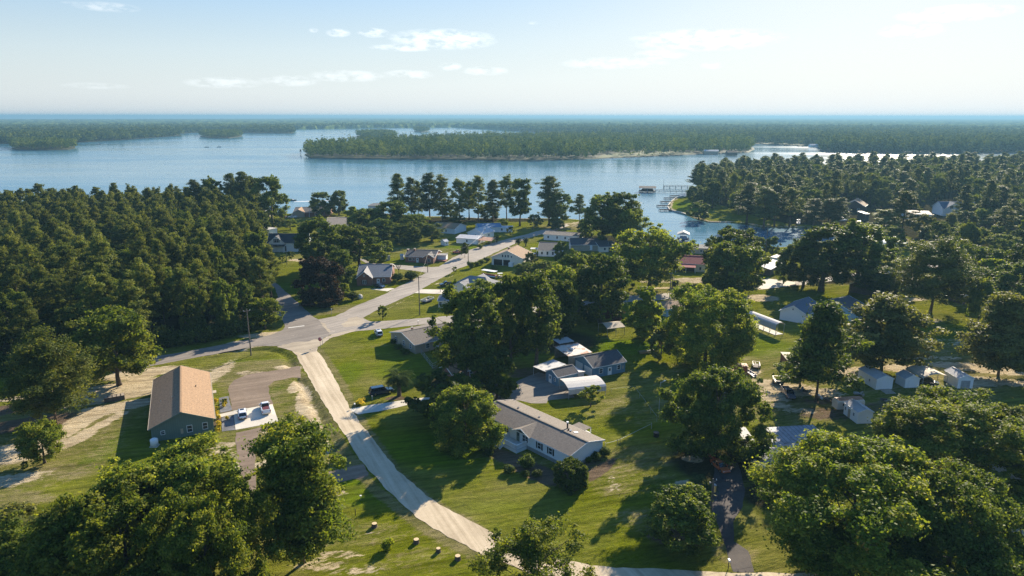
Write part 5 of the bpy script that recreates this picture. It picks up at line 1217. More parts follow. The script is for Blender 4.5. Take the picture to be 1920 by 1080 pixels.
# trailers
def trailer(label, px, py, rz, L, Wd, m, load=None, rails='whitep', name='utility_trailer'):
    r = thing(name, label, 'trailer', P(px, py), R(rz)); part('bed', MB().box((0, 0, .62), (L, Wd, .12)), M[m], r); b = MB()
    for g in (-1, 1): b.bar((-L / 2, g * Wd / 2, 1.25), (L / 2, g * Wd / 2, 1.25), .1); b.bar((-L / 2, g * Wd / 2, .95), (L / 2, g * Wd / 2, .95), .08)
    for x in (-L / 2, 0, L / 2):
        for g in (-1, 1): b.bar((x, g * Wd / 2, .65), (x, g * Wd / 2, 1.25), .09)
    for x in (-L / 2, L / 2): b.bar((x, -Wd / 2, 1.25), (x, Wd / 2, 1.25), .1)
    part('rail', b, M[rails], r); part('tongue', MB().bar((L / 2, 0, .6), (L / 2 + 1.2, 0, .5), .1), M['black'], r)
    for x in (-.45, .45):
        for g in (-1, 1): part('wheel', MB().tube([(x, g * (Wd / 2 + .05), .36), (x, g * (Wd / 2 + .25), .36)], .36, 12), M['rubber'], r)
    if load:
        for x, y, z, d, mm in load: part('load', MB().loft([[(x - d, y - d * .7, .68), (x + d, y - d * .8, .68), (x + d, y + d * .8, .68), (x - d, y + d * .7, .68)], [(x - d * .6, y - d * .4, .68 + z), (x + d * .5, y - d * .5, .68 + z * .8), (x + d * .6, y + d * .5, .68 + z), (x - d * .5, y + d * .5, .68 + z * .7)]]), M[mm], r)
    return r
trailer('dark utility trailer with white rails and a load, on the lawn by the pale cottage', 802, 566, head((793, 568), (813, 560)), 5.2, 2.3, 'black', [(-.8, 0, .5, .7, 'tan'), (1, .1, .6, .8, 'black')])
trailer('small open trailer with junk hitched behind the old grey pickup', 1459, 718, head((1452, 706), (1466, 727)), 3.6, 1.9, 'darkwood', [(.4, 0, .7, .6, 'black'), (-.8, .2, .4, .5, 'cargrey')], 'black')
p = P(1424, 692); trailer('rusty flat trailer standing beside the red container', 1418, 689, 75, 3.0, 1.7, 'darkwood', None, 'black')
a = P(902, 517); b = P(936, 522)
r = thing('pontoon_boat', 'long white covered boat parked behind the grey hipped roof', 'boat', ((a + b) / 2).to_tuple()[:2] + (0,), math.atan2((b - a).y, (b - a).x))
for g in (-1, 1): part('pontoon', MB().tube([(-3.6, g * .9, .6), (3.0, g * .9, .6), (3.7, g * .9, .8)], [.32, .32, .08], 8), M['chrome'], r)
part('deck', MB().box((0, 0, 1.0), (7, 2.4, .1)), M['bedred'], r); part('fence', MB().box((0, -1.18, 1.35), (6.6, .05, .6)), M['redwall'], r)
part('canopy', MB().box((-.2, 0, 2.75), (6.9, 2.4, .10)), M['whitep'], r); part('canopy_frame', MB().bar((-2.6, -1.1, 1.1), (-2.6, -1.1, 2.7), .07).bar((2.4, -1.1, 1.1), (2.4, -1.1, 2.7), .07).bar((-2.6, 1.1, 1.1), (-2.6, 1.1, 2.7), .07).bar((2.4, 1.1, 1.1), (2.4, 1.1, 2.7), .07), M['chrome'], r)
r = thing('golf_cart', 'white-topped golf cart beside the covered white boat', 'golf cart', P(938, 521), R(10))
part('body', MB().loft([[(-1.2, -.6, .3), (1.2, -.6, .3), (1.2, .6, .3), (-1.2, .6, .3)], [(-1.1, -.58, .75), (1.0, -.5, .85), (1.0, .5, .85), (-1.1, .58, .75)]]), M['tan'], r); part('canopy', MB().box((0, 0, 1.95), (2.1, 1.35, .08)), M['whitep'], r); part('seat', MB().box((-.3, 0, .95), (.6, 1.1, .35)), M['cream'], r)
part('canopy_post', MB().bar((.9, -.55, .8), (.9, -.55, 1.9), .06).bar((.9, .55, .8), (.9, .55, 1.9), .06).bar((-.9, .55, .8), (-.9, .55, 1.9), .06).bar((-.9, -.55, .8), (-.9, -.55, 1.9), .06), M['black'], r)
for x in (-.8, .8):
    for g in (-1, 1): part('wheel', MB().tube([(x, g * .5, .24), (x, g * .68, .24)], .24, 10), M['rubber'], r)
# boats on and by the water
def wake(label, pxs, name='boat_wake'):
    o = sheet(name, pxs, M['wake'], WZ + .03, .4, 5, 6); o['kind'] = 'structure'
M['wake'] = paint('foam', (.55, .60, .62), .6)
p = P(549, 376.5, WZ); boat('speed_boat', 'small dark speedboat pulling a white wake off the left shore', p, math.pi, 5.5, 2.1, 'carblack', 'tan', 'fabricblue', z=WZ - .2)
wake('wake', [(552, 376.2), (585, 375), (620, 374), (650, 373.6), (650, 375), (610, 375.8), (575, 377), (552, 377.3)])
for px, py, l in ((388, 277, 'tiny dark boat far out on the lake, left of its twin'), (411, 276.7, 'tiny dark boat far out on the lake, right of its twin'), (185, 271.3, 'single tiny boat close under the left wooded shore')):
    p = P(px, py, WZ); boat('far_boat', l, p, .3, 9, 3, 'carblack', 'tan', 'black', z=WZ - .3)
for i, (px, py, l) in enumerate(((1580, 414, 'white boat moored along the cove lawn'), (1497, 419, 'pale boat moored under the cove trees at the left'), (1735, 412, 'white boat beside the sunlit boathouse, nearer one'), (1741, 405, 'white boat beside the sunlit boathouse, farther one'), (1610, 421, 'low white boat at the cove landing'))):
    p = P(px, py, 0); boat('moored_boat', l, p, .2 + i, 6.5, 2.4, 'carwhite', 'whitep', 'whitep', z=.1 if i in (2, 3) else .2)
p = P(1778, 556); boat('covered_boat', 'dark covered boat on a trailer in the far right yard', p, .1, 7, 2.4, 'carblack', 'cargrey', None)
flat_shed('pole_barn', 'long open pole barn with a sunlit metal roof behind the right-hand trees', [(1776, 542), (1780, 547), (1808, 555)], 3, 'darkwood', 'tanmetal', .1)
# navigation marker
p = P(564, 289, WZ); r = thing('channel_marker', 'dark channel marker post standing off the tip of the long point', 'marker', (p.x, p.y, WZ))
part('post', MB().tube([(0, 0, -1), (0, 0, 5)], .35, 8), M['pole'], r); part('board', MB().loft([[(-1.6, -.2, 4), (1.6, -.2, 4), (1.6, .2, 4), (-1.6, .2, 4)], [(-1.0, -.2, 8), (1.0, -.2, 8), (1.0, .2, 8), (-1.0, .2, 8)]]), M['black'], r)
# docks
def pier(label, a, b, w, roofed=None, name='boat_pier', railing=None, dz=.35):
    A, B = P(*a, WZ), P(*b, WZ); L = (B - A).length; r = thing(name, label, 'pier', (A.x, A.y, WZ), math.atan2((B - A).y, (B - A).x))
    part('deck', MB().box((L / 2, 0, dz + .8), (L, w, .18)), M['deck'], r)
    n = max(2, int(L / 5))
    for i in range(n + 1):
        for g in (-1, 1): part('pile', MB().tube([(L * i / n, g * w * .46, -1.2), (L * i / n, g * w * .46, dz + (1.5 if railing else .95))], .15, 6), M['pole'], r)
    if railing:
        b_ = MB()
        for g in (-1, 1): b_.bar((0, g * w / 2, dz + 2.0), (L, g * w / 2, dz + 2.0), .14)
        for i in range(n * 2 + 1):
            for g in (-1, 1): b_.bar((L * i / n / 2, g * w / 2, dz + .8), (L * i / n / 2, g * w / 2, dz + 2.0), .12)
        part('railing', b_, M[railing], r)
    if roofed:
        x0, ll, ww, m = roofed
        part('roof', MB().prism([(-ww / 2, 4.0), (0, 5.4), (ww / 2, 4.0), (ww / 2, 3.85), (-ww / 2, 3.85)], (x0 - ll / 2, 0, 0), (x0 + ll / 2, 0, 0), (0, 1, 0), (0, 0, 1)), M[m], r)
        for i in (-1, 0, 1):
            for g in (-1, 1): part('roof_post', MB().box((x0 + i * ll * .45, g * ww * .44, 1.5), (.22, .22, 4.8)), M['whitep'], r)
        part('platform', MB().box((x0, 0, dz + .7), (ll, ww, .22)), M['deck'], r)
        part('shade_box', MB().loft([[(x0 - ll * .4, -ww * .36, dz + .9), (x0 + ll * .4, -ww * .36, dz + .9), (x0 + ll * .4, ww * .36, dz + .9), (x0 - ll * .4, ww * .36, dz + .9)], [(x0 - ll * .3, -ww * .25, dz + 2.6), (x0 + ll * .3, -ww * .25, dz + 2.6), (x0 + ll * .3, ww * .25, dz + 2.6), (x0 - ll * .3, ww * .25, dz + 2.6)]]), M['black' if ll > 8 else 'cargrey'], r)  # box added below the roof, dark to stand for the shade there
    return r
pier('long railed pier with a twin-roofed boathouse at its lake end', (1290, 361.5), (1204, 359.5), 2.2, (math.dist(P(1290, 361.5)[:2], P(1213, 359.7)[:2]) - 0, 15, 11, 'shgrey'), railing='wood')
pier('second railed pier, farther out, with a flat end platform and a flag pole', (1300, 352.5), (1245, 352), 2.4, None, railing='wood')
pt = P(1244, 354, WZ); r = thing('flag_pole', 'thin dark flag pole at the end of the far pier', 'pole', (pt.x, pt.y, WZ)); part('post', MB().tube([(0, 0, -1), (0, 0, 9.5)], [.16, .07], 6), M['black'], r); part('finial', MB().box((0, 0, 9.5), (.3, .3, .3)), M['whitep'], r)
for i, (x0, x1, y, l) in enumerate(((1274, 1260, 368.5, 'farthest of the small dark docks at the lawn point'), (1266, 1249, 372.8, 'small dark dock, second from the lake, at the lawn point'), (1258, 1242, 379.5, 'small dark dock in the middle of the lawn point row'), (1256, 1235.5, 387, 'longest small dark dock at the lawn point'), (1258, 1240, 395, 'nearest of the small dark docks at the lawn point'))):
    o = pier(l, (x0, y), (x1 - 3, y), 5.0, name='small_dock', dz=.1); o['group'] = 'small docks at the lawn point'
r = pier('small white-roofed boat lift on posts in the cove', (1281, 457), (1281, 447), 1.6, (10.0, 7.0, 6.5, 'whitemetal'), name='boat_lift')
# retaining edge of the lawn point
bw = W2([(1283, 366.5), (1268, 369.5), (1258, 377.5), (1252, 386), (1256, 392.5), (1280, 398.6), (1289, 401.5)]); b = MB()
for (x0, y0), (x1, y1) in zip(bw, bw[1:]): b.bar((x0, y0, -.55), (x1, y1, -.55), .5, 1.3)
tag(part('sea_wall', b, M['slab'], None), 'pale retaining wall round the lawn point', 'wall')
# ------------------------------------------------------------------ poles, signs, fences, small things
def pole(label, px, py, top, r0=.15, arm=True, lamp=False, name='utility_pole', m='pole', trafo=False, h=None):
    p = P(px, py); H = h or height_to(p, top); r = thing(name, label, 'pole', p, R(35)); part('post', MB().tube([(0, 0, -.3), (0, 0, H)], [r0 * 1.25, r0 * .8], 8), M[m], r)
    if arm: part('crossarm', MB().box((0, 0, H - .6), (1.8, .12, .14)), M[m], r)
    if arm:
        for x in (-.8, 0, .8): part('insulator', MB().tube([(x, 0, H - .52), (x, 0, H - .3)], .06, 6), M['whitep'], r)
    if lamp:
        part('lamp_arm', MB().bar((0, 0, H - .3), (1.1, 0, H), .07), M['galv'], r); part('lamp', MB().loft([[(.9, -.12, H - .02), (1.6, -.14, H - .02), (1.6, .14, H - .02), (.9, .12, H - .02)], [(1.0, -.08, H + .12), (1.5, -.08, H + .12), (1.5, .08, H + .12), (1.0, .08, H + .12)]]), M['chrome'], r)
    if trafo:
        t = part('transformer', MB().tube([(.45, 0, H - 2.4), (.45, 0, H - 1.3)], .33, 12), M['chrome'], r, False); part('transformer_cap', MB().tube([(.45, 0, H - 1.3), (.45, 0, H - 1.15)], [.34, .2], 12), M['galv'], t)
    return r, p, H
pole('tall wooden utility pole on the grass triangle between the two streets', 787.5, 590.8, 517.5)
_, PA, HA = pole('wooden utility pole on the grass above the asphalt road, left of the crossing', 471.5, 667, 580)
pole('wooden utility pole at the mouth of the side road', 802.5, 511, 476, .13)
pole('wooden utility pole beside the road at the cedar on the lawn', 878.3, 490, 459, .14)
pole('left of the two poles standing together by the far street', 1256, 558, 510)
pole('right, shorter one of the two poles standing together by the far street', 1259.5, 557, 518)
pole('tall thin dark pole in front of the cove, right of the small grey-leaved tree', 1431.7, 517, 418, .13)
pole('short pole in front of the black-roofed farmhouse', 538.5, 497, 470, .12, False)
pole('pole by the white house and its rusty porch', 909.5, 446, 428, .13, False)
pole('dark pole in front of the right-hand white shed', 1798, 719, 692, .1, False)
pole('thin pole at the driveway of the grey hipped house', 826, 548, 532, .09, False)
_, PB, HB = pole('grey utility pole with a round transformer beside the dark driveway', 1331.5, 985, 897, .16, True, False, trafo=True)
pole('thin grey metal lamp pole on the lawn right of the long white home', 1235.5, 782, 716, .06, False, True, 'lamp_pole', 'galv')
pole('pole by the shore trees near the ranch house', 615.5, 400, 383, .12, False)
pole('thin pole near the road end pines', 1000.5, 431, 404, .12)
def wire(label, a, b, sag, r_=.018):
    pts = [V(a).lerp(V(b), t) - V((0, 0, sag * 4 * t * (1 - t))) for t in [i / 12 for i in range(13)]]
    tag(part('power_line', MB().tube(pts, r_, 4), M['black'], None), label, 'cable')
q = P(1470, 915); wire('upper cable running right from the transformer pole', (PB.x, PB.y, HB - .4), (PB.x + 55, PB.y + 6, HB - .6), 1.2); wire('lower cable running right from the transformer pole', (PB.x, PB.y, HB - 2.2), (PB.x + 55, PB.y + 6, HB - 2.4), 1.2)
e = P(1372, 990); wire('slanting guy cable of the transformer pole', (PB.x + .4, PB.y, HB - 2.2), (e.x, e.y, 0), .01)
wire('cable from the left roadside pole along the dark wood', (PA.x, PA.y, HA - .5), (PA.x - 75, PA.y - 18, HA - 1), 1.5)
def span(label, a, b, sag=1.0):
    (ax, ay, at_), (bx, by, bt) = a, b; p, q = P(ax, ay), P(bx, by); wire(label, (p.x, p.y, height_to(p, at_) - .45), (q.x, q.y, height_to(q, bt) - .45), sag, .022)
span('cable strung between the grass triangle pole and the side road pole', (787.5, 590.8, 517.5), (802.5, 511, 476))
span('cable strung from the side road pole to the cedar lawn pole', (802.5, 511, 476), (878.3, 490, 459))
span('cable strung across the crossing from the left roadside pole to the grass triangle pole', (471.5, 667, 580), (787.5, 590.8, 517.5), 2)
span('cable strung up the road from the cedar lawn pole to the white house pole', (878.3, 490, 459), (909.5, 446, 428))
span('cable strung behind the round street oak to the twin poles', (787.5, 590.8, 517.5), (1256, 558, 510), 3)
# stop sign at the crossing
p = P(601.5, 652); r = thing('stop_sign', 'red octagonal stop sign at the mouth of the pale gravel road', 'sign', p, R(2)); part('post', MB().tube([(0, .04, -.2), (0, .04, 2.5)], .045, 6), M['galv'], r)
a8 = [(math.cos(R(22.5 + 45 * i)), math.sin(R(22.5 + 45 * i))) for i in range(8)]
rim = part('rim', MB().prism([(x * .62, y * .62) for x, y in a8], (0, 0, 2.55), (0, .025, 2.55), (1, 0, 0), (0, 0, 1)), M['whitep'], r)
brd = part('board', MB().prism([(x * .57, y * .57) for x, y in a8], (0, -.012, 2.55), (0, 0, 2.55), (1, 0, 0), (0, 0, 1)), M['redsign'], r)
cu = bpy.data.curves.new('word', 'FONT'); cu.body = 'STOP'; cu.size = .42; cu.align_x = 'CENTER'; cu.align_y = 'CENTER'; cu.extrude = .004; cu.materials.append(M['whitep'])
tt = bpy.data.objects.new('lettering', cu); COL.objects.link(tt); bpy.context.view_layer.update(); tm = bpy.data.meshes.new_from_object(tt); bpy.data.objects.remove(tt); t_ = link('lettering', tm); t_.parent = brd; t_.location = (0, -.022, 2.55); t_.rotation_euler = (math.pi / 2, 0, 0)
def post(label, px, py, h, name='marker_post', m='wood', board=None, cat='post'):
    r = thing(name, label, cat, P(px, py)); part('post', MB().tube([(0, 0, -.2), (0, 0, h)], .06, 6), M[m], r)
    if board: part('board', MB().box((0, -.05, h - .1), board), M[m if board[0] > .7 else 'whitep'], r)
    else: part('cap', MB().box((0, 0, h), (.14, .14, .06)), M[m], r)
post('thin sign post beside the crossing, right of the stop sign', 605.5, 647, 2.2, 'sign_post', 'galv', (.5, .04, .12), 'sign')
post('thin post on the lawn corner by the plum tree crossing', 622.5, 591, 2.2, 'sign_post', 'galv', (.3, .04, .35), 'sign')
post('dark short post at the sprinkled lawn by the leaning tree', 667.5, 967, 1.2, 'fence_post', 'black')
post('mailbox post with pale top at the end of the dark driveway', 1366.5, 1066, 1.6, 'mailbox', 'darkwood', (.3, .5, .28), 'mailbox')
post('tiny white stake on the lawn beside the navy van', 698.5, 749, .9, 'marker_stake', 'whitep')
post('small dark mailbox at the street by the tan house', 784.5, 609, 1.4, 'mailbox', 'darkwood', (.25, .45, .25), 'mailbox')
post('mailbox at the mouth of the concrete driveway', 666, 765, 1.1, 'mailbox', 'darkwood', (.25, .4, .25), 'mailbox')
post('dark rubbish bin shaped stump under the round street oak', 1198, 542, 1.2, 'tree_stump', 'black', None, 'stump')
def fence(label, pxs, h, step=2.6, m='galv', rails=(1.,), name='wire_fence', thick=.05):
    pts = W2(pxs); r = thing(name, label, 'fence', (*pts[0], 0)); o = V((*pts[0], 0)); rb = MB()
    for (x0, y0), (x1, y1) in zip(pts, pts[1:]):
        L = math.dist((x0, y0), (x1, y1)); n = max(1, int(L / step)); a, b = V((x0, y0, 0)) - o, V((x1, y1, 0)) - o
        for i in range(n + 1): q = a.lerp(b, i / n); part('post', MB().tube([q - V((0, 0, .2)), q + V((0, 0, h + .08))], thick, 6), M[m], r)
        for k in rails: rb.bar(a + V((0, 0, h * k)), b + V((0, 0, h * k)), thick)
    part('rail', rb, M[m], r)
fence('wire fence with thin posts running down from the tan house corner', [(786, 658), (812, 691), (822, 686)], 1.3, rails=(1, .5, .08))
fence('pale rope-and-post fence at the right end of the long white home', [(1136, 842), (1158, 836), (1163, 834), (1222, 804)], 1.4, 7, rails=(.9,))
fence('thin wire fence on the lawn behind the white carport', [(1146, 737), (1190, 733), (1232, 790)], 1.2, 4, rails=(1.,), thick=.03)
fence('weathered fence posts behind the leaning foreground tree', [(612, 935), (626, 965), (632, 975)], 1.5, 1.1, 'wood', (), thick=.07)
fence('wooden yard fence behind the near white shed', [(1520, 742), (1548, 738), (1572, 752)], 1.3, 3, 'wood', (1, .5))
# cut stumps
GS = 'pale cut stumps on the front lawn'
for px, py, l, rr in ((703, 988, 'pale cut stump nearest the leaning tree', .62), (781.5, 1018, 'rounded pale stump, second along the gravel road', .62), (823, 1035, 'small square-cut stump, third along the gravel road', .5), (859.5, 1049, 'cut stump closest to the bottom road edge', .62)):
    rr *= .74
    r = thing('tree_stump', l, 'stump', P(px, py), R(px), GS); part('trunk', MB().tube([(0, 0, -.1), (0, 0, .2), (.02, 0, .62)], [rr * 1.25, rr, rr * .95], 9), M['bark'], r); part('cut_face', MB().tube([(.02, 0, .62), (.02, 0, .66)], [rr * .94, rr * .9], 9), M['stumptop'], r)
# pallet stack, tank, yard things
r = thing('wood_crate', 'low dark wooden crate stack on the sandy lawn left of the green house', 'crate', P(216, 751), R(30)); part('side', MB().box((0, 0, .55), (4.2, 1.6, 1.05)), M['darkwood'], r)
for i in range(5): part('slat', MB().box((-1.7 + i * .85, 0, 1.11), (.6, 1.7, .07)), M['wood'], r)
r = thing('gas_tank', 'white upright tank at the left corner of the green house', 'tank', P(291, 837), 0); part('tank', MB().tube([(0, 0, .1), (0, 0, .25), (0, 0, 1.5), (0, 0, 1.75)], [.5, .75, .75, .3], 12), M['whitep'], r, True); part('base', MB().box((0, 0, .06), (1.5, 1.5, .12)), M['slab'], r)
r = thing('lawn_rock', 'pale grey boulder beside the round shrub at the brick house', 'rock', P(675.5, 560), 0); part('rock', MB().loft([[(math.cos(a) * k * (1 + .2 * math.sin(a * 3)), math.sin(a) * k, z) for a in [i * .785 for i in range(8)]] for k, z in ((1.0, -.1), (1.15, .5), (.9, 1.2), (.35, 1.6))]), M['slab'], r); part('plate', MB().box((.1, -1.0, .8), (.5, .12, .3)), M['whitep'], r)
r = thing('fire_drum', 'dark barrel on the grass at the fence corner right of the long white home', 'barrel', P(1231, 818), 0); part('drum', MB().tube([(0, 0, 0), (0, 0, .9)], .6, 12), M['black'], r); part('lid', MB().tube([(0, 0, .9), (0, 0, .95)], .62, 12), M['darkwood'], r)
r = thing('lawn_ball', 'small grey ball-shaped lid on the grass below the lamp pole', 'lid', P(1247, 781), 0); part('lid', MB().tube([(0, 0, 0), (0, 0, .25), (0, 0, .4)], [.4, .35, .1], 10), M['galv'], r); part('rim', MB().tube([(0, 0, 0), (0, 0, .06)], .46, 10), M['black'], r)
for px, py, l, m_ in ((1508, 735, 'dark heap of scrap beside the old grey pickup', 'black'), (1538, 745, 'pale sheet draped against the cedar trunk', 'whitep'), (1553, 752, 'low scrap heap right of the cedar trunk', 'darkwood'), (1345, 684, 'pale clutter under the oak left of the red container', 'slab'), (1612, 740, 'small scrap pile behind the near white shed', 'wood'), (1660, 752, 'blue-grey scrap on the shaded grass right of the near white shed', 'cargrey')):
    r = thing('scrap_heap', l, 'scrap', P(px, py), R(px)); rg2 = random.Random(px)
    for k in range(5):
        b = MB(); b.obox((rg2.uniform(-1, 1), rg2.uniform(-.8, .8), rg2.uniform(.2, .6)), V((1, rg2.uniform(-1, 1), rg2.uniform(-.4, .4))).normalized(), V((0, 1, 0)), V((0, 0, 1)), rg2.uniform(.6, 1.6), rg2.uniform(.3, .8), rg2.uniform(.1, .5)); part(('panel', 'plank', 'pipe', 'board', 'bucket')[k], b, M[(m_, 'wood', 'galv', 'darkwood', m_)[k]], r)
r = thing('lawn_sprinkler', 'garden sprinkler on a thin stand at the lawn by the gravel road', 'sprinkler', P(677.5, 938), 0); part('stand', MB().bar((0, 0, 0), (0, 0, .8), .05), M['galv'], r); part('head', MB().box((0, 0, .85), (.3, .3, .12)), M['whitep'], r)
r = thing('swing_frame', 'white metal swing frame on the shore lawn before the ranch house', 'frame', P(586, 407), .3); part('leg', MB().bar((-2, -1, 0), (-1.6, 0, 6), .2).bar((-2, 1, 0), (-1.6, 0, 6), .2), M['whitep'], r); part('leg', MB().bar((2, -1, 0), (1.6, 0, 6), .2).bar((2, 1, 0), (1.6, 0, 6), .2), M['whitep'], r); part('beam', MB().bar((-2, 0, 6), (2, 0, 6), .25), M['whitep'], r)
# ------------------------------------------------------------------ planting
T = tree
# foreground
T('nearA', 'huge leafy tree at the bottom left, nearest the green house', 345, 1085, 838, 300, rz=.4)
T('nearB', 'broad leafy tree at the bottom edge, left of the leaning tree', 255, 1180, 905, 330, rz=2.2)
T('nearF', 'dark leafy tree in the bottom left corner', 70, 1190, 985, 270, rz=1.)
T('nearG', 'leafy tree right of the huge bottom left tree, at the frame edge', 405, 1200, 930, 230, rz=4.)
T('nearC', 'tall leaning tree with open layered branches by the dirt track', 570, 1056, 796, 185, rz=1.4)
T('nearD', 'open leafy tree over the gravel road at the bottom centre', 1008, 1160, 968, 235, rz=.5)
T('nearE', 'widest oak at the lower right with a forked trunk showing', 1590, 1075, 822, 400, rz=.3)
T('nearF', 'dark round oak right of the widest oak, at the bottom edge', 1770, 1110, 872, 300, rz=3.)
T('nearG', 'pale leafy tree at the right over the dirt track', 1790, 905, 742, 290, rz=2.)
T('nearB', 'dark oak at the right edge beside the pale leafy tree', 1915, 880, 762, 190, rz=1.1)
T('oak1', 'small leafy tree in front of the widest oak trunk', 1558, 1110, 985, 90)
T('nearH', 'dense dark oak over the travel trailer', 1338, 855, 692, 182, rz=2.)
T('dark1', 'compact green tree on the lawn left of the dark driveway', 1275, 1028, 910, 145, rz=.9)
T('nearG', 'round oak with pale leaf tips beside the long white carport', 1324, 692, 541, 176, rz=5.)
T('fir0', 'tall dark cedar in the middle of the right-hand yard', 1530, 752, 568, 132)
T('fir1', 'dark low cedar branch tree beside the tall cedar', 1500, 722, 645, 75)
T('pecan', 'feathery olive tree behind the white sheds', 1653, 697, 553, 165)
T('pecan', 'large feathery tree at the right edge behind the tan carport', 1872, 704, 550, 148, rz=2.)
T('pecan', 'feathery tree at the far right edge of the field', 1965, 668, 560, 110, rz=4.)
T('pinebig', 'broad dark pine standing alone left of the right yard lane', 1745, 585, 445, 160, rz=1.)
T('tall0', 'massive green oak clump behind the blue house', 1540, 545, 424, 130); T('tall1', 'taller right half of the oak clump behind the blue house', 1607, 545, 414, 120); T('dark2', 'left oak of the clump behind the blue house, its trunk in view', 1506, 537, 448, 85); T('tall2', 'low dark tree between the oak clump and the dark house', 1640, 560, 490, 90)
T('dark0', 'dark oak behind the bright rounded tree by the far street', 1368, 535, 430, 115); T('oak2', 'bright rounded tree by the far street, nearer one', 1374, 562, 458, 115, rz=2.)
T('oak3', 'round oak with a clear trunk at the far street', 1217, 541, 424, 135, rz=1.)
T('olive', 'dead-brown tinted low tree beside the street oak', 1062, 545, 505, 70); T('lime', 'yellow-green garden tree right of the motorhome', 1128, 545, 488, 75)
T('dark3', 'broad tree in the middle with a leafy right flank', 1125, 605, 478, 120); T('tall1', 'dark tree left of the middle broad tree', 1085, 585, 472, 85, rz=2.); T('oak0', 'leafy tree low in the middle over the yard', 1050, 610, 500, 75); T('olive', 'brownish rounded tree in the middle garden', 1095, 560, 490, 60, rz=2.)
T('tall0', 'tall dark street tree at the left of the central clump', 874, 732, 540, 118, rz=2.); T('dark1', 'dark tree in the centre of the central clump', 958, 688, 520, 100, rz=2.); T('tall2', 'tall leafy tree at the right of the central clump, trunk in view', 1006, 690, 514, 100, rz=3.)
T('dark2', 'dark street tree over the tan house roof', 862, 668, 590, 62, rz=4.); T('oak1', 'leafy street tree behind the central clump', 915, 625, 528, 110, rz=4.); T('dark0', 'rounded tree at the right rear of the central clump', 1045, 640, 525, 80, rz=1.)
T('smalldark', 'dark low evergreen right of the brick cottage', 932, 748, 655, 85); T('smalldark', 'dark evergreen beside the concrete driveway', 824, 788, 698, 115, rz=2.); T('smalldark', 'small dark evergreen behind the palm lawn', 872, 770, 700, 70, rz=3.)
T('round', 'dense round green tree at the left end of the long white home', 874, 834, 729, 132, rz=5.)
T('limetall', 'bright yellow-green young tree beside the tan carport', 1209, 638, 540, 72); T('olive', 'loose olive tree beside the round oak', 1240, 672, 612, 55); T('redbush', 'dark plum-leaved bush behind the tan carport', 1151, 604, 580, 34)
T('small', 'small bushy tree in front of the white carport', 1108, 762, 722, 42)
# left yard
T('oak2', 'leafy oak on the sand left of the green house', 225, 723, 584, 150, rz=2.); T('pinebig', 'large open pine at the far left of the sandy yard', 108, 803, 618, 165, rz=3.); T('oak3', 'small bushy tree near the far left track', 85, 869, 787, 85, rz=1.)
T('smalldark', 'tiny dark sapling beside its shadow at the left', 48, 880, 868, 14)
T('oak0', 'sunlit bushy tree at the wood corner by the crossing', 498, 618, 560, 60, rz=2.)
# crossing and village
T('red', 'dark plum-brown magnolia at the village crossing', 604, 572, 470, 78, h=17)
T('tall0', 'leafy tree left behind the dark magnolia', 598, 520, 412, 88, rz=1.); T('tall1', 'leafy tree right behind the dark magnolia', 675, 508, 422, 90, rz=2.); T('oak1', 'rounded tree above the teal shed', 640, 500, 424, 75, rz=3.); T('dark3', 'green tree close behind the brick house', 640, 540, 470, 60, rz=3.)
T('lime', 'pale green tree beside the teal garden shed', 722, 476, 452, 28); T('lime', 'yellow-green low tree left of the teal shed', 712, 492, 470, 34, rz=1.); T('lime', 'bright leafy bush by the dark magnolia foot', 643, 562, 532, 26, rz=2.)
T('small', 'young tree on the grass triangle by the street', 718, 599, 573, 20); T('small', 'small leafless-looking sapling by the road bend', 853, 513, 500, 9)
T('fir0', 'narrow dark cedar alone on the brick ranch lawn', 872, 483, 455, 17)
T('small', 'small tree at the farmhouse drive, left of its pair', 531, 494, 478, 14); T('small', 'small tree at the farmhouse drive, right of its pair', 547, 488, 472, 13, rz=2.)
T('smalldark', 'dark leafy tree beside the white cottage', 1053, 492, 453, 28); T('olive', 'reddish loose tree at the cream house corner', 995, 500, 474, 26); T('dark0', 'rounded dark garden tree below the cream house', 985, 520, 492, 45)
T('oak1', 'low garden tree left of the grey street clump', 1020, 520, 490, 45, rz=2.)
for px, py, tp, w_, l in ((972, 463, 446, 15, 'left one of the two round-headed palms by the road'), (986, 462, 445, 14, 'right one of the two round-headed palms by the road'), (932, 455, 442, 12, 'small palm on the lawn by the white house')): T('palm', l, px, py, tp, w_)
T('palm', 'stout palm on the lawn beside the navy van', 749, 742, 693, 54); T('palm', 'shaded palm behind the compact tree by the dark driveway', 1312, 960, 895, 52)
T('small', 'small leafy tree by the white house garden', 957, 441, 425, 14); T('lime', 'bright low garden tree by the road end', 945, 424, 410, 22); T('dark2', 'rounded dark shrub-tree by the road end', 1042, 430, 408, 34); T('dark1', 'dark bushy tree at the lakeside road end', 1003, 425, 402, 28)
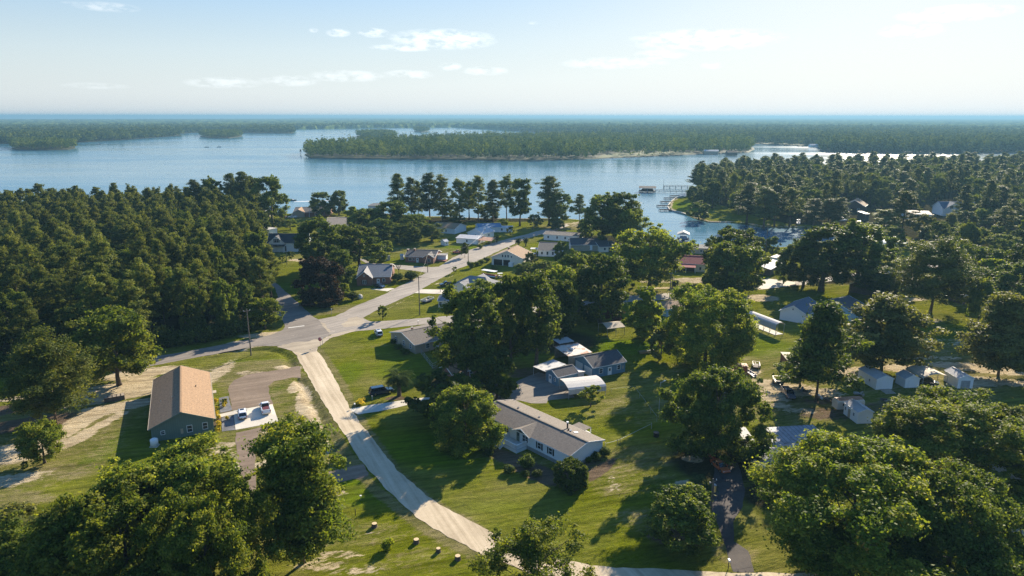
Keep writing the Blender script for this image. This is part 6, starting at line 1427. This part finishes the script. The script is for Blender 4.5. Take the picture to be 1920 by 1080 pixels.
# bushes
def bush(kind, label, px, py, wpx, h, cat='shrub', name='shrub', group=None):
    p = P(px, py); r = wpx * mpp(p) / 2; return plant(kind, label, p, h, r, cat, name, group)
bush('ball', 'largest round dark shrub by the brick house lawn', 771, 525, 25, 3.6); bush('ball', 'second round dark shrub, left of the largest', 746, 527, 19, 3.2); bush('ball', 'smallest round shrub of the three at the brick house', 741, 533, 9, 1.9); bush('ball', 'round clipped shrub beside the pale boulder', 661.5, 563, 19, 3.0)
GB = 'bushes along the long white home'
for px, py, w_, h_, l, k in ((988, 878, 27, 2.6, 'round topiary bush at the porch corner of the white home', 'ball'), (915, 838, 20, 2.3, 'pale round topiary near the round green tree', 'olshrub'), (915, 856, 18, 1.3, 'low yellow-green bush near the round green tree', 'ball'), (955, 885, 21, 1.3, 'low dark bush left of the porch steps', 'ball'), (985, 893, 15, 1.1, 'low dark bush below the round topiary', 'ball'), (1008, 893, 18, 1.2, 'low dark bush right of the round topiary', 'ball'),
                      (1118, 862, 18, 1.6, 'low bush at the gable end of the white home', 'ball'), (1135, 854, 20, 1.7, 'second low bush at the gable end, nearer the fence', 'ball'), (1105, 868, 14, 1.3, 'small bush between the clipped block and the gable bushes', 'shrub')): bush(k, l, px, py, w_, h_, group=GB)
hp = P(1070, 912); o = plant('block', 'big square-clipped hedge block at the right end of the white home', hp, 4.6, 2.9, 'hedge', 'hedge', None, R(40))
for px, py, w_, h_, l in ((852, 0, 0, 0, ''),) if False else (): pass
for px, py, w_, h_, l in ((883, 503, 14, 3.2, 'dark bush at the roadside pole, largest of its row'), (894, 499, 10, 2.2, 'second bush of the row beside the road'), (903, 496, 12, 2.4, 'third bush of the row beside the road'), (913, 491, 12, 2.2, 'last bush of the row beside the road'), (927, 505, 14, 1.5, 'low rounded bush before the cream house')): bush('shrub', l, px, py, w_, h_, group='bushes along the village road')
for px, py, w_, h_, l in ((826, 487, 8, 2.4, 'small round cedar bush in front of the brick ranch'), (900, 466, 12, 2.2, 'small bush on the lawn below the metal shed'), (738, 645, 12, 1.5, 'dark bush at the left corner of the tan house'), (748, 655, 16, 1.5, 'dark bush along the tan house wall'), (760, 664, 18, 1.6, 'dark bush at the near corner of the tan house'), (708, 515, 18, 2.0, 'loose bush beside the brick house porch'), (1335, 540, 40, 5.5, 'wide dark bush at the foot of the street trees'), (1300, 548, 26, 3.5, 'low dark bush by the far street'), (1187, 539, 9, 2.2, 'dark small bush left of the street oak'), (1266, 538, 14, 3.0, 'small bushy sapling right of the two poles'), (1042, 426, 14, 4, 'dark clipped bush by the sandy road end')): bush('shrub', l, px, py, w_, h_)
bush('yshrub', 'orange-tipped low bush at the driveway mouth', 677, 757, 21, 1.1); bush('limeshrub', 'yellow-green low bush on the lawn with the stumps', 728, 1030, 22, 1.7); bush('limeshrub', 'bright vine-covered hedge at the left edge of the bottom trees', 130, 985, 60, 2.6); bush('olshrub', 'brownish tall shrub left of the huge bottom tree', 100, 1020, 110, 5.5); bush('olshrub', 'brown-green bush at the bottom left lawn edge', 30, 985, 70, 3.2); bush('limeshrub', 'bright bush in front of the bottom left trees', 55, 1010, 60, 3); bush('shrub', 'dark bush between the bottom left trees', 160, 1060, 90, 5)
GF = 'yellow flowering shrubs beside the green house'
for i, (px, py, w_) in enumerate(((410, 786, 9), (408, 778, 8), (411, 797, 9), (412, 803, 8), (411, 811, 9), (427, 788, 7), (423, 755, 8), (422, 763, 9), (405, 755, 8), (406, 770, 8))): bush('yshrub', 'yellow-flowered low shrub in the bed between the green house and the pad', px, py, w_, 1.0, 'shrub', 'flower_shrub', GF)
bush('small', 'young tree in the dark gravel bed of the green house', 422, 760, 12, 1.6)
# bare sapling
p = P(748, 513); r = thing('bare_tree', 'leafless grey tree at the side road behind the round shrubs', 'tree', p); b = MB(); rg3 = random.Random(2)
b.tube([(0, 0, -.2), (0, 0, 1.6)], [.14, .1], 6); part('trunk', b, M['bark'], r); b = MB()
for k in range(16):
    a = k * .8; b.tube([(0, 0, 1.2 + k * .03), (math.cos(a) * .9, math.sin(a) * .9, 2.6 + rg3.random()), (math.cos(a) * 1.8, math.sin(a) * 1.8, 3.6 + 1.6 * rg3.random())], [.06, .04, .012], 4)
part('branches', b, M['bark'], r)
# shoreline
for k, px, py, tp, w_, l in (('slim0', 440, 422, 326, 34, 'tall shoreline pine left of the bushy shore oak'), ('slim1', 462, 424, 323, 38, 'tallest shoreline pine of the left shore group'), ('slim2', 480, 420, 332, 34, 'slim shoreline pine next to the bushy shore oak'), ('tall0', 512, 428, 332, 62, 'bushy shore oak at the end of the left wood'), ('tall1', 405, 426, 334, 46, 'rounded dark oak behind the left wood'), ('slim3', 372, 430, 338, 30, 'shore pine above the left wood'),
        ('dark0', 604, 407, 361, 46, 'spreading umbrella tree at the shore, left one'), ('dark1', 636, 404, 358, 40, 'spreading umbrella tree at the shore, right one'),
        ('slim1', 748, 418, 326, 34, 'leftmost tall pine of the central shore stand'), ('slim0', 772, 420, 333, 30, 'pine of the central shore stand with an open crown'), ('slim2', 806, 419, 325, 40, 'pine with a wide leaning crown in the central shore stand'), ('pine0', 830, 421, 328, 42, 'dense pine in the middle of the central shore stand'), ('pine1', 862, 422, 336, 40, 'second dense pine of the central shore stand'), ('pine2', 897, 418, 330, 40, 'dark pine right of the stand middle'), ('slim3', 925, 419, 338, 32, 'narrow pine before the widest shore pine'), ('pine3', 950, 420, 328, 44, 'widest shore pine of the central stand'), ('tall2', 975, 424, 336, 46, 'leafy tree ending the central shore stand'), ('slim0', 785, 415, 340, 26, 'thin pine behind the central shore stand'), ('slim2', 880, 412, 340, 28, 'thin pine at the water in the central stand'),
        ('slim3', 1030, 424, 331, 48, 'tall ragged pine right of the central shore stand'), ('tall0', 1045, 424, 362, 54, 'bushy dark tree under the tall ragged pine'), ('slim1', 1086, 421, 364, 24, 'small lone spindly pine by the cove mouth'), ('tall1', 1128, 462, 365, 85, 'large dark shore tree, left half'), ('tall2', 1158, 464, 362, 78, 'large dark shore tree, right half'), ('oak2', 1180, 470, 392, 60, 'sunny right flank of the large dark shore tree'), ('smalldark', 1098, 450, 412, 34, 'low dark tree at the foot of the large shore tree'),
        ('dark2', 688, 440, 392, 58, 'rounded tree left of the village garden'), ('dark3', 735, 438, 378, 80, 'broad dark tree behind the village garden'), ('dark0', 780, 448, 402, 62, 'dark tree before the central shore stand'), ('tall0', 810, 452, 420, 50, 'low dark tree beside the tiny white shed'), ('smalldark', 860, 424, 404, 36, 'rounded dark tree by the red-roofed house'), ('oak1', 845, 413, 384, 44, 'sunny tree under the dense shore pines'), ('dark1', 915, 412, 385, 44, 'low leafy tree under the dark pine'), ('lime', 660, 418, 388, 26, 'pale tree by the grey-roofed house'), ('oak3', 668, 436, 396, 34, 'leafy tree at the right end of the grey-roofed house'), ('dark2', 760, 460, 420, 50, 'shaded tree in the dark village garden'), ('dark3', 715, 450, 410, 50, 'shaded tree at the garden edge'), ('oak0', 520, 432, 410, 30, 'leafy tree left of the white flat-roofed outbuilding'), ('small', 545, 432, 412, 36, 'low leafy tree behind the farmhouse'), ('olive', 575, 440, 416, 30, 'brownish low tree right of the farmhouse'), ('dark1', 490, 446, 396, 40, 'dark tree at the wood edge by the farmhouse')):
    T(k, l, px, py, tp, w_)
# the wood on the left
ex = [(P(*q).x, P(*q).y, rr) for q, rr in (((468, 398), 10), ((520, 450), 16), ((510, 428), 9))]
rgw = random.Random(11); GW = 'trees of the dense wood on the left'
wp = poisson(W2(WOOD), 7.6, 5, ex, 80000)
wp = [q for q in wp if proj(q[0], q[1], 12)[0] > -70]
wp.sort(key=lambda q: q[0] ** 2 + q[1] ** 2)
IND = wp[:215]
for i, (x, y) in enumerate(IND):
    k = rgw.choice(['pine0', 'pine1', 'pine2', 'pine3', 'pine4', 'pine0', 'tall0'] if i > 60 else ['pine0', 'pine2', 'pine4', 'pine1', 'tall1', 'dark2'])
    H = rgw.triangular(16, 26.5, 23) * (.93 if i < 50 else 1); r_ = rgw.uniform(3.3, 5.2)
    if k[0] in 'td': H *= .8
    plant(k, 'green pine in the dense wood on the left' if k[0] == 'p' else 'leafy tree in the dense wood on the left', (x, y), H, r_, 'tree', None, GW if k[0] == 'p' else 'leafy trees of the dense wood on the left')
merged('woodland', 'farther part of the dense wood on the left', [(rgw.choice(['pine0', 'pine1', 'pine2', 'pine3', 'pine4']), x, y, rgw.triangular(17, 26.5, 23), rgw.uniform(3.6, 5.1)) for x, y in wp[215:]], 'pine', .4)
# undergrowth along the front of the wood
for i, px in enumerate(range(-30, 500, 26)):
    py = 706 - max(0, px) * .165 + rgw.uniform(-6, 3)
    if px > 400: py = 640 - (px - 400) * .3
    bush('shrub', 'dark leafy undergrowth bush along the front of the left wood', px, py, 34, rgw.uniform(3, 6.5), 'shrub', 'shrub', 'undergrowth bushes of the left wood')
# the wooded point across the cove
PT = W2([(1300, 352), (1332, 344), (1400, 333), (1500, 327), (1600, 325), (1720, 325), (1850, 324), (1990, 320), (2080, 420), (1930, 420), (1740, 415), (1640, 408), (1560, 414), (1500, 414), (1420, 412), (1385, 402), (1340, 384), (1302, 368)])
av = [(P(*q).x, P(*q).y, rr) for q, rr in (((1604, 394), 26), ((1605, 405), 18), ((1575, 408), 10), ((1630, 400), 16), ((1806, 388), 30), ((1800, 399), 30), ((1775, 395), 24), ((1604, 402), 24), ((1720, 408), 22), ((1720, 400), 18), ((1725, 410), 14), ((1908, 404), 18), ((1320, 398), 14), ((1350, 396), 14), ((1310, 384), 12))]
pp_ = poisson(PT, 12.5, 8, av, 30000); rgp = random.Random(5); GP = 'trees of the wooded point across the cove'
pp_.sort(key=lambda q: q[0] ** 2 + q[1] ** 2)
NP = 0; FAR = []
for i, (x, y) in enumerate(pp_):
    px, py = proj(x, y, 10)
    if px > 1990: continue
    back = sdist(np.array([[x, y]]), PT)[0] < 26 and y > 560
    k = rgp.choice(['slim0', 'slim1', 'slim2', 'slim3', 'pine1', 'pine3']) if (back or rgp.random() < .45) else rgp.choice(['tall0', 'tall1', 'tall2', 'dark0', 'dark1', 'dark2', 'oak0', 'oak2'])
    H = rgp.uniform(20, 27) if k[0] in 'sp' else rgp.uniform(14, 21); r_ = rgp.uniform(5, 7.5) if k[0] not in 'sp' else rgp.uniform(4.5, 6.5)
    if k[0] in 'sp':
        NP += 1
        if NP > 75: FAR.append((k, x, y, H, r_)); continue
    plant(k, 'grey-green pine in the stand on the wooded point across the cove' if k[0] in 'sp' else 'leafy tree in the stand on the wooded point across the cove', (x, y), H, r_, 'tree', None, 'pines of the wooded point' if k[0] in 'sp' else 'leafy trees of the wooded point')
merged('woodland', 'farther pines massed along the back of the wooded point', FAR, 'pinegrey', .45)
for k, px, py, tp, w_, l in (('slim1', 1308, 358, 316, 40, 'leaning pine at the tip of the wooded point'), ('tall0', 1300, 386, 348, 34, 'rounded tree on the lawn point, left one'), ('tall1', 1320, 386, 350, 32, 'rounded tree on the lawn point, middle one'), ('dark1', 1335, 390, 340, 36, 'dark upright tree on the lawn point, right one'), ('smalldark', 1310, 411, 379, 44, 'dense dark bush-tree at the water edge of the lawn point'), ('slim0', 1400, 420, 342, 50, 'dark pine at the small beach'), ('slim2', 1432, 428, 350, 46, 'dark pine right of the small beach'), ('slim3', 1452, 424, 346, 44, 'dark pine leaning over the cove'), ('pine1', 1480, 424, 352, 46, 'broad pine over the cove water'), ('slim0', 1525, 428, 372, 40, 'pine trunk pair before the cove lawn'), ('slim1', 1552, 428, 372, 36, 'slender pine before the cove lawn'), ('slim2', 1570, 430, 370, 34, 'slender pine left of the brown-roofed lawn house'),
        ('pine2', 1690, 445, 358, 62, 'big dark pine by the canal end'), ('pine4', 1655, 447, 392, 54, 'wide low pine left of the big canal pine'), ('dark2', 1848, 417, 376, 62, 'dome-shaped weeping tree by the large lake house'), ('dark0', 1800, 416, 393, 44, 'low round tree left of the dome-shaped tree'), ('tall0', 1890, 405, 362, 40, 'rounded tree right of the dome-shaped tree')):
    T(k, l, px, py, tp, w_)
# trees behind the canal and out to the right edge
RW = W2([(1722, 447), (1760, 432), (1850, 424), (1990, 424), (2010, 505), (1900, 500), (1790, 470), (1735, 462)])
rgr = random.Random(21)
for x, y in poisson(RW, 14.5, 31, [(P(1848, 417).x, P(1848, 417).y, 14)], 8000):
    k = rgr.choice(['oak0', 'oak1', 'oak2', 'dark0', 'dark3', 'tall1', 'pecan', 'olive', 'pine3', 'round']); H = rgr.uniform(8, 16) + (6 if k[:4] == 'pine' else 0)
    plant(k, 'leafy tree in the loose grove behind the canal at the right', (x, y), H, rgr.uniform(4.2, 8.0), 'tree', None, 'loose grove behind the canal')
for k, px, py, tp, w_, l in (('fir1', 1669, 490, 445, 34, 'dark pointed evergreen left of the lone broad pine'), ('smalldark', 1448, 478, 444, 30, 'grey-leaved small tree behind the brick bungalow'), ('dark1', 1420, 476, 444, 30, 'small dark tree at the cove shore'), ('oak0', 1690, 545, 500, 40, 'small leafy tree left of the lone broad pine'),
        ('dark0', 1830, 545, 462, 90, 'bushy tree right of the lone broad pine, nearer the frame middle'), ('oak1', 1880, 540, 470, 80, 'bushy tree at the right edge, upper'), ('lime', 1845, 560, 485, 70, 'yellow-green tree at the right behind the pole barn'), ('dark3', 1930, 560, 455, 100, 'dark tree cut by the right frame edge'), ('dark2', 1800, 520, 455, 70, 'dark tree behind the pole barn'), ('tall2', 1900, 585, 490, 90, 'tall tree behind the feathery right-edge tree'), ('oak3', 1835, 600, 520, 50, 'small tree in front of the pole barn'), ('smalldark', 1700, 530, 488, 36, 'low dark tree by the white cars'), ('smalldark', 1665, 560, 515, 44, 'low dark plum-tinged tree beside the dark house'), ('tall1', 1590, 460, 428, 50, 'low tree at the canal behind the oak clump'), ('dark1', 1630, 480, 430, 46, 'dark tree between canal and oak clump'), ('dark0', 1470, 530, 470, 40, 'dark small tree right of the brick bungalow')):
    T(k, l, px, py, tp, w_)
T('dark1', 'dark tree added at the canal end over the water glint', 1676, 464, 424, 44)  # tree added to cover the bright water glint at the canal end
T('small', 'young leaning tree at the right edge beside the dirt track', 1912, 1010, 930, 70); T('small', 'bush-like sapling at the lower right edge', 1925, 1065, 1000, 80); T('dark2', 'shadowy shrub tree below the dirt track', 1850, 1040, 985, 60)
print('TREES', len(wp), NP)
KNEE = 2.75
SKY, SUN, EXPO = .15, 5.0, 1.45
# ------------------------------------------------------------------ air, sky, sun, camera
def haze():
    mb = MB(); mb.box((0, 21000, 40), (90000, 46000, 88))
    m = bpy.data.materials.new('haze_air'); m.use_nodes = True; nt = m.node_tree; nt.nodes.clear()
    o_ = N(nt, 'ShaderNodeOutputMaterial'); v = N(nt, 'ShaderNodeVolumePrincipled')
    v.inputs['Color'].default_value = (.175, .35, .50, 1); v.inputs['Density'].default_value = HAZE; v.inputs['Anisotropy'].default_value = .2
    nt.links.new(v.outputs[0], o_.inputs['Volume'])
    h = part('haze', mb, m, None); h['kind'] = 'stuff'
HAZE = .00014
haze()

w = bpy.data.worlds.new('World'); C.world = w; w.use_nodes = True; nt = w.node_tree
bg = nt.nodes['Background']; sky = N(nt, 'ShaderNodeTexSky'); sky.sky_type = 'NISHITA'; sky.sun_disc = False
sky.sun_elevation = R(SUN_EL); sky.sun_rotation = R(SUN_AZ); sky.altitude = 50; sky.air_density = 1.0; sky.dust_density = .5; sky.ozone_density = 2.2
# thin fair-weather clouds, laid out by compass direction and height above the horizon
tc = N(nt, 'ShaderNodeTexCoord'); sx = N(nt, 'ShaderNodeSeparateXYZ'); nt.links.new(tc.outputs['Generated'], sx.inputs[0])
az = math_(nt, 'ARCTAN2', sx.outputs[0], sx.outputs[1]); el = math_(nt, 'ARCSINE', sx.outputs[2])
cv = N(nt, 'ShaderNodeCombineXYZ'); nt.links.new(az, cv.inputs[0]); nt.links.new(math_(nt, 'MULTIPLY', el, 2.6), cv.inputs[1])
puff = noise(nt, cv.outputs[0], 42, 6, .62); veil = noise(nt, cv.outputs[0], 5, 6, .62)
mask = None
def deg_of(px, py):
    p = P(px, py, 0) if py > 218 else None
    u = (px - 960) / F; v = (540 - py) / F; r = Vector((u, CT + v * ST, -ST + v * CT)).normalized()
    return math.atan2(r.x, r.y), math.asin(r.z)
for px, py, wx, wy, a in ((830, 74, 92, 17, 1.), (760, 90, 60, 6, .8), (700, 62, 26, 8, 1.), (634, 62, 20, 7, .9), (588, 57, 8, 4, .6), (844, 125, 20, 7, .7), (650, 143, 65, 10, .55), (420, 156, 60, 9, .5), (545, 152, 50, 9, .5), (765, 140, 45, 8, .5), (910, 133, 40, 8, .5), (1320, 74, 125, 18, .75), (1240, 102, 45, 9, .6), (1150, 118, 90, 10, .5), (1790, 24, 75, 12, .7), (1710, 56, 45, 11, .6), (200, 14, 45, 7, .6), (160, 8, 30, 3, .5), (180, 162, 45, 5, .3), (1000, 43, 10, 3, .4), (1335, 122, 20, 6, .4)):
    a0, e0 = deg_of(px, py); da = wx / F; de = wy / F
    q = math_(nt, 'ADD', math_(nt, 'POWER', math_(nt, 'DIVIDE', math_(nt, 'SUBTRACT', az, a0), da), 2), math_(nt, 'POWER', math_(nt, 'DIVIDE', math_(nt, 'SUBTRACT', el, e0), de), 2))
    k = math_(nt, 'MULTIPLY', math_(nt, 'SUBTRACT', 1.25, q, True), a)
    mask = k if mask is None else math_(nt, 'MAXIMUM', mask, k)
cf = math_(nt, 'MULTIPLY', mask, ramp(nt, puff, [(.40, 0.), (.60, 1.)]))
cf = math_(nt, 'MULTIPLY', cf, .8)
vf = math_(nt, 'MULTIPLY', ramp(nt, veil, [(.42, 0.), (.75, .35)]), ramp(nt, el, [(.0, 1.), (.25, .4)]))
vf = math_(nt, 'MAXIMUM', vf, ramp(nt, el, [(0., .95), (.10, .6), (.22, .15)]))
lum = N(nt, 'ShaderNodeRGBToBW'); hs = N(nt, 'ShaderNodeHueSaturation'); nt.links.new(hs.outputs[0], lum.inputs[0])
cw = N(nt, 'ShaderNodeVectorMath', operation='SCALE'); cw.inputs[0].default_value = (1.0, .985, .95); nt.links.new(math_(nt, 'MULTIPLY', lum.outputs[0], 1.7), cw.inputs['Scale'])
cw2 = N(nt, 'ShaderNodeVectorMath', operation='SCALE'); cw2.inputs[0].default_value = (1.0, .99, .97); nt.links.new(math_(nt, 'MULTIPLY', lum.outputs[0], 1.12), cw2.inputs['Scale'])
hs.inputs['Saturation'].default_value = 1.3; 
l0 = N(nt, 'ShaderNodeRGBToBW'); nt.links.new(sky.outputs[0], l0.inputs[0])
cap = N(nt, 'ShaderNodeVectorMath', operation='SCALE'); nt.links.new(sky.outputs[0], cap.inputs[0]); nt.links.new(math_(nt, 'DIVIDE', 1., math_(nt, 'ADD', 1., math_(nt, 'DIVIDE', l0.outputs[0], KNEE))), cap.inputs['Scale'])
nt.links.new(cap.outputs[0], hs.inputs['Color'])
c = mixc(nt, vf, hs.outputs[0], cw2.outputs[0]); c = mixc(nt, cf, c, cw.outputs[0])
c = mixc(nt, 1., c, (.925, 1., 1.075), 'MULTIPLY')
nt.links.new(c, bg.inputs['Color']); bg.inputs['Strength'].default_value = SKY

sl = bpy.data.lights.new('sun', 'SUN'); sl.energy = SUN; sl.angle = R(.55); sl.color = (1, .87, .68)
so = bpy.data.objects.new('sun', sl); COL.objects.link(so)
d = Vector((math.sin(R(SUN_AZ)) * math.cos(R(SUN_EL)), math.cos(R(SUN_AZ)) * math.cos(R(SUN_EL)), math.sin(R(SUN_EL))))
so.rotation_euler = (-d).to_track_quat('-Z', 'Y').to_euler(); so.location = (0, 0, 200)

cam = bpy.data.cameras.new('camera'); co = bpy.data.objects.new('camera', cam); COL.objects.link(co)
co.location = (0, 0, CAMH); co.rotation_euler = (math.pi / 2 - TH, R(-.07), 0)
cam.sensor_width = 36; cam.lens = 36 * F / 1920; cam.clip_start = .5; cam.clip_end = 100000
C.camera = co
C.view_settings.view_transform = 'Standard'; C.view_settings.look = 'None'; C.view_settings.exposure = EXPO; C.view_settings.gamma = 1
C.cycles.max_bounces = 6; C.cycles.diffuse_bounces = 2; C.cycles.glossy_bounces = 2; C.cycles.transmission_bounces = 3; C.cycles.volume_bounces = 0; C.cycles.transparent_max_bounces = 4
C.cycles.use_denoising = True; C.cycles.denoising_input_passes = 'RGB_ALBEDO_NORMAL'; C.cycles.denoising_prefilter = 'NONE'
